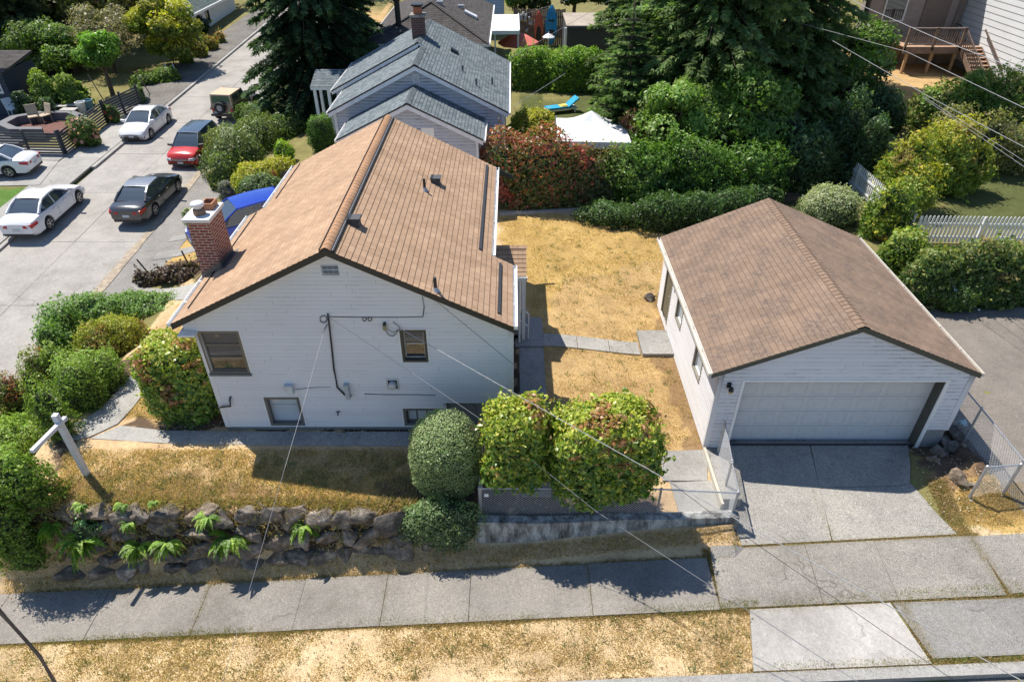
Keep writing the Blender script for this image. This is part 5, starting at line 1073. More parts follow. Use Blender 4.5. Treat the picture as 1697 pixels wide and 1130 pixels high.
def bush(name, label, box, base, top=None, patch=None, n=9000, size=.08, ratio=1., p=2.4, amp=.12, rough=.09, zs=-.75, group=None, cat='bush', mat=None, depth=.2, seed=None, ps=1.5, pth=.62, twig=None, aspect=.5, k=18, width=9., stem=True, trunks=None, z=None, w=None, coresc=.84, topn=.3, flowers=None):
    seed = seed if seed is not None else (int(sum(box))*7) % 9973
    c, rad, zg = fit_blob(*box, ratio=ratio, p=p, z=z, zs=zs); t = thing(name, label, cat, (c[0], c[1], zg), group); rng = np.random.default_rng(seed)
    P, N, d = shell(c, rad, p, n, seed, depth, amp, k=k, width=width, rough=rough, zmin=zs); P, N = sprigs(P, N, rng, int(n*.012), size*2.6*(1 if rough > .05 else .6)); cols = shade_cols(P, N, rng, base, top, patch, ps, pth, topn, seed, w)
    leaves_obj('foliage', P, N, size, cols, mat or LEAF, t, aspect, rng=rng)
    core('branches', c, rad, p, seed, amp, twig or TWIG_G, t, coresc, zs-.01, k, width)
    if trunks or stem:
        m = MB(); zt_ = min(zg, gz(c[0], c[1])); m.tube([(c[0], c[1], zt_-.1), (c[0]+.05, c[1], c[2])], [.07, .04], 6); m.build('trunk', BARK, t)
    if flowers:
        fc, fn, fs = flowers; i = rng.choice(len(P), fn, replace=False); i = i[N[i, 2] > -.2]; leaves_obj('flowers', P[i]+N[i]*.05, N[i], fs, palette(len(i), [fc], rng, .1), LEAF, t, .95, rng=rng)
    return t
def multi(name, label, boxes, base, top=None, patch=None, n=8000, size=.08, ratio=1., p=2.3, amp=.15, cat='hedge', mat=None, depth=.22, ps=1.2, pth=.62, seed=5, group=None, k=18, width=9., twig=None, aspect=.5, w=None, topn=.3, zs=-.3, rough=.1):
    """one long plant made of several mounds"""
    fits = [fit_blob(*b[:4], ratio=(b[4] if len(b) > 4 else ratio), p=p, zs=zs) for b in boxes]; c0 = fits[0]
    t = thing(name, label, cat, (c0[0][0], c0[0][1], c0[2]), group); rng = np.random.default_rng(seed); Ps, Ns = [], []
    tot = sum(f[1][0]*f[1][1]+f[1][0]*f[1][2] for f in fits)
    for i, f in enumerate(fits):
        c, rad, zg = f; q = int(n*(rad[0]*rad[1]+rad[0]*rad[2])/tot); P, N, d = shell(c, rad, p, q, seed+i, depth, amp, k=k, width=width, rough=rough, zmin=zs)
        m = np.ones(len(P), bool)
        for j, f2 in enumerate(fits):
            if j != i: e = (P-np.array(f2[0]))/np.array(f2[1])*1.45; m &= (np.abs(e)**p).sum(1) > 1
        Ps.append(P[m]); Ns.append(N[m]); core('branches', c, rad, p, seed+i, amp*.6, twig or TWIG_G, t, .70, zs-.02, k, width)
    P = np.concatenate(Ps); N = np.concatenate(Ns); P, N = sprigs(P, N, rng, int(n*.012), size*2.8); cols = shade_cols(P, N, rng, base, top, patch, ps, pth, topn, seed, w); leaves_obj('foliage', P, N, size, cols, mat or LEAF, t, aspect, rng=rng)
    return t
def tree(name, label, x, y, h, cr, cz, base, top=None, patch=None, nb=16, n=16000, size=.12, seed=1, trunk=.16, cat='tree', group=None, mat=None, twig=None, rz=None, aspect=.55, open_=.0, ps=.8, pth=.6, lean=(0, 0), z0=None, depth=.45, dark=.75):
    """trunk, limbs and a crown of many irregular leaf clumps"""
    z0 = gz(x, y) if z0 is None else z0; rng = np.random.default_rng(seed); t = thing(name, label, cat, (x, y, z0), group); rz = rz or cr*.8; cc = np.array([x+lean[0], y+lean[1], z0+cz])
    m = MB(); top_ = cc+np.array([0, 0, rz*.3]); pts = [ptl((x, y, z0-.15), top_, s)+Vector((rng.normal(0, .03)*cr, rng.normal(0, .03)*cr, 0)) for s in (0, .3, .6, 1)]; m.tube(pts, [trunk*1.25, trunk, trunk*.7, trunk*.3], 8); cen = []
    for i in range(nb):
        a = i*2.4+rng.uniform(-.4, .4); u = rng.uniform(-.75, .95); r = math.sqrt(max(.05, 1-u*u))*rng.uniform(.45, .78); c = cc+np.array([math.cos(a)*cr*r, math.sin(a)*cr*r, u*rz*.75]); cen.append(c)
        st = ptl((x, y, z0), tuple(top_), .35+.4*(u+1)/2*1); md = (np.array(st)+c)/2+rng.normal(0, .06, 3)*cr; m.tube([st, md, c], [trunk*.4, trunk*.25, trunk*.08], 5)
    m.build('trunk', BARK, t); Ps, Ns, Cs = [], [], []
    for i, c in enumerate(cen):
        br = cr*rng.uniform(.3, .5); rad = (br, br, br*rng.uniform(.55, .85)); q = n//nb; P, N, d = shell(c, rad, 2.0, q, seed*31+i, depth, .35, zmin=-.9, k=10, width=5.)
        k_ = rng.uniform(dark, 1.2); cols = shade_cols(P, N, rng, base, top, patch, ps, pth, .25, seed)*k_
        if open_: keep = rng.random(len(P)) > open_; P, N, cols = P[keep], N[keep], cols[keep]
        Ps.append(P); Ns.append(N); Cs.append(cols)
    leaves_obj('crown', np.concatenate(Ps), np.concatenate(Ns), size, np.concatenate(Cs), mat or LEAF, t, aspect, rng=rng)
    return t
def conifer(name, label, x, y, h, r, base, tip, seed=1, levels=22, per=9, size=.26, start=.12, trunk=.25, group=None, droop=.35, z0=None, n_spray=26, width=.34, cat='tree'):
    """fir: whorls of drooping boughs carrying flat sprays of needles"""
    z0 = gz(x, y) if z0 is None else z0; rng = np.random.default_rng(seed); t = thing(name, label, cat, (x, y, z0), group)
    m = MB(); m.tube([(x, y, z0-.2), (x+.05, y, z0+h*.5), (x, y, z0+h)], [trunk, trunk*.6, .03], 8); P, N, A, C, S = [], [], [], [], []
    for l in range(levels):
        f = start+(1-start)*(l/levels)**.95; zb = z0+h*f; L = r*(1-f)**.75*1.05+.15
        for k in range(per):
            a = k*2*math.pi/per+l*1.37+rng.uniform(-.3, .3); Lb = L*rng.uniform(.62, 1.15); d = np.array([math.cos(a), math.sin(a), 0]); sd = np.array([-d[1], d[0], 0]); base_t = rng.uniform(.7, 1.2)
            ss = np.linspace(.0, 1, 7); cur = np.array([[x, y, zb]]+[list(np.array([x, y, zb])+d*Lb*s+np.array([0, 0, -droop*Lb*(s**1.6)+.12*Lb*s+(.10*Lb*max(0, s-.75)*2)])) for s in ss[1:]])
            if l % 2 == 0: m.tube([tuple(c) for c in cur[::2]], [.05*Lb/r+.015, .03, .015, .008], 4, cap=False)
            q = int(n_spray*(.4+.6*Lb/r)); s = rng.uniform(.14, 1.0, q)**.8; i0 = np.minimum((s*6).astype(int), 5); fr = (s*6-i0)[:, None]; pt = cur[i0]*(1-fr)+cur[i0+1]*fr
            for side in (-1, 1):
                wd = width*Lb*(1-.72*s)*rng.uniform(.35, 1.1, q); off = sd[None, :]*side*wd[:, None]*.55; pp = pt+off+np.array([0, 0, -1])*wd[:, None]*.25+rng.normal(0, .03, (q, 3))*Lb*.3
                ax_ = d[None, :]*.75+sd[None, :]*side*.8+np.array([0, 0, -.35]); ax_ = ax_/np.linalg.norm(ax_, axis=1)[:, None]+rng.normal(0, .16, (q, 3)); P.append(pp); A.append(ax_); S.append(np.clip(wd*1.5, size*.45, size*1.6))
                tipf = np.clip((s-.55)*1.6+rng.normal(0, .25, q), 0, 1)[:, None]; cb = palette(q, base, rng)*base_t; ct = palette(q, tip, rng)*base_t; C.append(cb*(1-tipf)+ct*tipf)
    m.build('trunk', BARK, t)
    P = np.concatenate(P); A = np.concatenate(A); C = np.concatenate(C); S = np.concatenate(S); n = len(P); A /= np.linalg.norm(A, axis=1)[:, None]
    nn = np.array([0, 0, 1.])+rng.normal(0, .45, (n, 3)); B = np.cross(nn, A); B /= np.linalg.norm(B, axis=1)[:, None]; U = np.cross(A, B); V, CC = [], []
    for j, (o1, ang, ln) in enumerate(((0, 0, 1.), (.1, .75, .7), (.1, -.75, .7), (-.15, .45, .6), (-.15, -.5, .6))):   # five slim needles-twigs per spray
        dr = A*math.cos(ang)+B*math.sin(ang)+U*rng.normal(0, .22, (n, 1)); s = (S*ln)[:, None]; c = P+A*S[:, None]*o1; wv = np.cross(dr, U); wv = wv/np.linalg.norm(wv, axis=1)[:, None]*s*.16
        V.append(np.stack([c, c+dr*s*.45-wv, c+dr*s-U*s*.1, c+dr*s*.45+wv], 1)); CC.append(C*rng.uniform(.8, 1.2, (n, 1)))
    V = np.concatenate(V); CC = np.concatenate(CC); n = len(V); V = V-np.array(wloc(t)); me = bpy.data.meshes.new('crown'); me.vertices.add(n*4); me.vertices.foreach_set('co', V.astype(np.float32).ravel())
    me.loops.add(n*4); me.loops.foreach_set('vertex_index', np.arange(n*4, dtype=np.int32)); me.polygons.add(n); me.polygons.foreach_set('loop_start', np.arange(0, n*4, 4, dtype=np.int32)); me.polygons.foreach_set('loop_total', np.full(n, 4, dtype=np.int32)); me.update()
    c4 = np.ones((n, 4, 4), np.float32); c4[:, :, :3] = CC[:, None, :]; ca = me.color_attributes.new('Col', 'FLOAT_COLOR', 'POINT'); ca.data.foreach_set('color', c4.ravel()); me.materials.append(NEEDLE)
    o = bpy.data.objects.new('crown', me); COL.objects.link(o); o.parent = t; return t
# palettes
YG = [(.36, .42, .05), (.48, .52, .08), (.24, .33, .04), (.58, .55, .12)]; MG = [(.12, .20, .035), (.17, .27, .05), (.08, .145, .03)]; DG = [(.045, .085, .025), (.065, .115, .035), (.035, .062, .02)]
BGR = [(.14, .28, .03), (.20, .36, .04), (.10, .20, .03)]; RED = [(.34, .12, .05), (.42, .2, .08), (.26, .1, .05)]; RUST = [(.46, .22, .09), (.52, .3, .13), (.32, .2, .09)]; GOLD = [(.45, .42, .05), (.55, .5, .08), (.34, .34, .05)]
GREYG = [(.16, .22, .11), (.22, .28, .15), (.12, .17, .08)]; PINKB = [(.26, .18, .12), (.2, .16, .1)]; OLV = [(.2, .2, .06), (.28, .25, .09), (.14, .14, .05)]; PHG = [(.13, .24, .04), (.20, .33, .06), (.08, .16, .03)]
# ---- clipped bushes round the house
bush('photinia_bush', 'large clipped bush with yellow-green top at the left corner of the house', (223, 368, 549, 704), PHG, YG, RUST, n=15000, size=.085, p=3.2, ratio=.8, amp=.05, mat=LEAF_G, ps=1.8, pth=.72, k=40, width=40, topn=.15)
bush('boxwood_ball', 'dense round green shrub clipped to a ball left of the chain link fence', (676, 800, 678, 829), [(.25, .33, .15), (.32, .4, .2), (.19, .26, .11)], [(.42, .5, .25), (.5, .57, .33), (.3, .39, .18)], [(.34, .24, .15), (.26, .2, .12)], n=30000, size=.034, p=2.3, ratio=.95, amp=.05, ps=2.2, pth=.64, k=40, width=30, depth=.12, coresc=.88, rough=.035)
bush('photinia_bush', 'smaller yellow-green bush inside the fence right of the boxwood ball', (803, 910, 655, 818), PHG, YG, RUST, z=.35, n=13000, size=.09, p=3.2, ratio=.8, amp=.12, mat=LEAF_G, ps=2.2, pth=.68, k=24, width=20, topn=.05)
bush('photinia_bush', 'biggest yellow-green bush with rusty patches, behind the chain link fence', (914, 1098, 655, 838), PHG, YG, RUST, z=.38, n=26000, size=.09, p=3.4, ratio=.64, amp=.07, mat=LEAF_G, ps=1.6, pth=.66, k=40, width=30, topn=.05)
bush('ivy_patch', 'low pale ivy spreading beneath the boxwood ball over the wall end', (655, 800, 812, 905), GREYG, [(.2, .3, .12), (.26, .36, .16)], None, n=9000, size=.05, p=2.6, ratio=.42, amp=.2, k=30, width=20, cat='ivy', stem=False)
# ---- hedges along the left
HG = [(.09, .17, .03), (.13, .23, .04), (.19, .3, .06)]
multi('laurel_hedge', 'long low dark green hedge beside the street at the left', [(205, 300, 487, 525, .8), (150, 250, 482, 530, .8), (100, 200, 486, 548, .8), (62, 150, 500, 580, .9), (52, 120, 530, 612, .9), (70, 140, 545, 600, .8)], HG, [(.22, .35, .1), (.16, .27, .07), (.3, .42, .16)], n=26000, size=.075, amp=.15, k=40, width=20, seed=11, rough=.13)
multi('juniper_hedge', 'rounded golden green shrub mound on the house side of the laurel hedge', [(150, 250, 517, 596, .9), (122, 215, 530, 612, .9)], [(.22, .24, .04), (.28, .3, .05), (.15, .17, .03)], [(.42, .42, .07), (.36, .38, .06)], [(.34, .22, .07)], n=16000, size=.06, amp=.12, k=40, width=20, seed=12)
multi('juniper_hedge', 'mid green mounded hedge bordering the curved garden path', [(115, 215, 575, 655, .8), (80, 180, 592, 690, .9), (40, 130, 625, 735, .9), (90, 150, 580, 640, .9), (60, 135, 568, 640, .8), (25, 90, 600, 690, .8)], [(.13, .21, .03), (.18, .28, .04), (.1, .16, .02)], [(.25, .37, .07), (.32, .42, .09)], None, n=26000, size=.055, amp=.14, k=40, width=20, seed=13, rough=.12)
multi('barberry_hedge', 'reddish tinged shrubs at the outer left edge beside the street', [(28, 105, 578, 645, .8), (-20, 65, 615, 690, .8), (-60, 30, 650, 720, .8)], [(.16, .18, .05), (.2, .2, .06)], [(.3, .28, .09), (.22, .28, .06)], RED, n=11000, size=.06, amp=.2, pth=.5, k=30, width=20, seed=14)
multi('juniper_hedge', 'tall bright green hedge in the lower left corner spilling over the rock wall', [(-60, 104, 692, 800, .7), (-60, 98, 740, 860, .6), (-60, 85, 800, 946, .5)], [(.12, .21, .03), (.18, .29, .04), (.09, .14, .02)], [(.26, .39, .06), (.34, .44, .09)], None, n=34000, size=.06, amp=.15, k=40, width=16, seed=15, rough=.14, zs=-.5)
# ---- planting between street and houses
multi('shrub', 'big dark green shrub beside the red car', [(332, 450, 205, 300, .9), (385, 470, 190, 255, .9), (340, 400, 255, 318, .9)], [(.08, .12, .03), (.12, .17, .05)], [(.22, .27, .09), (.16, .22, .06)], [(.25, .25, .1)], n=16000, size=.1, amp=.25, cat='shrub', seed=21)
multi('shrub', 'low golden yellow shrub above the blue car', [(385, 470, 268, 322, .8), (425, 490, 262, 300, .8)], YG, GOLD, RED, n=8000, size=.085, amp=.2, cat='shrub', seed=22, pth=.7)
bush('shrub', 'dark leaved shrub between the golden shrub and the blue car', (395, 470, 288, 335), DG, [(.14, .2, .08), (.2, .27, .12)], None, n=5000, size=.09, amp=.2, ratio=.8, cat='shrub')
bush('shrub', 'small lime green conifer by the neighbour path', (455, 487, 236, 275), BGR, [(.3, .45, .04)], None, n=3500, size=.07, amp=.2, cat='shrub')
bush('lavender', 'tuft of purple grey lavender left of the blue car', (364, 392, 300, 345), [(.15, .17, .12), (.2, .17, .26)], [(.24, .2, .32), (.2, .24, .14)], None, n=3000, size=.09, amp=.2, cat='shrub', aspect=.2)
bush('shrub', 'clipped green column hedge at the left front of the blue-grey house', (509, 556, 191, 252), [(.06, .13, .02), (.09, .18, .03)], [(.13, .25, .04), (.18, .3, .05)], None, n=9000, size=.06, amp=.03, p=5, ratio=.8, cat='hedge', k=40, width=30)
bush('flower_shrub', 'white flowering shrub tucked behind the brick chimney', (306, 330, 345, 392), MG, [(.3, .34, .2)], None, n=2500, size=.08, cat='shrub', flowers=((.75, .73, .66), 200, .11))
multi('ground_shrub', 'spreading green shrubs in the shade below the dark fir', [(395, 480, 165, 215, .7), (440, 510, 190, 232, .7), (400, 450, 195, 240, .7)], MG, [(.16, .24, .07), (.2, .27, .1)], None, n=9000, size=.1, amp=.25, cat='shrub', seed=25)
bush('shrub', 'bright green bush behind the porch of the blue-grey house', (520, 598, 72, 122), BGR, [(.3, .4, .07)], None, n=6000, size=.12, amp=.25, cat='shrub')
bush('shrub', 'pinkish leaved bush left of the brown hipped roof', (575, 612, 72, 96), [(.25, .16, .12), (.2, .2, .08)], [(.32, .2, .17)], None, n=2500, size=.12, amp=.2, cat='shrub')
bush('shrub', 'pale green shrub beside the path below the brown hipped roof', (545, 600, 55, 84), BGR, [(.33, .38, .15)], None, n=2500, size=.12, amp=.2, cat='shrub')
# ---- back garden hedges
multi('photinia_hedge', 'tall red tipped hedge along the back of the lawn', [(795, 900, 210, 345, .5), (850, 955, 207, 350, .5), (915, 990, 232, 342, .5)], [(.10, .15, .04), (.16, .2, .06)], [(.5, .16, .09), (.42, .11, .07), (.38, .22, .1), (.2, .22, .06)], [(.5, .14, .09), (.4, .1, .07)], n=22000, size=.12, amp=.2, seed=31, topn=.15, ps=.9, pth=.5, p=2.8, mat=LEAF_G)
multi('photinia_hedge', 'thin brownish green hedge continuing right of the red tipped hedge', [(925, 1005, 226, 342, .4), (975, 1045, 228, 335, .4)], [(.15, .17, .06), (.2, .2, .08), (.1, .14, .04)], [(.26, .24, .12), (.3, .2, .12)], None, n=9000, size=.11, amp=.4, seed=32, depth=.6)
bush('shrub', 'yellow-green bush behind the red hedge left of the white tent', (843, 920, 180, 236), YG, GOLD, None, n=6000, size=.11, amp=.15, cat='shrub')
multi('laurel_hedge', 'clipped bright green hedge in front of the red parasol', [(835, 935, 76, 150, .35), (905, 1015, 78, 155, .35)], [(.09, .18, .03), (.14, .25, .04)], [(.26, .4, .05), (.2, .33, .05)], None, n=20000, size=.13, amp=.12, p=3, seed=33, topn=.1)
multi('laurel_hedge', 'dense mid green hedge behind the chain link fence at the back of the lawn', [(1010, 1130, 235, 342, .45), (1090, 1220, 228, 338, .45), (1180, 1315, 236, 328, .45)], [(.08, .16, .025), (.12, .22, .035)], [(.17, .3, .05), (.13, .24, .04)], [(.2, .3, .08)], n=30000, size=.11, amp=.3, p=2.4, seed=34, rough=.3, zs=-.6)
multi('ivy_patch', 'dark ivy ground cover between the chain link fence and the garage', [(955, 1060, 332, 376, .6), (1040, 1150, 318, 385, .5), (1100, 1200, 318, 380, .5), (1160, 1260, 310, 366, .5), (1210, 1300, 305, 345, .5)], DG, [(.08, .15, .04), (.11, .19, .06)], None, n=22000, size=.085, amp=.15, cat='ivy', seed=35)
bush('variegated_shrub', 'pale cream and green variegated shrub behind the garage roof', (1316, 1425, 306, 378), GREYG, [(.42, .45, .26), (.34, .38, .2), (.5, .52, .34)], None, n=11000, size=.07, ratio=.8, amp=.15, cat='shrub', topn=.0)
multi('dark_shrub', 'mass of dark blue-green shrubs left of the yellow maple', [(1285, 1385, 205, 320, .7), (1345, 1440, 150, 300, .8), (1395, 1480, 175, 310, .7), (1410, 1500, 140, 230, .6)], DG, [(.09, .16, .07), (.13, .21, .09)], [(.16, .25, .1)], n=30000, size=.12, amp=.3, cat='shrub', seed=36, ps=.8)
bush('buddleia', 'lilac flowering bush below the big fir', (1240, 1345, 165, 290), DG, [(.08, .13, .05), (.06, .1, .04)], None, n=8000, size=.12, amp=.3, cat='shrub', flowers=((.4, .34, .5), 160, .16))
multi('vine', 'yellow-green vine climbing over the picket fence corner', [(1420, 1520, 300, 400, .6), (1440, 1545, 370, 465, .6)], MG, [(.3, .38, .08), (.38, .42, .1)], None, n=9000, size=.13, amp=.35, cat='vine', seed=37, depth=.4)
multi('mixed_hedge', 'wide mixed hedge between the picket fence and the asphalt lane', [(1470, 1610, 402, 515, .5), (1560, 1700, 396, 514, .5), (1640, 1780, 398, 508, .5)], [(.07, .12, .03), (.1, .17, .04)], [(.25, .3, .08), (.17, .24, .06), (.3, .3, .1)], [(.3, .24, .1)], n=24000, size=.11, amp=.25, seed=38, pth=.68)
bush('daisy_clump', 'white daisies flowering at the foot of the mixed hedge', (1545, 1625, 468, 520), MG, [(.14, .22, .06)], None, n=3500, size=.08, ratio=.6, cat='flowers', flowers=((.8, .78, .72), 70, .09))
multi('shrub', 'broad green bushes below the white house at the right edge', [(1560, 1660, 112, 205, .7), (1610, 1720, 120, 215, .7), (1500, 1590, 140, 215, .6)], MG, [(.26, .36, .07), (.19, .29, .06)], [(.3, .3, .1)], n=22000, size=.14, amp=.3, cat='shrub', seed=83, rough=.2)
multi('shrub', 'loose olive shrubs between the yellow maple and the right edge', [(1585, 1680, 180, 290, .6), (1640, 1740, 200, 290, .6), (1540, 1620, 170, 240, .6)], OLV, [(.26, .3, .1), (.3, .26, .12)], None, n=16000, size=.12, amp=.35, cat='shrub', depth=.5, seed=84, rough=.22)
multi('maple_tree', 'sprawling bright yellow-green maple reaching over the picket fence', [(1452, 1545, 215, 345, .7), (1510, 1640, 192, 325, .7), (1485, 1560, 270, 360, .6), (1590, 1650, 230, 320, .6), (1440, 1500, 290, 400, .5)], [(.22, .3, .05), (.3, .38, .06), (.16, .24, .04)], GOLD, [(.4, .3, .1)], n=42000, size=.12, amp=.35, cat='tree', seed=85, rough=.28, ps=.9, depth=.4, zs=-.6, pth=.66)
# ---- trees
FT = [(.24, .33, .13), (.3, .38, .16), (.18, .26, .10)]; FB = [(.085, .15, .05), (.115, .185, .065), (.065, .115, .04)]
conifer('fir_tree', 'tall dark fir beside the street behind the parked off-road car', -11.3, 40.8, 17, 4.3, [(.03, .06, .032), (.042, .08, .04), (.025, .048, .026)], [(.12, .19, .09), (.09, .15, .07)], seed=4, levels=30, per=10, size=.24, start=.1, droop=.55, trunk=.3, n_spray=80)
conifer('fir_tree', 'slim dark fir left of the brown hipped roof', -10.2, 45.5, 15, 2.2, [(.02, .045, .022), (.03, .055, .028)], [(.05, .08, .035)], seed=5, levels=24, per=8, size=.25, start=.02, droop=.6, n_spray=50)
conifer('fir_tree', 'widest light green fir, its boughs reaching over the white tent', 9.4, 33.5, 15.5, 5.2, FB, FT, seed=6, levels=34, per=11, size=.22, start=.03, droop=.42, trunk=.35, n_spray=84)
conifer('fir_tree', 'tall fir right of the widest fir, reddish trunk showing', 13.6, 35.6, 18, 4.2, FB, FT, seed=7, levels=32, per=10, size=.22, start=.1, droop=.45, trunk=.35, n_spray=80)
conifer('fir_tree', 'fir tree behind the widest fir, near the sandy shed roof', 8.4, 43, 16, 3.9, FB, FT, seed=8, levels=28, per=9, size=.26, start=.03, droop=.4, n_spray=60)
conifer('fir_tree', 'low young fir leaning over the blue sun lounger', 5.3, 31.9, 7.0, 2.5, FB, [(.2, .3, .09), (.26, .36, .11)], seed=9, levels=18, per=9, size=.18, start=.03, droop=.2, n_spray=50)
tree('broadleaf_tree', 'dense broadleaf tree right of the firs, in front of the timber deck', 19.6, 40.5, 14, 3.6, 9.2, MG, [(.2, .34, .05), (.27, .4, .07)], None, nb=26, n=38000, size=.22, seed=41, rz=6.0, depth=.5)
tree('broadleaf_tree', 'broad dark green tree behind the second fir', 14.8, 43, 14, 3.8, 8.6, MG, [(.16, .27, .05), (.2, .32, .07)], None, nb=22, n=28000, size=.22, seed=42, rz=6, depth=.5)
tree('hazel_tree', 'light green hazel in front of the widest fir', 7.2, 29.6, 4.2, 2.1, 2.6, MG, [(.24, .36, .08), (.19, .3, .07)], [(.3, .36, .14)], nb=18, n=17000, size=.14, seed=43, rz=1.9, dark=.9)
tree('hazel_tree', 'mid green broadleaf shrub tree left of the lilac bush', 10.4, 30.4, 4.6, 2.2, 2.9, MG, [(.2, .32, .07), (.16, .26, .06)], None, nb=18, n=17000, size=.14, seed=44, rz=2.0, dark=.9)
tree('broadleaf_tree', 'tall mid green crown filling the gap between the two big firs', 11.6, 37.5, 15, 3.6, 9.0, MG, [(.2, .33, .06), (.16, .27, .05)], None, nb=24, n=26000, size=.2, seed=47, rz=6, depth=.5)
tree('plum_tree', 'small dark red leaved tree under the widest fir', 5.9, 30.2, 3.4, .9, 2.3, [(.14, .04, .03), (.1, .08, .03)], [(.3, .08, .05), (.2, .22, .06)], None, nb=9, n=4000, size=.12, seed=45, rz=1.1)
tree('broadleaf_tree', 'dense green tree under the broadleaf crown by the lawn of the deck', 16.8, 36.5, 6, 2.7, 3.4, DG, [(.14, .24, .05), (.18, .3, .06)], None, nb=18, n=20000, size=.16, seed=46, rz=2.6)
# left side of the street
def at(px, py): p = PG(px, py); return p.x, p.y
x, y = at(275, 124); tree('maple_tree', 'rounded yellow-green tree at the street bend', x, y+1.6, 4.2, 2.3, 2.5, [(.2, .24, .04), (.12, .17, .03)], GOLD, None, nb=20, n=22000, size=.17, seed=51, rz=2.2)
x, y = at(188, 158); tree('small_tree', 'small lollipop green tree by the end of the slat fence', x, y, 3.6, 1.35, 2.7, [(.1, .2, .03), (.14, .26, .04)], [(.2, .36, .05)], None, nb=14, n=9000, size=.14, seed=52, rz=1.2, trunk=.13)
x, y = at(175, 132); tree('dry_tree', 'pale half bare bush behind the small lollipop tree', x, y+1.5, 4, 2.3, 2.4, [(.3, .27, .17), (.36, .32, .2), (.22, .2, .12)], None, None, nb=18, n=14000, size=.12, seed=53, rz=1.9, open_=.25)
x, y = at(185, 92); tree('bronze_tree', 'wide olive bronze tree at the top left', x, y+2, 8, 4.2, 4.4, OLV, [(.3, .3, .07), (.24, .27, .06)], [(.32, .2, .08)], nb=26, n=26000, size=.26, seed=54, rz=3.4)
x, y = at(262, 68); tree('bronze_tree', 'bronze leaved tree left of the white walled house', x, y, 6, 2.8, 3.2, OLV, [(.34, .3, .08), (.26, .27, .07)], [(.34, .18, .08)], nb=18, n=16000, size=.24, seed=55, rz=2.4)
x, y = at(22, 108); conifer('fir_tree', 'broad grey-green cedar in the top left corner', x, y+2, 11, 4.2, [(.08, .12, .06), (.06, .09, .05)], [(.22, .25, .1), (.3, .3, .12)], seed=56, levels=26, per=10, size=.3, start=.05, droop=.35, n_spray=60)
x, y = at(92, 92); conifer('fir_tree', 'dark narrow cedar second from the left at the top', x, y+2, 12, 3.0, DG, [(.05, .08, .03)], seed=57, levels=24, per=9, size=.3, start=.02, n_spray=50)
x, y = at(60, 128); tree('broadleaf_tree', 'medium green tree above the dark deck', x, y+1.5, 3.4, 2.2, 1.5, MG, [(.2, .28, .08), (.16, .24, .07)], None, nb=20, n=13000, size=.16, seed=58, rz=1.7)
x, y = at(110, 130); tree('broadleaf_tree', 'medium green tree between the dry bush and the cedar', x, y+1.2, 3.2, 1.9, 1.4, MG, [(.2, .3, .08)], None, nb=16, n=10000, size=.16, seed=59, rz=1.6)
multi('shrub', 'rounded bright green bushes behind the dark deck', [(45, 105, 118, 185, .9), (90, 150, 122, 182, .9)], MG, [(.24, .32, .06), (.3, .38, .09)], None, n=12000, size=.13, amp=.25, cat='shrub', seed=60)
multi('shrub', 'dark shrubs between the navy house and the bright green bushes', [(22, 70, 150, 200, .8), (60, 100, 165, 200, .7)], DG, [(.08, .13, .06), (.12, .17, .08)], None, n=6000, size=.13, amp=.25, cat='shrub', seed=61)
x, y = at(8, 178); tree('smoke_bush', 'orange-brown leaved bush at the left edge over the navy house', x+.2, y-1.0, 5, 1.1, 4.2, [(.35, .16, .08), (.28, .12, .07)], [(.5, .3, .18)], None, nb=9, n=3000, size=.16, seed=62, rz=.9)
bush('rose_bush', 'rose bush with peach flowers leaning over the slat fence', (108, 172, 192, 246), MG, [(.16, .22, .08), (.2, .24, .1)], None, n=6000, size=.09, amp=.3, ratio=.6, flowers=((.75, .38, .28), 120, .16), cat='rose bush')
bush('rose_bush', 'small red rose by the middle of the slat fence', (172, 200, 172, 205), MG, None, None, n=1500, size=.08, amp=.3, ratio=.6, flowers=((.6, .1, .1), 16, .14), cat='rose bush')
bush('shrub', 'grey green shrub at the corner of the slat fence and gravel', (215, 242, 142, 172), GREYG, [(.2, .28, .1)], None, n=2500, size=.1, cat='shrub')
multi('ground_shrub', 'low green edging plants below the rounded yellow-green tree', [(218, 262, 122, 142, .6), (255, 300, 112, 136, .6), (295, 322, 85, 106, .6)], MG, [(.18, .26, .06)], None, n=5000, size=.12, cat='shrub', seed=64)
multi('flower_meadow', 'orange and green flowering strip beside the gravel at the street bend', [(318, 345, 70, 96, .8), (338, 362, 60, 84, .8), (355, 374, 52, 72, .8)], [(.3, .22, .06), (.2, .26, .05)], [(.45, .3, .1), (.5, .22, .08), (.3, .34, .08)], None, n=7000, size=.12, cat='flowers', seed=65)
bush('rhododendron', 'dark bush in front of the white walled house at the street end', (300, 345, 30, 58), DG, [(.1, .13, .09)], None, n=3000, size=.2, cat='shrub', flowers=((.4, .4, .6), 60, .2))
x, y = at(600, 24); tree('broadleaf_tree', 'pale green tree top behind the brown hipped roof', -7.5, 62, 5, 2.2, 3, MG, [(.25, .35, .1)], None, nb=10, n=6000, size=.25, seed=66)
for i, (x, y, r) in enumerate(((1.5, 63, 2.6), (5.5, 64, 2.8), (9.5, 63, 2.8))):
    tree('broadleaf_tree', ('leftmost', 'middle', 'rightmost')[i]+' of three dark trees along the top edge behind the kayaks and shed', x, y, 7, r, 3.6, DG, [(.07, .12, .04)], None, nb=12, n=7000, size=.3, seed=90+i, rz=2.6)
x, y = at(845, 18); tree('broadleaf_tree', 'small light green tree right of the light blue house', .2, 58, 5, 1.2, 3.4, MG, [(.28, .35, .12)], None, nb=8, n=3500, size=.2, seed=68)
for (bx, lab) in (((500, 620, -60, 30), 'dark'), ):
    pass
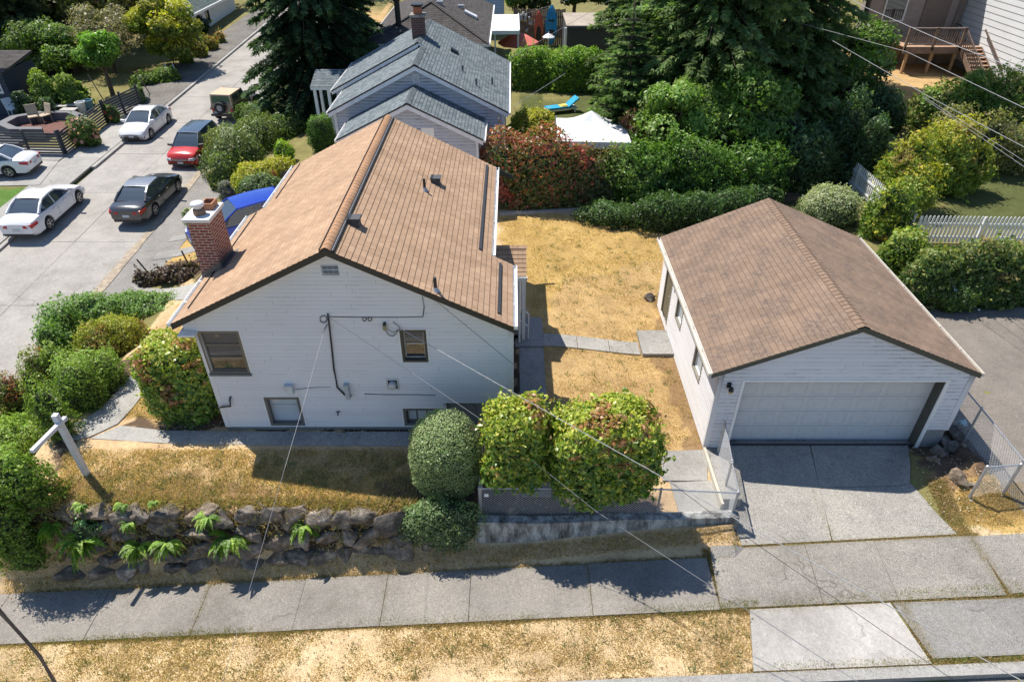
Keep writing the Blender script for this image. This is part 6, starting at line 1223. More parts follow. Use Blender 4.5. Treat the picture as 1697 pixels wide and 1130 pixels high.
tree('broadleaf_tree', 'dark tree at the top edge between the street and the hipped roof', -14.5, 62, 10, 4.2, 5.5, DG, [(.08, .13, .04)], None, nb=16, n=12000, size=.3, seed=69)
# backdrop trees so that nothing bare shows at the far end
for i, (x, y, r) in enumerate(((-48, 66, 5), (-20, 78, 6), (-33, 70, 5))):
    tree('broadleaf_tree', ('leftmost', 'rightmost', 'middle')[i]+' of three distant dark trees beyond the white walled house', x, y, 10, r, 5.5, DG, [(.08, .14, .04)], None, nb=14, n=9000, size=.4, seed=70+i)
# ferns on the rock wall
def fern(px, py, r, seed, big=False, lab=None, Y=None):
    rng = np.random.default_rng(seed); p = PY(px, py, Y); t = thing('fern', lab, 'fern', tuple(p), 'ferns growing out of the rock wall'); P, A, U, S, C = [], [], [], [], []
    nf = 24
    for k in range(nf):
        a = rng.uniform(math.pi*.85, math.pi*2.0); L = r*rng.uniform(.7, 1.25); d = np.array([math.cos(a), math.sin(a)*.9, 0]); d /= np.linalg.norm(d); sd = np.cross(d, [0, 0, 1]); fc = np.array([(.2, .34, .04), (.3, .42, .06), (.12, .22, .03)][k % 3])*rng.uniform(.8, 1.3)
        up = rng.uniform(.5, 1.3)
        for i in range(26):
            s = (i+1)/26; q = np.array(p)+d*L*s*.85+np.array([0, 0, 1])*L*(up*s-1.2*s*s); wl = L*.12*math.sin(math.pi*min(1, .12+s*.88))+.008
            for e in (-1, 1): P.append(q+sd*e*wl*.5); A.append(sd*e+d*.45); S.append(wl*1.2); C.append(fc*rng.uniform(.75, 1.25))
    P = np.array(P)-np.array(p); A = np.array(A); A /= np.linalg.norm(A, axis=1)[:, None]; S = np.array(S)[:, None]; C = np.array(C); n = len(P); nn = np.array([0, 0, 1.])+rng.normal(0, .3, (n, 3)); B = np.cross(nn, A); B /= np.linalg.norm(B, axis=1)[:, None]
    V = np.stack([P-A*S*.5, P-B*.018*r/.4, P+A*S*.5, P+B*.018*r/.4], 1); me = bpy.data.meshes.new('fronds'); me.vertices.add(n*4); me.vertices.foreach_set('co', V.astype(np.float32).ravel()); me.loops.add(n*4); me.loops.foreach_set('vertex_index', np.arange(n*4, dtype=np.int32)); me.polygons.add(n)
    me.polygons.foreach_set('loop_start', np.arange(0, n*4, 4, dtype=np.int32)); me.polygons.foreach_set('loop_total', np.full(n, 4, dtype=np.int32)); me.update(); c4 = np.ones((n, 4, 4), np.float32); c4[:, :, :3] = C[:, None, :]; ca = me.color_attributes.new('Col', 'FLOAT_COLOR', 'POINT'); ca.data.foreach_set('color', c4.ravel()); me.materials.append(LEAF)
    o = bpy.data.objects.new('fronds', me); COL.objects.link(o); o.parent = t; return t
for i, (px, py, r, lab) in enumerate(((135, 898, .62, 'largest fern, near the left end of the rock wall'), (232, 905, .45, 'second large fern from the left, low on the rock wall'), (278, 900, .45, 'fern leaning right, third from the left low on the wall'), (382, 893, .55, 'full fern low on the wall below the middle of the lawn'), (505, 872, .4, 'bright small fern near the right half of the rock wall'),
      (345, 858, .36, 'small fern near the top of the wall above the full fern'), (204, 838, .22, 'tiny fern on the top edge beside the white post'), (135, 838, .25, 'weedy tuft on the top edge near the left end of the wall'), (215, 866, .25, 'pair of drooping fronds between the top edge and the second fern'), (86, 872, .4, 'trailing fern beside the lower left hedge'), (255, 832, .15, 'smallest tuft of fern on the top edge of the wall'))):
    fern(px, py, r, 300+i, lab=lab, Y=9.95 if py > 880 else (10.1 if py > 850 else 10.3))
bush('shrub', 'blue-green leafy weed above the largest fern on the rock wall', (122, 172, 862, 905), GREYG, [(.14, .28, .12), (.18, .33, .15)], None, n=1200, size=.07, ratio=.5, cat='weed', stem=False)
# ================================================================== cars
RUB = plain('tyre_rubber', (.02, .02, .021), .85, .1); RIMM = plain('alloy_rim', (.38, .38, .39), .3, .1, metal=.6); CGL = glass_mat('car_glass', (.045, .06, .075), .03)
CHR = plain('chrome', (.6, .6, .62), .15, .05, metal=.9); TAIL = plain('tail_red', (.42, .015, .015), .15, .05); HEAD = plain('head_clear', (.55, .57, .6), .08, .05); PLATE = plain('plate_white', (.5, .52, .55), .5, .2, 30)
def car(label, cat, loc, rz, paint_m, roof_m, L, Wd, zt, gh, wb, wr=.33, group=None, spokes=5, suv=False, front_over=.85, name='car', sunroof=False, arch=.40):
    """zt: [(x, z)] top line of the lower body, gh: greenhouse (base_rear, roof_rear, roof_front, base_front, z_roof)"""
    t = thing(name, label, cat, loc, group, rz); xs = np.linspace(0, L, 34); tx, tz = zip(*zt); mb = MB(); hw0 = Wd/2; zb0 = .2 if not suv else .24
    rings = []
    for x in xs:
        u = x/L; e = min(u, 1-u); w = hw0*(1-.16*max(0, 1-e/.09)**2.0)*(1-.03*max(0, 1-e/.3)); top = float(np.interp(x, tx, tz)); low = zb0+.16*max(0, 1-e/.04); belt = top-.03
        mid = low+(belt-low)*.55; cr = .025 if gh[0] < x < gh[3] else .05
        ring = [(x, -w*.9, low), (x, -w*.985, low+.06), (x, -w, low+.2), (x, -w, mid), (x, -w*.975, belt-.12), (x, -w*.93, belt), (x, -w*.80, top+.012), (x, -w*.4, top+cr), (x, 0, top+cr+.012)]
        ring += [(x, -p[1], p[2]) for p in ring[-2::-1]]; rings.append(ring)
    n = len(rings[0])
    for r_ in rings: mb.v += r_
    for i in range(len(rings)-1):
        for k in range(n):
            mb.f.append((i*n+k, i*n+(k+1) % n, (i+1)*n+(k+1) % n, (i+1)*n+k)); mb.m.append(0)
    mb.f.append(tuple(range(n))[::-1]); mb.f.append(tuple((len(rings)-1)*n+k for k in range(n))); mb.m += [0, 0]
    ro = front_over-.02; xr, xf = L-front_over-wb, L-front_over
    b0 = mb.build('tmp', paint_m, None); cut = MB()
    for x in (xr, xf):
        for s in (-1, 1): cut.lathe([(0, s*(hw0-.26)), (arch, s*(hw0-.26)), (arch, s*(hw0+.3)), (0, s*(hw0+.3))], (x, 0, wr+.02), 24, 'y')
    c0 = cut.build('tmpc', BLACKP, None); bm = bmesh.new(); bm.from_mesh(c0.data); bmesh.ops.remove_doubles(bm, verts=bm.verts, dist=1e-5); bmesh.ops.recalc_face_normals(bm, faces=bm.faces); bm.to_mesh(c0.data); bm.free()
    bm = bmesh.new(); bm.from_mesh(b0.data); bmesh.ops.recalc_face_normals(bm, faces=bm.faces); bm.to_mesh(b0.data); bm.free()
    md = b0.modifiers.new('b', 'BOOLEAN'); md.operation = 'DIFFERENCE'; md.object = c0; md.solver = 'EXACT'; bpy.context.view_layer.update()
    me = bpy.data.meshes.new_from_object(b0.evaluated_get(bpy.context.evaluated_depsgraph_get())); bpy.data.objects.remove(b0); bpy.data.objects.remove(c0)
    me.materials.clear(); me.materials.append(paint_m); me.polygons.foreach_set('use_smooth', [True]*len(me.polygons)); me.name = 'body'
    try: me.set_sharp_from_angle(angle=R(38))
    except Exception: pass
    body = bpy.data.objects.new('body', me); COL.objects.link(body); body.parent = t
    m = MB(); m.box((xr-.45, -hw0+.22, .18), (xf+.45, hw0-.22, .6)); m.build('underbody', BLACKP, t, local=True)
    # greenhouse
    br, rr, rf, bf, zr_ = gh; zA = lambda x: float(np.interp(x, tx, tz))+.01; wB, wT = hw0*.90, hw0*.68
    lerp = lambda a, b, f: a+(b-a)*f; secs = []   # (x, z, halfwidth)
    for f in (0, .33, .66, 1): secs.append((lerp(br, rr, f), lerp(zA(br), zr_-.02, math.sin(f*math.pi/2)*.35+f*.65), lerp(wB*.93, wT, f)))
    for f in (.2, .4, .6, .8, 1): secs.append((lerp(rr, rf, f), zr_-.02+.045*math.sin(math.pi*f)*(1 if f < 1 else 0), wT*(1+.03*math.sin(math.pi*f))))
    for f in (.33, .66, 1): secs.append((lerp(rf, bf, f), lerp(zr_-.02, zA(bf), f*.72+.28*f*f), lerp(wT, wB*.93, f)))
    g = MB()
    for i in range(len(secs)-1):
        a, b = secs[i], secs[i+1]; g.poly([(a[0], -a[2], a[1]), (b[0], -b[2], b[1]), (b[0], b[2], b[1]), (a[0], a[2], a[1])])
        for s in (-1, 1): g.poly([(a[0], s*a[2], a[1]), (b[0], s*b[2], b[1]), (b[0], s*wB*.985, min(zA(b[0])-.02, b[1])), (a[0], s*wB*.985, min(zA(a[0])-.02, a[1]))])
    g.build('glass', CGL, t, local=True)
    r_ = MB(); q = [s for s in secs if rr-.001 <= s[0] <= rf+.001]; q = [(rr-.06, q[0][1]-.012, q[0][2])]+q+[(rf+.05, q[-1][1]-.012, q[-1][2])]
    for i in range(len(q)-1):
        a, b = q[i], q[i+1]
        for (u0, u1) in ((-1.03, -.5), (-.5, 0), (0, .5), (.5, 1.03)):
            h = lambda u: .018+.03*(1-u*u); r_.poly([(a[0], u0*a[2], a[1]+h(u0)), (b[0], u0*b[2], b[1]+h(u0)), (b[0], u1*b[2], b[1]+h(u1)), (a[0], u1*a[2], a[1]+h(u1))])
        for s in (-1, 1): r_.poly([(a[0], s*1.03*a[2], a[1]+.018), (b[0], s*1.03*b[2], b[1]+.018), (b[0], s*1.06*b[2], b[1]-.045), (a[0], s*1.06*a[2], a[1]-.045)])
    rfo = r_.build('roof', roof_m, t, local=True, smooth=True)
    if sunroof: m = MB(); m.hexa([(rf-.62, -.38, zr_+.035), (rf-.1, -.38, zr_+.015), (rf-.1, .38, zr_+.015), (rf-.62, .38, zr_+.035), (rf-.62, -.38, zr_+.05), (rf-.1, -.38, zr_+.034), (rf-.1, .38, zr_+.034), (rf-.62, .38, zr_+.05)]); m.build('sunroof', CGL, rfo, local=True)
    p = MB(); mid = (rr+rf)/2-.05
    for s in (-1, 1):
        p.tube([(bf, s*wB*.95, zA(bf)), (lerp(rf, bf, .5), s*lerp(wT, wB*.95, .5), lerp(zr_, zA(bf), .45)), (rf, s*wT, zr_)], .035, 6); p.tube([(br+.02, s*wB*.93, zA(br)), (lerp(br, rr, .5), s*lerp(wB*.94, wT, .5), lerp(zA(br), zr_, .62)), (rr, s*wT, zr_)], [.075, .07, .05], 6)
        p.tube([(mid, s*wB*.995, zA(mid)), (mid+.03, s*(wT+.035), zr_-.04)], .03, 5)
        a, b = (rr+br)/2+.02, rr+.22
    p.build('pillars', roof_m if suv else paint_m, t, local=True, smooth=True)
    # wheels
    for x in (xr, xf):
        for s in (-1, 1):
            o = MB(); y = s*(hw0-.115); o.lathe([(.19, -.1), (wr-.03, -.11), (wr, -.07), (wr, .07), (wr-.03, .11), (.21, .1), (.21, .04)], (x, y, wr), 28, 'y'); tyre = o.build('wheel', RUB, t, local=True, smooth=True)
            d = MB(); ys = y+s*.085; d.lathe([(.215, s*.015), (.20, s*.02), (.195, -s*.05), (.0, -s*.05)], (x, ys, wr), 24, 'y', mi=1); d.lathe([(.222, s*.0), (.222, s*.025), (.20, s*.025)], (x, ys, wr), 24, 'y'); d.lathe([(.05, 0), (.045, s*.02), (0, s*.022)], (x, ys, wr), 10, 'y')
            for k in range(spokes): a = 2*math.pi*k/spokes+.3; d.bar((x+.03*math.cos(a), ys+s*.008, wr+.03*math.sin(a)), (x+.205*math.cos(a), ys+s*.004, wr+.205*math.sin(a)), .02, .05, up=(-math.sin(a), 0, math.cos(a)))
            d.build('rim', [RIMM, plain('rim_shade', (.03, .03, .03), .6)], tyre, local=True)
    zh = float(np.interp(L-.15, tx, tz)); zr2 = float(np.interp(.1, tx, tz)); hwf = hw0*.9
    for s in (-1, 1):
        o1, o2 = hw0*1.002+.004, hw0*.885
        m = MB(); m.hexa([(L-.40, s*o1, zh-.17), (L-.04, s*o2, zh-.24), (L+.012, s*hw0*.55, zh-.23), (L-.5, s*hw0*.6, zh-.2), (L-.46, s*o1*.985, zh-.05), (L-.07, s*o2*.97, zh-.09), (L+.008, s*hw0*.58, zh-.12), (L-.5, s*hw0*.6, zh-.05)]); m.build('headlight', HEAD, t, local=True)
        m = MB(); m.hexa([(L-.08, s*o2, .34), (L+.004, s*hw0*.75, .33), (L+.012, s*hw0*.62, .36), (L-.3, s*hw0*.6, .36), (L-.12, s*o2*1.03, .48), (L-.0, s*hw0*.76, .44), (L+.008, s*hw0*.7, .42), (L-.3, s*hw0*.6, .44)]); m.build('fog_lamp_recess', BLACKP, t, local=True)
        m = MB()
        if suv: m.hexa([(-.014, s*hw0*.72, zr2-.32), (.02, s*hw0*.86, zr2-.32), (.2, s*o1*.99, zr2-.3), (.1, s*hw0*.6, zr2-.3), (-.012, s*hw0*.72, zr2-.02), (.03, s*hw0*.87, zr2-.02), (.2, s*o1*.97, zr2-.02), (.1, s*hw0*.6, zr2-.02)])
        else: m.hexa([(-.014, s*hw0*.42, zr2-.26), (.012, s*hw0*.87, zr2-.25), (.36, s*(o1+.004), zr2-.16), (.2, s*hw0*.4, zr2-.2), (-.012, s*hw0*.40, zr2-.13), (.02, s*hw0*.86, zr2-.07), (.40, s*o1*.985, zr2-.05), (.2, s*hw0*.4, zr2-.08)])
        m.build('tail_light', TAIL, t, local=True)
        m = MB(); xm = bf-.18; m.hexa([(xm, s*wB, zA(xm)+.02), (xm+.12, s*wB, zA(xm)+.02), (xm+.1, s*(hw0+.17), zA(xm)+.04), (xm-.02, s*(hw0+.17), zA(xm)+.04), (xm, s*wB, zA(xm)+.14), (xm+.12, s*wB, zA(xm)+.12), (xm+.1, s*(hw0+.17), zA(xm)+.15), (xm-.02, s*(hw0+.17), zA(xm)+.17)]); m.build('mirror', BLACKP if suv else paint_m, t, local=True)
        for xd in (mid-.22, mid+.72): m = MB(); m.box((xd-.16, s*(hw0+.0), .82*zr2+.03), (xd, s*(hw0+.022), .82*zr2+.06)); m.build('door_handle', CHR, t, local=True)
        m = MB()
        for xd in (mid-.0, bf-.12, mid-.95): m.box((xd-.005, s*(hw0-.0), .34), (xd+.005, s*(hw0+.004), zr2-.14))
        m.build('door_seam', BLACKP, t, local=True)
    m = MB(); m.box((L-.05, -.52, .30), (L+.014, .52, .44)); m.build('lower_grille', BLACKP, t, local=True); m = MB(); m.box((L-.05, -.42, zh-.25), (L+.012, .42, zh-.16)); m.box((L-.05, -.42, zh-.215), (L+.016, .42, zh-.20), 1); m.build('grille', [BLACKP, CHR], t, local=True)
    m = MB(); m.box((-.02, -.17, .5), (.0, .17, .63)); m.build('rear_plate', PLATE, t, local=True); m = MB(); m.box((L, -.16, .42), (L+.018, .16, .52)); m.build('front_plate', PLATE, t, local=True)
    m = MB(); m.box((-.006, -hw0*.75, .24), (.03, hw0*.75, .36)); m.build('rear_valance', BLACKP, t, local=True)
    return t, (L, xr, xf, hw0)
CARK = .86
def place(c, dims, rear, front, side):
    """side -1: the wheels at the two ground points are on the car's right"""
    t = c; K = CARK; t.scale = (K, K, K); L, xr, xf, hw = [v*K for v in dims]; d = (front-rear); d.z = 0; a = math.atan2(d.y, d.x); fx = Vector((math.cos(a), math.sin(a), 0)); lf = Vector((-math.sin(a), math.cos(a), 0))
    midp = (rear+front)/2; o = midp-fx*((xr+xf)/2)-lf*(side*(hw-.06)); z = float(zst((midp).y)) ; t.location = (o.x, o.y, z+.015); t.rotation_euler = (0, -math.atan2(float(zst(front.y)-zst(rear.y)), 2.8)*(1 if abs(d.y) > abs(d.x) else 0), a)
SP_Z = [(0, .80), (.12, .93), (.5, .985), (1.0, .99), (2.2, .93), (3.4, .95), (3.9, .91), (4.5, .80), (4.75, .68), (4.9, .55)]
PW = paint('white_paint', (.72, .72, .73)); PG_ = paint('graphite_paint', (.075, .078, .085), .25, .6); PR = paint('red_paint', (.52, .03, .02)); PB = paint('blue_paint', (.01, .05, .42), .25, .3); PSL = paint('slate_roof', (.06, .085, .12))
def two(a, b): return PG(*a), PG(*b)
c, d = car('white executive sedan parked by the turf on the far kerb, seen from behind', 'car', (0, 0, 0), 0, PW, PW, 4.9, 1.86, SP_Z, (.85, 1.75, 2.75, 3.65, 1.42), 2.9, sunroof=True); place(c, d, *two((88.6, 383), (134.9, 340)), -1)
c, d = car('dark grey sedan parked on the near shoulder, rear toward the viewer', 'car', (0, 0, 0), 0, PG_, paint('silver_grey_roof', (.3, .31, .33), .25, .5), 4.85, 1.84, SP_Z, (.75, 1.65, 2.75, 3.65, 1.42), 2.83, sunroof=True); place(c, d, *two((261.8, 360.5), (297.8, 321)), -1)
c, d = car('small white sedan parked beside the slat fence, facing the viewer', 'car', (0, 0, 0), 0, PW, PW, 4.5, 1.78, [(x*.92, z+.01) for x, z in SP_Z], (.55, 1.4, 2.35, 3.35, 1.42), 2.7, front_over=.88); place(c, d, *two((280.3, 205.5), (253.6, 229)), 1)
c, d = car('white sedan standing in the driveway at the left edge, its rear to the street', 'car', (0, 0, 0), 0, PW, PW, 4.8, 1.84, SP_Z, (.75, 1.65, 2.75, 3.65, 1.42), 2.83)
p = PG(28, 296); place(c, d, p, p+Vector((-2.83, -.35, 0)), 1); c.location.z = gz(p.x-1.5, p.y)+.06; c.rotation_euler = (0, 0, c.rotation_euler[2])
c, d = car('boxy red car with slate blue roof, parked nose toward the viewer', 'car', (0, 0, 0), 0, PR, PSL, 4.15, 1.8, [(0, .95), (.1, 1.05), (1.0, 1.06), (2.8, 1.02), (3.1, 1.03), (3.6, .97), (3.95, .88), (4.08, .72), (4.15, .55)], (.06, .32, 2.35, 3.15, 1.62), 2.57, wr=.34, suv=True, front_over=.82, arch=.41); q = PG(333, 275); place(c, d, q+Vector((.1, 2.57, 0)), q, 1)
c, d = car('bright blue hatchback in the driveway behind the chimney', 'car', (0, 0, 0), 0, PB, PB, 4.6, 1.85, [(0, .95), (.1, 1.04), (1.0, 1.05), (3.1, 1.0), (3.5, 1.0), (4.1, .9), (4.45, .78), (4.6, .55)], (.1, .7, 2.6, 3.6, 1.62), 2.7, wr=.35, suv=True)
zg = gz(-10.7, 24.3); a_, b_ = PZ(424.7, 338.7, zg+1.5), PZ(370.6, 352.5, zg+1.5); ang = math.atan2(b_.y-a_.y, b_.x-a_.x); ce = PZ(412, 333, zg+1.6); fx = Vector((math.cos(ang), math.sin(ang), 0)); oo = ce-fx*1.8; c.scale = (.92,)*3; c.location = (oo.x, oo.y, gz(ce.x, ce.y)+.03); c.rotation_euler = (0, 0, ang)
# off-road car with a spare wheel and a tan soft top
r0, f0 = two((401.5, 197), (419, 183)); dd = f0-r0; ang = math.atan2(dd.y, dd.x)
OFF = thing('off_road_car', 'tan soft topped off-road car with a spare wheel on its rear door', 'off-road car', (0, 0, 0)); fx = Vector((math.cos(ang), math.sin(ang), 0)); lf = Vector((-math.sin(ang), math.cos(ang), 0)); mid = (r0+f0)/2; oo = mid-fx*1.9*.86+lf*.62; OFF.scale = (.86,)*3; OFF.location = (oo.x, oo.y, float(zst(mid.y))+.02); OFF.rotation_euler = (0, 0, ang)
TANP = paint('tan_paint', (.24, .19, .125)); SOFT = plain('tan_canvas', (.55, .40, .28), .9, .08)
m = MB(); m.hexa([(.1, -.76, .55), (2.3, -.76, .55), (2.3, .76, .55), (.1, .76, .55), (.1, -.76, 1.12), (2.3, -.76, 1.12), (2.3, .76, 1.12), (.1, .76, 1.12)]); m.hexa([(2.3, -.62, .6), (3.65, -.5, .6), (3.65, .5, .6), (2.3, .62, .6), (2.3, -.7, 1.14), (3.65, -.52, 1.08), (3.65, .52, 1.08), (2.3, .7, 1.14)]); m.build('body', TANP, OFF, local=True)
m = MB(); m.hexa([(.1, -.76, 1.13), (1.9, -.76, 1.13), (1.9, .76, 1.13), (.1, .76, 1.13), (.16, -.7, 1.78), (1.75, -.68, 1.8), (1.75, .68, 1.8), (.16, .7, 1.78)]); m.build('soft_top', SOFT, OFF, local=True)
m = MB(); m.poly([(.085, -.66, 1.16), (.085, .66, 1.16), (.13, .6, 1.7), (.13, -.6, 1.7)]); 
for s in (-1, 1): m.poly([(.35, s*.772, 1.2), (1.2, s*.772, 1.2), (1.15, s*.72, 1.68), (.38, s*.72, 1.68)]); m.poly([(1.3, s*.772, 1.2), (1.85, s*.772, 1.2), (1.7, s*.715, 1.7), (1.3, s*.715, 1.7)])
m.build('plastic_window', CGL, OFF, local=True); m = MB(); m.hexa([(2.15, -.7, 1.14), (2.25, -.7, 1.14), (2.25, .7, 1.14), (2.15, .7, 1.14), (1.85, -.66, 1.78), (1.93, -.66, 1.78), (1.93, .66, 1.78), (1.85, .66, 1.78)]); m.build('windscreen', CGL, OFF, local=True)
m = MB()
for (x, s) in ((.75, -1), (.75, 1), (3.1, -1), (3.1, 1)): m.hexa([(x-.55, s*.76, .75), (x+.55, s*.76, .75), (x+.55, s*.95, .75), (x-.55, s*.95, .75), (x-.38, s*.7, .98), (x+.38, s*.7, .98), (x+.38, s*.95, .96), (x-.38, s*.95, .96)])
m.build('wheel_flare', BLACKP, OFF, local=True)
for (x, y, z, ax_) in ((.75, -.75, .37, 'y'), (.75, .75, .37, 'y'), (3.1, -.75, .37, 'y'), (3.1, .75, .37, 'y'), (-.08, .05, .98, 'x')):
    s = -1 if y < 0 or ax_ == 'x' else 1; o = MB(); o.lathe([(.2, -.11), (.34, -.12), (.37, -.08), (.37, .08), (.34, .12), (.2, .11), (.2, .02), (0, .02)], (x, y, z), 24, ax_); w_ = o.build('wheel' if ax_ == 'y' else 'spare_wheel', RUB, OFF, local=True, smooth=True)
    d = MB(); d.lathe([(.2, s*.06), (.19, s*.1), (.06, s*.06), (.0, s*.1)], (x, y, z), 20, ax_); 
    for k in range(5):
        a = k*1.257; u = (.13*math.cos(a), .13*math.sin(a)); q = (x+u[0], y+s*.115, z+u[1]) if ax_ == 'y' else (x-.115, y+u[0], z+u[1]); d.box((q[0]-.03, q[1]-.03, q[2]-.03), (q[0]+.03, q[1]+.03, q[2]+.03))
    d.build('rim', RIMM, w_, local=True)
m = MB(); m.box((-.1, -.8, .42), (.05, .8, .56)); m.box((3.75, -.8, .42), (3.9, .8, .56)); m.build('bumper', BLACKP, OFF, local=True)
for s in (-1, 1): m = MB(); m.box((.05, s*.66-.07, .7), (.1, s*.66+.07, .9)); m.build('tail_light', TAIL, OFF, local=True)
m = MB(); m.box((.04, .35, .56), (.07, .62, .68)); m.build('rear_plate', PLATE, OFF, local=True)
# ================================================================== fences
def tri_wire(mb, a, b, r):
    a = Vector(a); b = Vector(b); d = (b-a).normalized(); u = d.cross(Vector((.3, .9, .2))).normalized()*r; v = d.cross(u).normalized()*r; n = len(mb.v)
    for p in (a, b): mb.v += [tuple(p+u), tuple(p-u*.5+v*.87), tuple(p-u*.5-v*.87)]
    for k in range(3): mb.f.append((n+k, n+(k+1) % 3, n+3+(k+1) % 3, n+3+k)); mb.m.append(0)
def chain_fence(name, label, pts, h=1.07, posts=None, pitch=.075, r=.0034, cat='fence', post_r=.028, zoff=0., mat=None):
    t = thing(name, label, cat, (pts[0][0], pts[0][1], gz(pts[0][0], pts[0][1])+zoff)); G = mat or GALV
    for (x, y) in pts: z = gz(x, y)+zoff; m = MB(); m.tube([(x, y, z-.1), (x, y, z+h+.02)], post_r, 8); m.lathe([(post_r*1.2, 0), (post_r, .04), (0, .06)], (x, y, z+h), 8); m.build('post', G, t)
    for a, b in zip(pts[:-1], pts[1:]):
        A = Vector((a[0], a[1], gz(*a)+zoff)); B = Vector((b[0], b[1], gz(*b)+zoff)); U = Vector((0, 0, h)); m = MB(); m.tube([A+U, B+U], .019, 6); m.build('top_rail', G, t); m = MB(); L = (B-A).length; n = int(L/pitch); k = int(h/pitch)
        P = lambda i, j: ptl(A, B, i/n)+Vector((0, 0, .03+j*pitch))
        for i in range(-k, n):
            i0, j0 = (i, 0) if i >= 0 else (0, -i); i1, j1 = i+k, k
            if i1 > n: j1 -= i1-n; i1 = n
            if j1 > j0: tri_wire(m, P(i0, j0), P(i1, j1), r); tri_wire(m, P(n-i0, j0)+Vector((0, .004, 0)), P(n-i1, j1)+Vector((0, .004, 0)), r)
        m.build('chain_mesh', plain('mesh_wire', (.62, .62, .62), .5, .1), t)
    return t
chain_fence('chain_link_fence', 'chain link fence running from the house corner to the retaining wall', [(-.66, 12.6), (-.7, 11.5), (-.75, 10.35)])
chain_fence('chain_link_fence', 'chain link fence on top of the low concrete retaining wall in front of the bushes', [(-.72, 10.36), (1.35, 10.36), (3.4, 10.36), (5.17, 10.36)])
chain_fence('chain_link_gate', 'open chain link gate leaf beside the driveway corner post', [(5.2, 10.4), (5.22, 11.15)], h=1.05, cat='gate')
chain_fence('chain_link_fence', 'short chain link panel between the gate and the left garage corner', [(5.23, 11.2), (5.3, 12.3)], h=1.07)
chain_fence('chain_link_fence', 'chain link fence along the asphalt lane right of the garage', [(11.72, 10.8), (11.68, 12.5), (11.62, 14.4)], h=1.15)
chain_fence('chain_link_fence', 'stubby chain link panel at the corner of the asphalt lane', [(10.88, 10.72), (11.68, 10.78)], h=1.05, post_r=.034)
bp = [PZ(832, 356, 0), PZ(925, 352, 0), PZ(1045, 345, 0), PZ(1163, 338, 0), PZ(1285, 332, 0)]; chain_fence('chain_link_fence', 'long chain link fence along the back of the lawn below the hedge', [(p.x, p.y+.75) for p in bp], h=1.1, pitch=.1, r=.003)
a, b = PZ(828, 357, 0), PZ(962, 350, 0); m = MB(); m.bar((a.x, a.y, -.05), (b.x, b.y, -.05), .16, .34); tag(m.build('concrete_kerb', CONC), 'pale concrete kerb along the back edge of the lawn', 'kerb')
# retaining wall
m = MB(); n = 40
prof = lambda x: (10.05+.15*sm(x/5.2))
xs = np.linspace(-.86, 5.3, n)
for i in range(n-1):
    x0, x1 = xs[i], xs[i+1]; y0, y1 = float(prof(x0)), float(prof(x1)); zt0 = -.38-.02*math.sin(x0*2); zt1 = -.38-.02*math.sin(x1*2)
    m.hexa([(x0, y0-.04, -1.6), (x1, y1-.04, -1.6), (x1, y1+.24, -1.6), (x0, y0+.24, -1.6), (x0, y0, zt0), (x1, y1, zt1), (x1, y1+.22, zt1), (x0, y0+.22, zt0)])
tw = NT('moss_stained_concrete'); tw.rough(.9); v = tw.pos(); mp = tw.n('ShaderNodeMapping'); mp.inputs['Scale'].default_value = (2.2, 2, .7); tw.l(v, mp.inputs[0])
cc = tw.ramp(tw.noise(2.2, mp.outputs[0], 6, .7), [(.33, (.06, .055, .045)), (.47, (.22, .215, .20)), (.62, (.5, .5, .47))]); cc = tw.mix(1., cc, tw.ramp(tw.noise(60, v, 3), [(.3, G3(.7)), (.7, G3(1.15))]), 'MULTIPLY'); tw.base(cc); tw.bump(tw.noise(30, v), .5, .01)
tag(m.build('retaining_wall', tw.m), 'low mossy concrete retaining wall under the chain link fence', 'wall')
# picket and slat fences
def pickets(label, p0, p1, h=1.05, n=None, step=.125, mat=None, w=.075):
    a = Vector((*p0, gz(*p0))); b = Vector((*p1, gz(*p1))); t = thing('picket_fence', label, 'fence', tuple(a)); L = (b-a).length; n = int(L/step); mat = mat or TRIM_W; d = (b-a).normalized(); nr_ = Vector((-d.y, d.x, 0)); lim = min(n, 98)
    for z in (.25, .8): m = MB(); m.bar(a+Vector((0, 0, z)), b+Vector((0, 0, z)), .03, .08); m.build('rail', mat, t)
    for k in range(lim):
        c = a+d*(k*L/lim); m = MB(); q = d*w/2; e = nr_*.012; o = -nr_*.03; z0, z1 = Vector((0, 0, .05)), Vector((0, 0, h-.07)); tp = Vector((0, 0, h))
        m.hexa([c-q-e+o+z0, c+q-e+o+z0, c+q+e+o+z0, c-q+e+o+z0, c-q-e+o+z1, c+q-e+o+z1, c+q+e+o+z1, c-q+e+o+z1]); m.hexa([c-q-e+o+z1, c+q-e+o+z1, c+q+e+o+z1, c-q+e+o+z1, c-q*.3-e+o+tp, c+q*.3-e+o+tp, c+q*.3+e+o+tp, c-q*.3+e+o+tp]); m.build('picket', mat, t)
    for k in range(0, int(L/2.4)+1): c = a+d*min(L, k*2.4); m = MB(); m.box((c.x-.045, c.y-.045, c.z-.1), (c.x+.045, c.y+.045, c.z+h-.05)); m.build('post', mat, t)
    return t
pickets('white picket fence facing the mixed hedge at the right edge', (15.6, 23.4), (27, 23.0), 1.15, step=.15, w=.085)
pickets('white picket fence running back behind the yellow-green vine', (15.45, 23.6), (15.3, 32.0), 1.15, step=.15, w=.085)
p = PG(1652, 236); pickets('short tan fence fragment under the olive shrub at the right edge', (p.x, p.y), (p.x+5, p.y-1.0), 1.0, step=.16, mat=plain('tan_pickets', (.42, .33, .24), .8), w=.1)
SL = plain('charcoal_slats', (.045, .05, .058), .7, .25, 3)
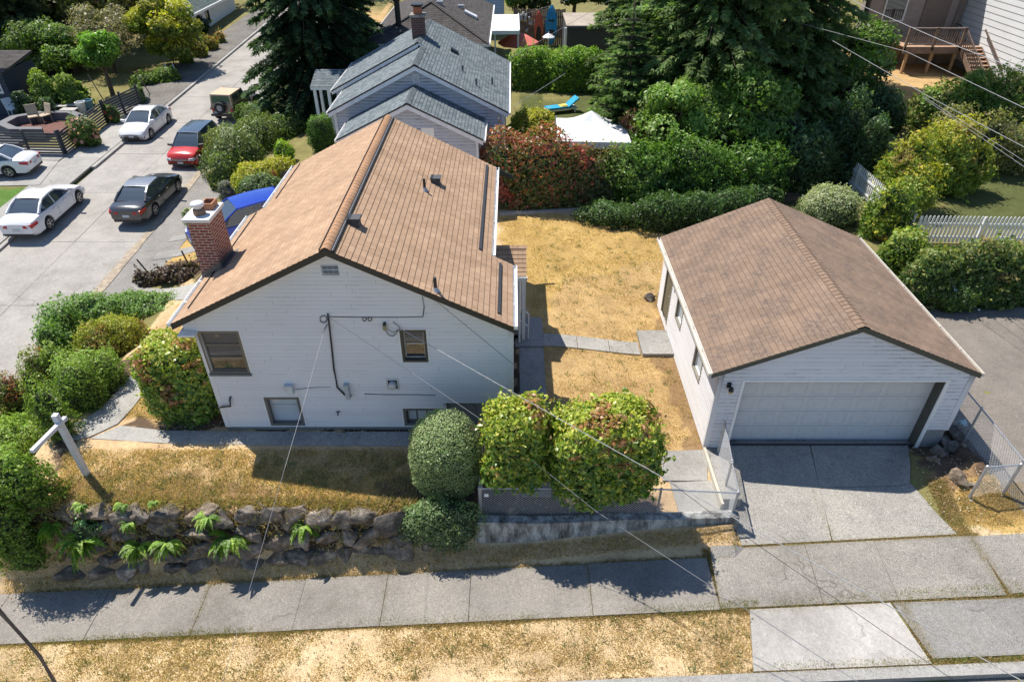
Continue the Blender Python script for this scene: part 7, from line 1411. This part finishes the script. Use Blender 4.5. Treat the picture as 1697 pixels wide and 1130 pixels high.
def slat_fence(label, a, b, h=1.25, nb=8):
    A = Vector((a.x, a.y, gz(a.x, a.y))); B = Vector((b.x, b.y, gz(b.x, b.y))); t = thing('slat_fence', label, 'fence', tuple(A))
    for k in range(nb): z = Vector((0, 0, .1+k*(h-.1)/nb)); m = MB(); m.bar(A+z, B+z, .025, (h-.1)/nb*.62); m.build('slat', SL, t)
    L = (B-A).length; n = max(1, int(round(L/1.9)))
    for k in range(n+1): c = ptl(A, B, k/n); m = MB(); m.box((c.x-.05, c.y-.05, c.z-.1), (c.x+.05, c.y+.05, c.z+h+.04)); m.build('post', SL, t)
cA, cB, cC, cD = PG(-60, 254), PG(107, 257), PG(178, 204), PG(234, 176)
slat_fence('charcoal horizontal slat fence facing the white sedan driveway', cA, cB); slat_fence('charcoal slat fence along the sidewalk below the rose bush', cB+Vector((.06, .1, 0)), cC); slat_fence('charcoal slat fence along the sidewalk at the lollipop tree', cC+Vector((.02, .1, 0)), cD)
# ================================================================== rock wall
def stone_mesh(name, r, seed, flat=1.):
    rng = np.random.default_rng(seed); d = rng.normal(0, 1, (15, 3)); d /= np.linalg.norm(d, axis=1)[:, None]; P = d*superq(d, 3.2)[:, None]*np.array(r)*rng.uniform(.82, 1.05, (15, 1)); bm = bmesh.new()
    for p in P: bm.verts.new(p)
    res = bmesh.ops.convex_hull(bm, input=bm.verts); bmesh.ops.delete(bm, geom=[g for g in res['geom_interior'] if isinstance(g, bmesh.types.BMVert)], context='VERTS')
    bmesh.ops.bevel(bm, geom=list(bm.edges), offset=min(r)*.07, segments=1, profile=.6, affect='EDGES'); bmesh.ops.triangulate(bm, faces=bm.faces); bmesh.ops.subdivide_edges(bm, edges=[e for e in bm.edges if e.calc_length() > min(r)*.35], cuts=2, use_grid_fill=True); bmesh.ops.triangulate(bm, faces=bm.faces)
    co = np.array([v.co for v in bm.verts]); nn_ = (n3(co, 9., seed % 40)-.5)*min(r)*.34+(n3(co, 22., seed % 40+3)-.5)*min(r)*.12
    for v, k in zip(bm.verts, nn_): v.co += v.co.normalized()*k
    me = bpy.data.meshes.new(name); bm.to_mesh(me); bm.free(); return me
RT = NT('basalt'); RT.rough(.85); v = RT.pos(); c = RT.ramp(RT.noise(4, v, 6, .7), [(.3, (.04, .036, .032)), (.5, (.12, .105, .09)), (.68, (.30, .27, .235))]); c = RT.mix(RT.math('MULTIPLY', RT.ramp(RT.noise(1.6, v, 4), [(.55, G3(0)), (.7, G3(1))]), .5), c, (.16, .10, .06)); oi = RT.n('ShaderNodeObjectInfo'); c = RT.mix(1., c, RT.ramp(oi.outputs['Random'], [(0, (.7, .68, .68)), (.35, (1.25, 1.2, 1.12)), (.6, (1.5, 1.3, 1.05)), (.8, (.9, .9, .95)), (1, (1.9, 1.75, 1.6))]), 'MULTIPLY'); lich = RT.noise(11, v, 5, .8); c = RT.mix(RT.math('MULTIPLY', RT.ramp(lich, [(.58, G3(0)), (.66, G3(1))]), .45), c, (.3, .3, .22)); RT.base(c); RT.bump(RT.noise(22, v, 6, .75), .8, .03); ROCK = RT.m
RW = thing('rock_wall', 'dark rubble rock retaining wall below the front lawn', 'wall', (-6, 10, -1)); rng = np.random.default_rng(77); protos = [stone_mesh('stone', (.30, .2, .2), 500+i) for i in range(22)]; ct = 0
x = -10.9
cells = []
while x < -1.9:
    ww = rng.uniform(.38, .95); H = float(-.22-(sw(x)+.22)); nz = max(2, int(round(H/rng.uniform(.34, .5))))
    for j in range(nz): cells.append((x+ww/2+(.2 if j % 2 else 0)*rng.uniform(.3, 1), j/nz, ww, H/nz, H))
    x += ww*.86
for (xx, f, ww, hh, H) in cells[:100]:
    ytop = float(np.interp(xx, [-10, -3, -.9], [10.45, 10.2, 10.3])); ybot = float(np.interp(xx, [-10, -3, -.9], [9.8, 9.95, 10.0])); z0 = float(sw(xx))+.05; z = z0+(f+.5*hh/H)*(-.16-z0); y = ybot+(ytop-ybot)*(f+.5*hh/H)+rng.uniform(-.06, .04)
    o = bpy.data.objects.new('stone', protos[rng.integers(22)]); COL.objects.link(o); o.parent = RW; o.location = Vector((xx, y, z))-Vector(RW.location); s = rng.uniform(1.15, 1.45); o.scale = (ww/.60*s, rng.uniform(.9, 1.3), hh/.38*s*1.05); o.rotation_euler = (rng.uniform(-.5, .2), rng.uniform(-.35, .35), rng.uniform(-.4, .4))
for p_ in protos: p_.materials.append(ROCK)
def rock(label, p, r, seed, group=None, sink=.3):
    me = stone_mesh('boulder', r, seed); me.materials.append(ROCK); o = bpy.data.objects.new('boulder', me); COL.objects.link(o); o.location = (p.x, p.y, p.z+r[2]*(1-2*sink)*.9); o.rotation_euler = (0, 0, seed % 6); return tag(o, label, 'rock', group)
RC = [(1563, 708, .2), (1578, 722, .24), (1560, 735, .26), (1577, 702, .14), (1592, 712, .15), (1556, 752, .22), (1576, 742, .2), (1545, 722, .16), (1590, 735, .18), (1545, 765, .16)]
for i, (px, py, r) in enumerate(RC): rock('dark rock in the shaded pile at the right corner of the garage', PG(px, py), (r*1.1, r*.9, r*.7), 600+i, 'rocks piled beside the garage corner')
rock('biggest sunlit boulder at the foot of the rock pile by the garage', PG(1592, 796), (.28, .2, .2), 620); rock('flat stone slab right of the sunlit boulder', PG(1607, 803), (.3, .1, .06), 621); rock('single grey rock on the lawn beside the garage side door', PG(1075, 496), (.22, .2, .22), 622)
rock('flat pale rock half buried left of the retaining wall end', PG(762, 872), (.4, .2, .14), 624)
rng = random.Random(5)
# white stones and leaf litter in the bed and on the path
tuftsC = [(.6, .55, .45), (.45, .33, .2), (.3, .2, .12), (.7, .68, .6)]
def litter(name, label, polys, n, s, cols, seed):
    rg = np.random.default_rng(seed); V, C = [], []
    for poly in polys:
        q = [PG(*p) for p in poly]; P2 = [(p.x, p.y) for p in q]; x = rg.uniform(min(a for a, b in P2), max(a for a, b in P2), n); y = rg.uniform(min(b for a, b in P2), max(b for a, b in P2), n); k = in_poly(x, y, P2); x, y = x[k], y[k]; z = ground(x, y)+.045; a = rg.uniform(0, 6.28, len(x)); l = s*rg.uniform(.5, 1.4, len(x))
        dx, dy = np.cos(a)*l, np.sin(a)*l; tl = rg.uniform(-.4, .4, (len(x), 2))*l[:, None]; V.append(np.stack([np.stack([x-dx, y-dy, z+tl[:, 0]], 1), np.stack([x+dy*.5, y-dx*.5, z+.01], 1), np.stack([x+dx, y+dy, z+tl[:, 1]], 1), np.stack([x-dy*.5, y+dx*.5, z+.0], 1)], 1)); C.append(palette(len(x), cols, rg))
    V = np.concatenate(V); C = np.concatenate(C); n = len(V); me = bpy.data.meshes.new(name); me.vertices.add(n*4); me.vertices.foreach_set('co', V.astype(np.float32).ravel()); me.loops.add(n*4); me.loops.foreach_set('vertex_index', np.arange(n*4, dtype=np.int32)); me.polygons.add(n)
    me.polygons.foreach_set('loop_start', np.arange(0, n*4, 4, dtype=np.int32)); me.polygons.foreach_set('loop_total', np.full(n, 4, dtype=np.int32)); me.update(); c4 = np.ones((n, 4, 4), np.float32); c4[:, :, :3] = C[:, None, :]; ca = me.color_attributes.new('Col', 'FLOAT_COLOR', 'POINT'); ca.data.foreach_set('color', c4.ravel()); me.materials.append(LEAF); o = bpy.data.objects.new(name, me); COL.objects.link(o); return tag(o, label, 'leaf litter', kind='stuff')
litter('leaf_litter', 'fallen leaves and pebbles strewn over beds, paths and driveway', [[(370, 690), (690, 690), (690, 740), (360, 740)], [(795, 700), (1100, 830), (1090, 860), (795, 860)], [(1480, 700), (1640, 780), (1640, 870), (1540, 850)], [(260, 690), (400, 690), (420, 745), (260, 745)]], 500, .022, tuftsC, 9)
litter('leaf_litter', 'dark leaf litter and debris over the dry verge and lawn', [[(0, 1070), (1250, 1010), (1240, 1110), (0, 1150)], [(110, 750), (690, 750), (690, 840), (90, 830)], [(900, 420), (1090, 420), (1170, 730), (900, 740)], [(0, 940), (1240, 890), (1240, 905), (0, 1005)]], 900, .02, [(.12, .07, .04), (.2, .12, .06), (.3, .2, .1)], 10)
multi('mulch', 'dark brown clods of dug soil in the bed left of the chimney', [(218, 275, 448, 474, .6), (260, 342, 438, 470, .6)], [(.10, .07, .05), (.15, .1, .07), (.06, .045, .035)], None, None, n=3500, size=.1, amp=.3, cat='soil heap', seed=81, twig=plain('soil_core', (.09, .062, .045), .95, .4, 12), aspect=.8)
# ================================================================== posts, pole, wires
b0 = PG(144, 786); SP = thing('sign_post', 'white painted wooden post with a cross arm at the end of the rock wall', 'sign post', tuple(b0)); PWD = plain('white_post_paint', (.62, .63, .66), .5, .06)
m = MB(); m.box((b0.x-.06, b0.y-.06, b0.z-.1), (b0.x+.06, b0.y+.06, 1.86)); m.build('post', PWD, SP)
a, b = PZ(109, 692, 1.62), PZ(53, 748, 1.62); m = MB(); m.bar(a, b, .09, .09); m.build('cross_arm', PWD, SP)
p0, p1, p2 = PY(0, 1013, 6.9), PY(66, 1087, 6.9), PY(92, 1132, 6.9); m = MB(); m.tube([(p2.x-.05, 6.9, float(sw(p2.x))-.1), p2, p1, p0, p0+(p0-p1)*1.2], .036, 10); tag(m.build('metal_pole', plain('weathered_pole', (.10, .085, .075), .6, .2)), 'bent dark metal pole on the verge in the lower left corner', 'pole')
def stick(name, label, px, py, h, lean, r=.03, mat=BLACKP, cat='stake'):
    p = PG(px, py); m = MB(); m.tube([(p.x, p.y, p.z-.1), (p.x+lean, p.y, p.z+h)], r, 6); return tag(m.build(name, mat), label, cat)
stick('garden_stake', 'short black stake leaning at the near corner of the dug soil', 252, 458, .75, -.35); stick('garden_stake', 'black stake standing beside the brick chimney', 313, 438, .6, -.12)
stick('marker_post', 'left of two small white marker posts at the street bend', 281, 128, .9, -.1, .04, TRIM_W, 'post'); stick('marker_post', 'right of two small white marker posts at the street bend', 293, 124, .7, -.1, .04, TRIM_W, 'post'); stick('marker_post', 'thin dark post beside the gravel verge near the lollipop tree', 250, 157, 1.4, -.5, .03, WOOD_BR, 'post'); stick('marker_post', 'thin black post at the left edge beside the far kerb', 8, 383, 1.2, -.3, .03, BLACKP, 'post'); stick('marker_post', 'slim dark post leaning behind the slat fence', 177, 174, 1.8, -.5, .03, WOOD_BR, 'post')
p = PG(1595, 703); m = MB(); m.hexa([(p.x-.14, p.y-.1, p.z), (p.x+.1, p.y-.08, p.z), (p.x+.13, p.y+.1, p.z), (p.x-.1, p.y+.12, p.z+.02), (p.x-.1, p.y-.06, p.z+.1), (p.x+.06, p.y-.05, p.z+.06), (p.x+.09, p.y+.08, p.z+.12), (p.x-.07, p.y+.09, p.z+.07)]); tag(m.build('litter_bag', plain('pale_blue_plastic', (.35, .5, .55), .4)), 'crumpled pale blue plastic bag among the rocks by the lane fence', 'litter')
# small square tag on the fence mesh
p = PY(806, 821, 10.33); m = MB(); m.box((p.x-.05, 10.335, p.z-.05), (p.x+.05, 10.345, p.z+.05)); tag(m.build('fence_tag', TRIM_W), 'small blank white tag fixed to the chain link near the left corner post', 'tag')
def wire(label, pts, r=.012, sag=0., mat=None, twist=False, name='overhead_wire', group=None):
    P = [PY(px, py, y) for px, py, y in pts]; Q = []
    for a, b in zip(P[:-1], P[1:]):
        for s in range(8): f = s/8; Q.append(ptl(a, b, f)-Vector((0, 0, sag*4*f*(1-f))))
    Q.append(P[-1]); m = MB(); m.tube(Q, r, 6)
    if twist:
        L = sum((Q[i+1]-Q[i]).length for i in range(len(Q)-1)); n = int(L/.06); H = []
        for k in range(n):
            f = k/n*(len(Q)-1); i = min(int(f), len(Q)-2); c = ptl(Q[i], Q[i+1], f-i); a = k*.9; H.append(c+Vector((math.cos(a), 0, math.sin(a)))*r*1.1)
        m.tube(H, r*.8, 5, mi=1)
    return tag(m.build(name, [mat or BLACKP, plain('pale_strand', (.33, .33, .33), .6)]), label, 'wire', group)
PS = plain('pale_strand', (.33, .33, .33), .6)
WW = plain('weathered_white_cable', (.30, .30, .31), .6)
wire('thick twisted service cable from the house window to the lower right corner', [(664, 545, 12.65), (1715, 1140, 5.0)], .007, .0, MATS['pale_strand'], True)
wire('thin black cable from under the right roof edge to the lower right', [(713, 491, 12.6), (850, 603, 11.6), (1178, 849, 9.0), (1600, 1140, 5.6)], .0055, 0, BLACKP)
wire('pale cable from the wall mast passing over the boxwood ball', [(546, 526, 12.65), (790, 690, 10.9), (988, 847, 9.3), (1430, 1135, 6.2)], .0045, 0, WW)
wire('single line running down from the wall mast to the bottom edge', [(544, 524, 12.65), (500, 680, 9.6), (472, 775, 8.4), (366, 1140, 5.5)], .004, 0, WW)
wire('heavy power line crossing the top right corner above the deck', [(1300, -60, 33), (1435, 13, 26), (1557, 66, 21.5), (1720, 128, 17.5)], .010, 0, WW); wire('second power line below the heavy one at the top right', [(1300, 32, 33), (1502, 86, 24), (1720, 190, 17.5)], .008, 0, WW)
wire('third line crossing in front of the maple at the right', [(1380, 68, 27), (1542, 162, 21), (1720, 256, 17)], .008, 0, WW); wire('lowest thin line at the right edge', [(1530, 163, 20.5), (1720, 292, 16.5)], .005, 0, WW); wire('thin line just above the lowest one at the right edge', [(1530, 160, 20.6), (1720, 282, 16.4)], .005, 0, WW)
wire('line over the kayaks, upper of the two', [(840, 33, 40), (1000, -18, 46)], .010, 0, WW); wire('line over the clipped green hedge, lower of the two', [(850, 177, 30), (937, 122, 33), (850, 177, 30)][:2], .01, 0, WW); wire('line from the grey gutter across the green hedge', [(842, 99, 37.2), (1030, -10, 47)], .010, 0, WW)
# ================================================================== loose pieces of one kind become parts of their own
def islands(o):
    me = o.data; par = list(range(len(me.vertices)))
    def find(a):
        while par[a] != a: par[a] = par[par[a]]; a = par[a]
        return a
    for p in me.polygons:
        v = p.vertices; r = find(v[0])
        for k in v[1:]: par[find(k)] = r
    g = {}
    for p in me.polygons: g.setdefault(find(p.vertices[0]), []).append(p.index)
    return list(g.values())
def split(o):
    gs = islands(o)
    if len(gs) < 2: return
    me = o.data; uv = me.uv_layers.active
    for n_, g in enumerate(gs):
        vm = {}; fs = []; mi = []; uvs = []
        for fi in g:
            p = me.polygons[fi]; fs.append([vm.setdefault(v, len(vm)) for v in p.vertices]); mi.append(p.material_index)
            if uv: uvs += [tuple(uv.data[l].uv) for l in p.loop_indices]
        nm = bpy.data.meshes.new(me.name); nm.from_pydata([tuple(me.vertices[v].co) for v in vm], [], fs)
        for m_ in me.materials: nm.materials.append(m_)
        nm.polygons.foreach_set('material_index', mi)
        if uv:
            l_ = nm.uv_layers.new(name='UVMap')
            for i, u in enumerate(uvs): l_.data[i].uv = u
        nm.update()
        c = o if n_ == 0 else o.copy()
        if n_: COL.objects.link(c)
        c.data = nm
for o in list(bpy.data.objects):
    if o.type == 'MESH' and o.parent and o.name.split('.')[0] in ('rake_board', 'drip_edge', 'diverter_strip', 'corner_board', 'porch_post', 'foundation', 'soffit', 'pillars', 'wheel_flare', 'door_seam', 'ridge_vent', 'door_jamb', 'door_casing', 'casing', 'plastic_window', 'bumper', 'wall_cable', 'gutter') and (o.name.split('.')[0] != 'gutter' or o.parent == BH): split(o)
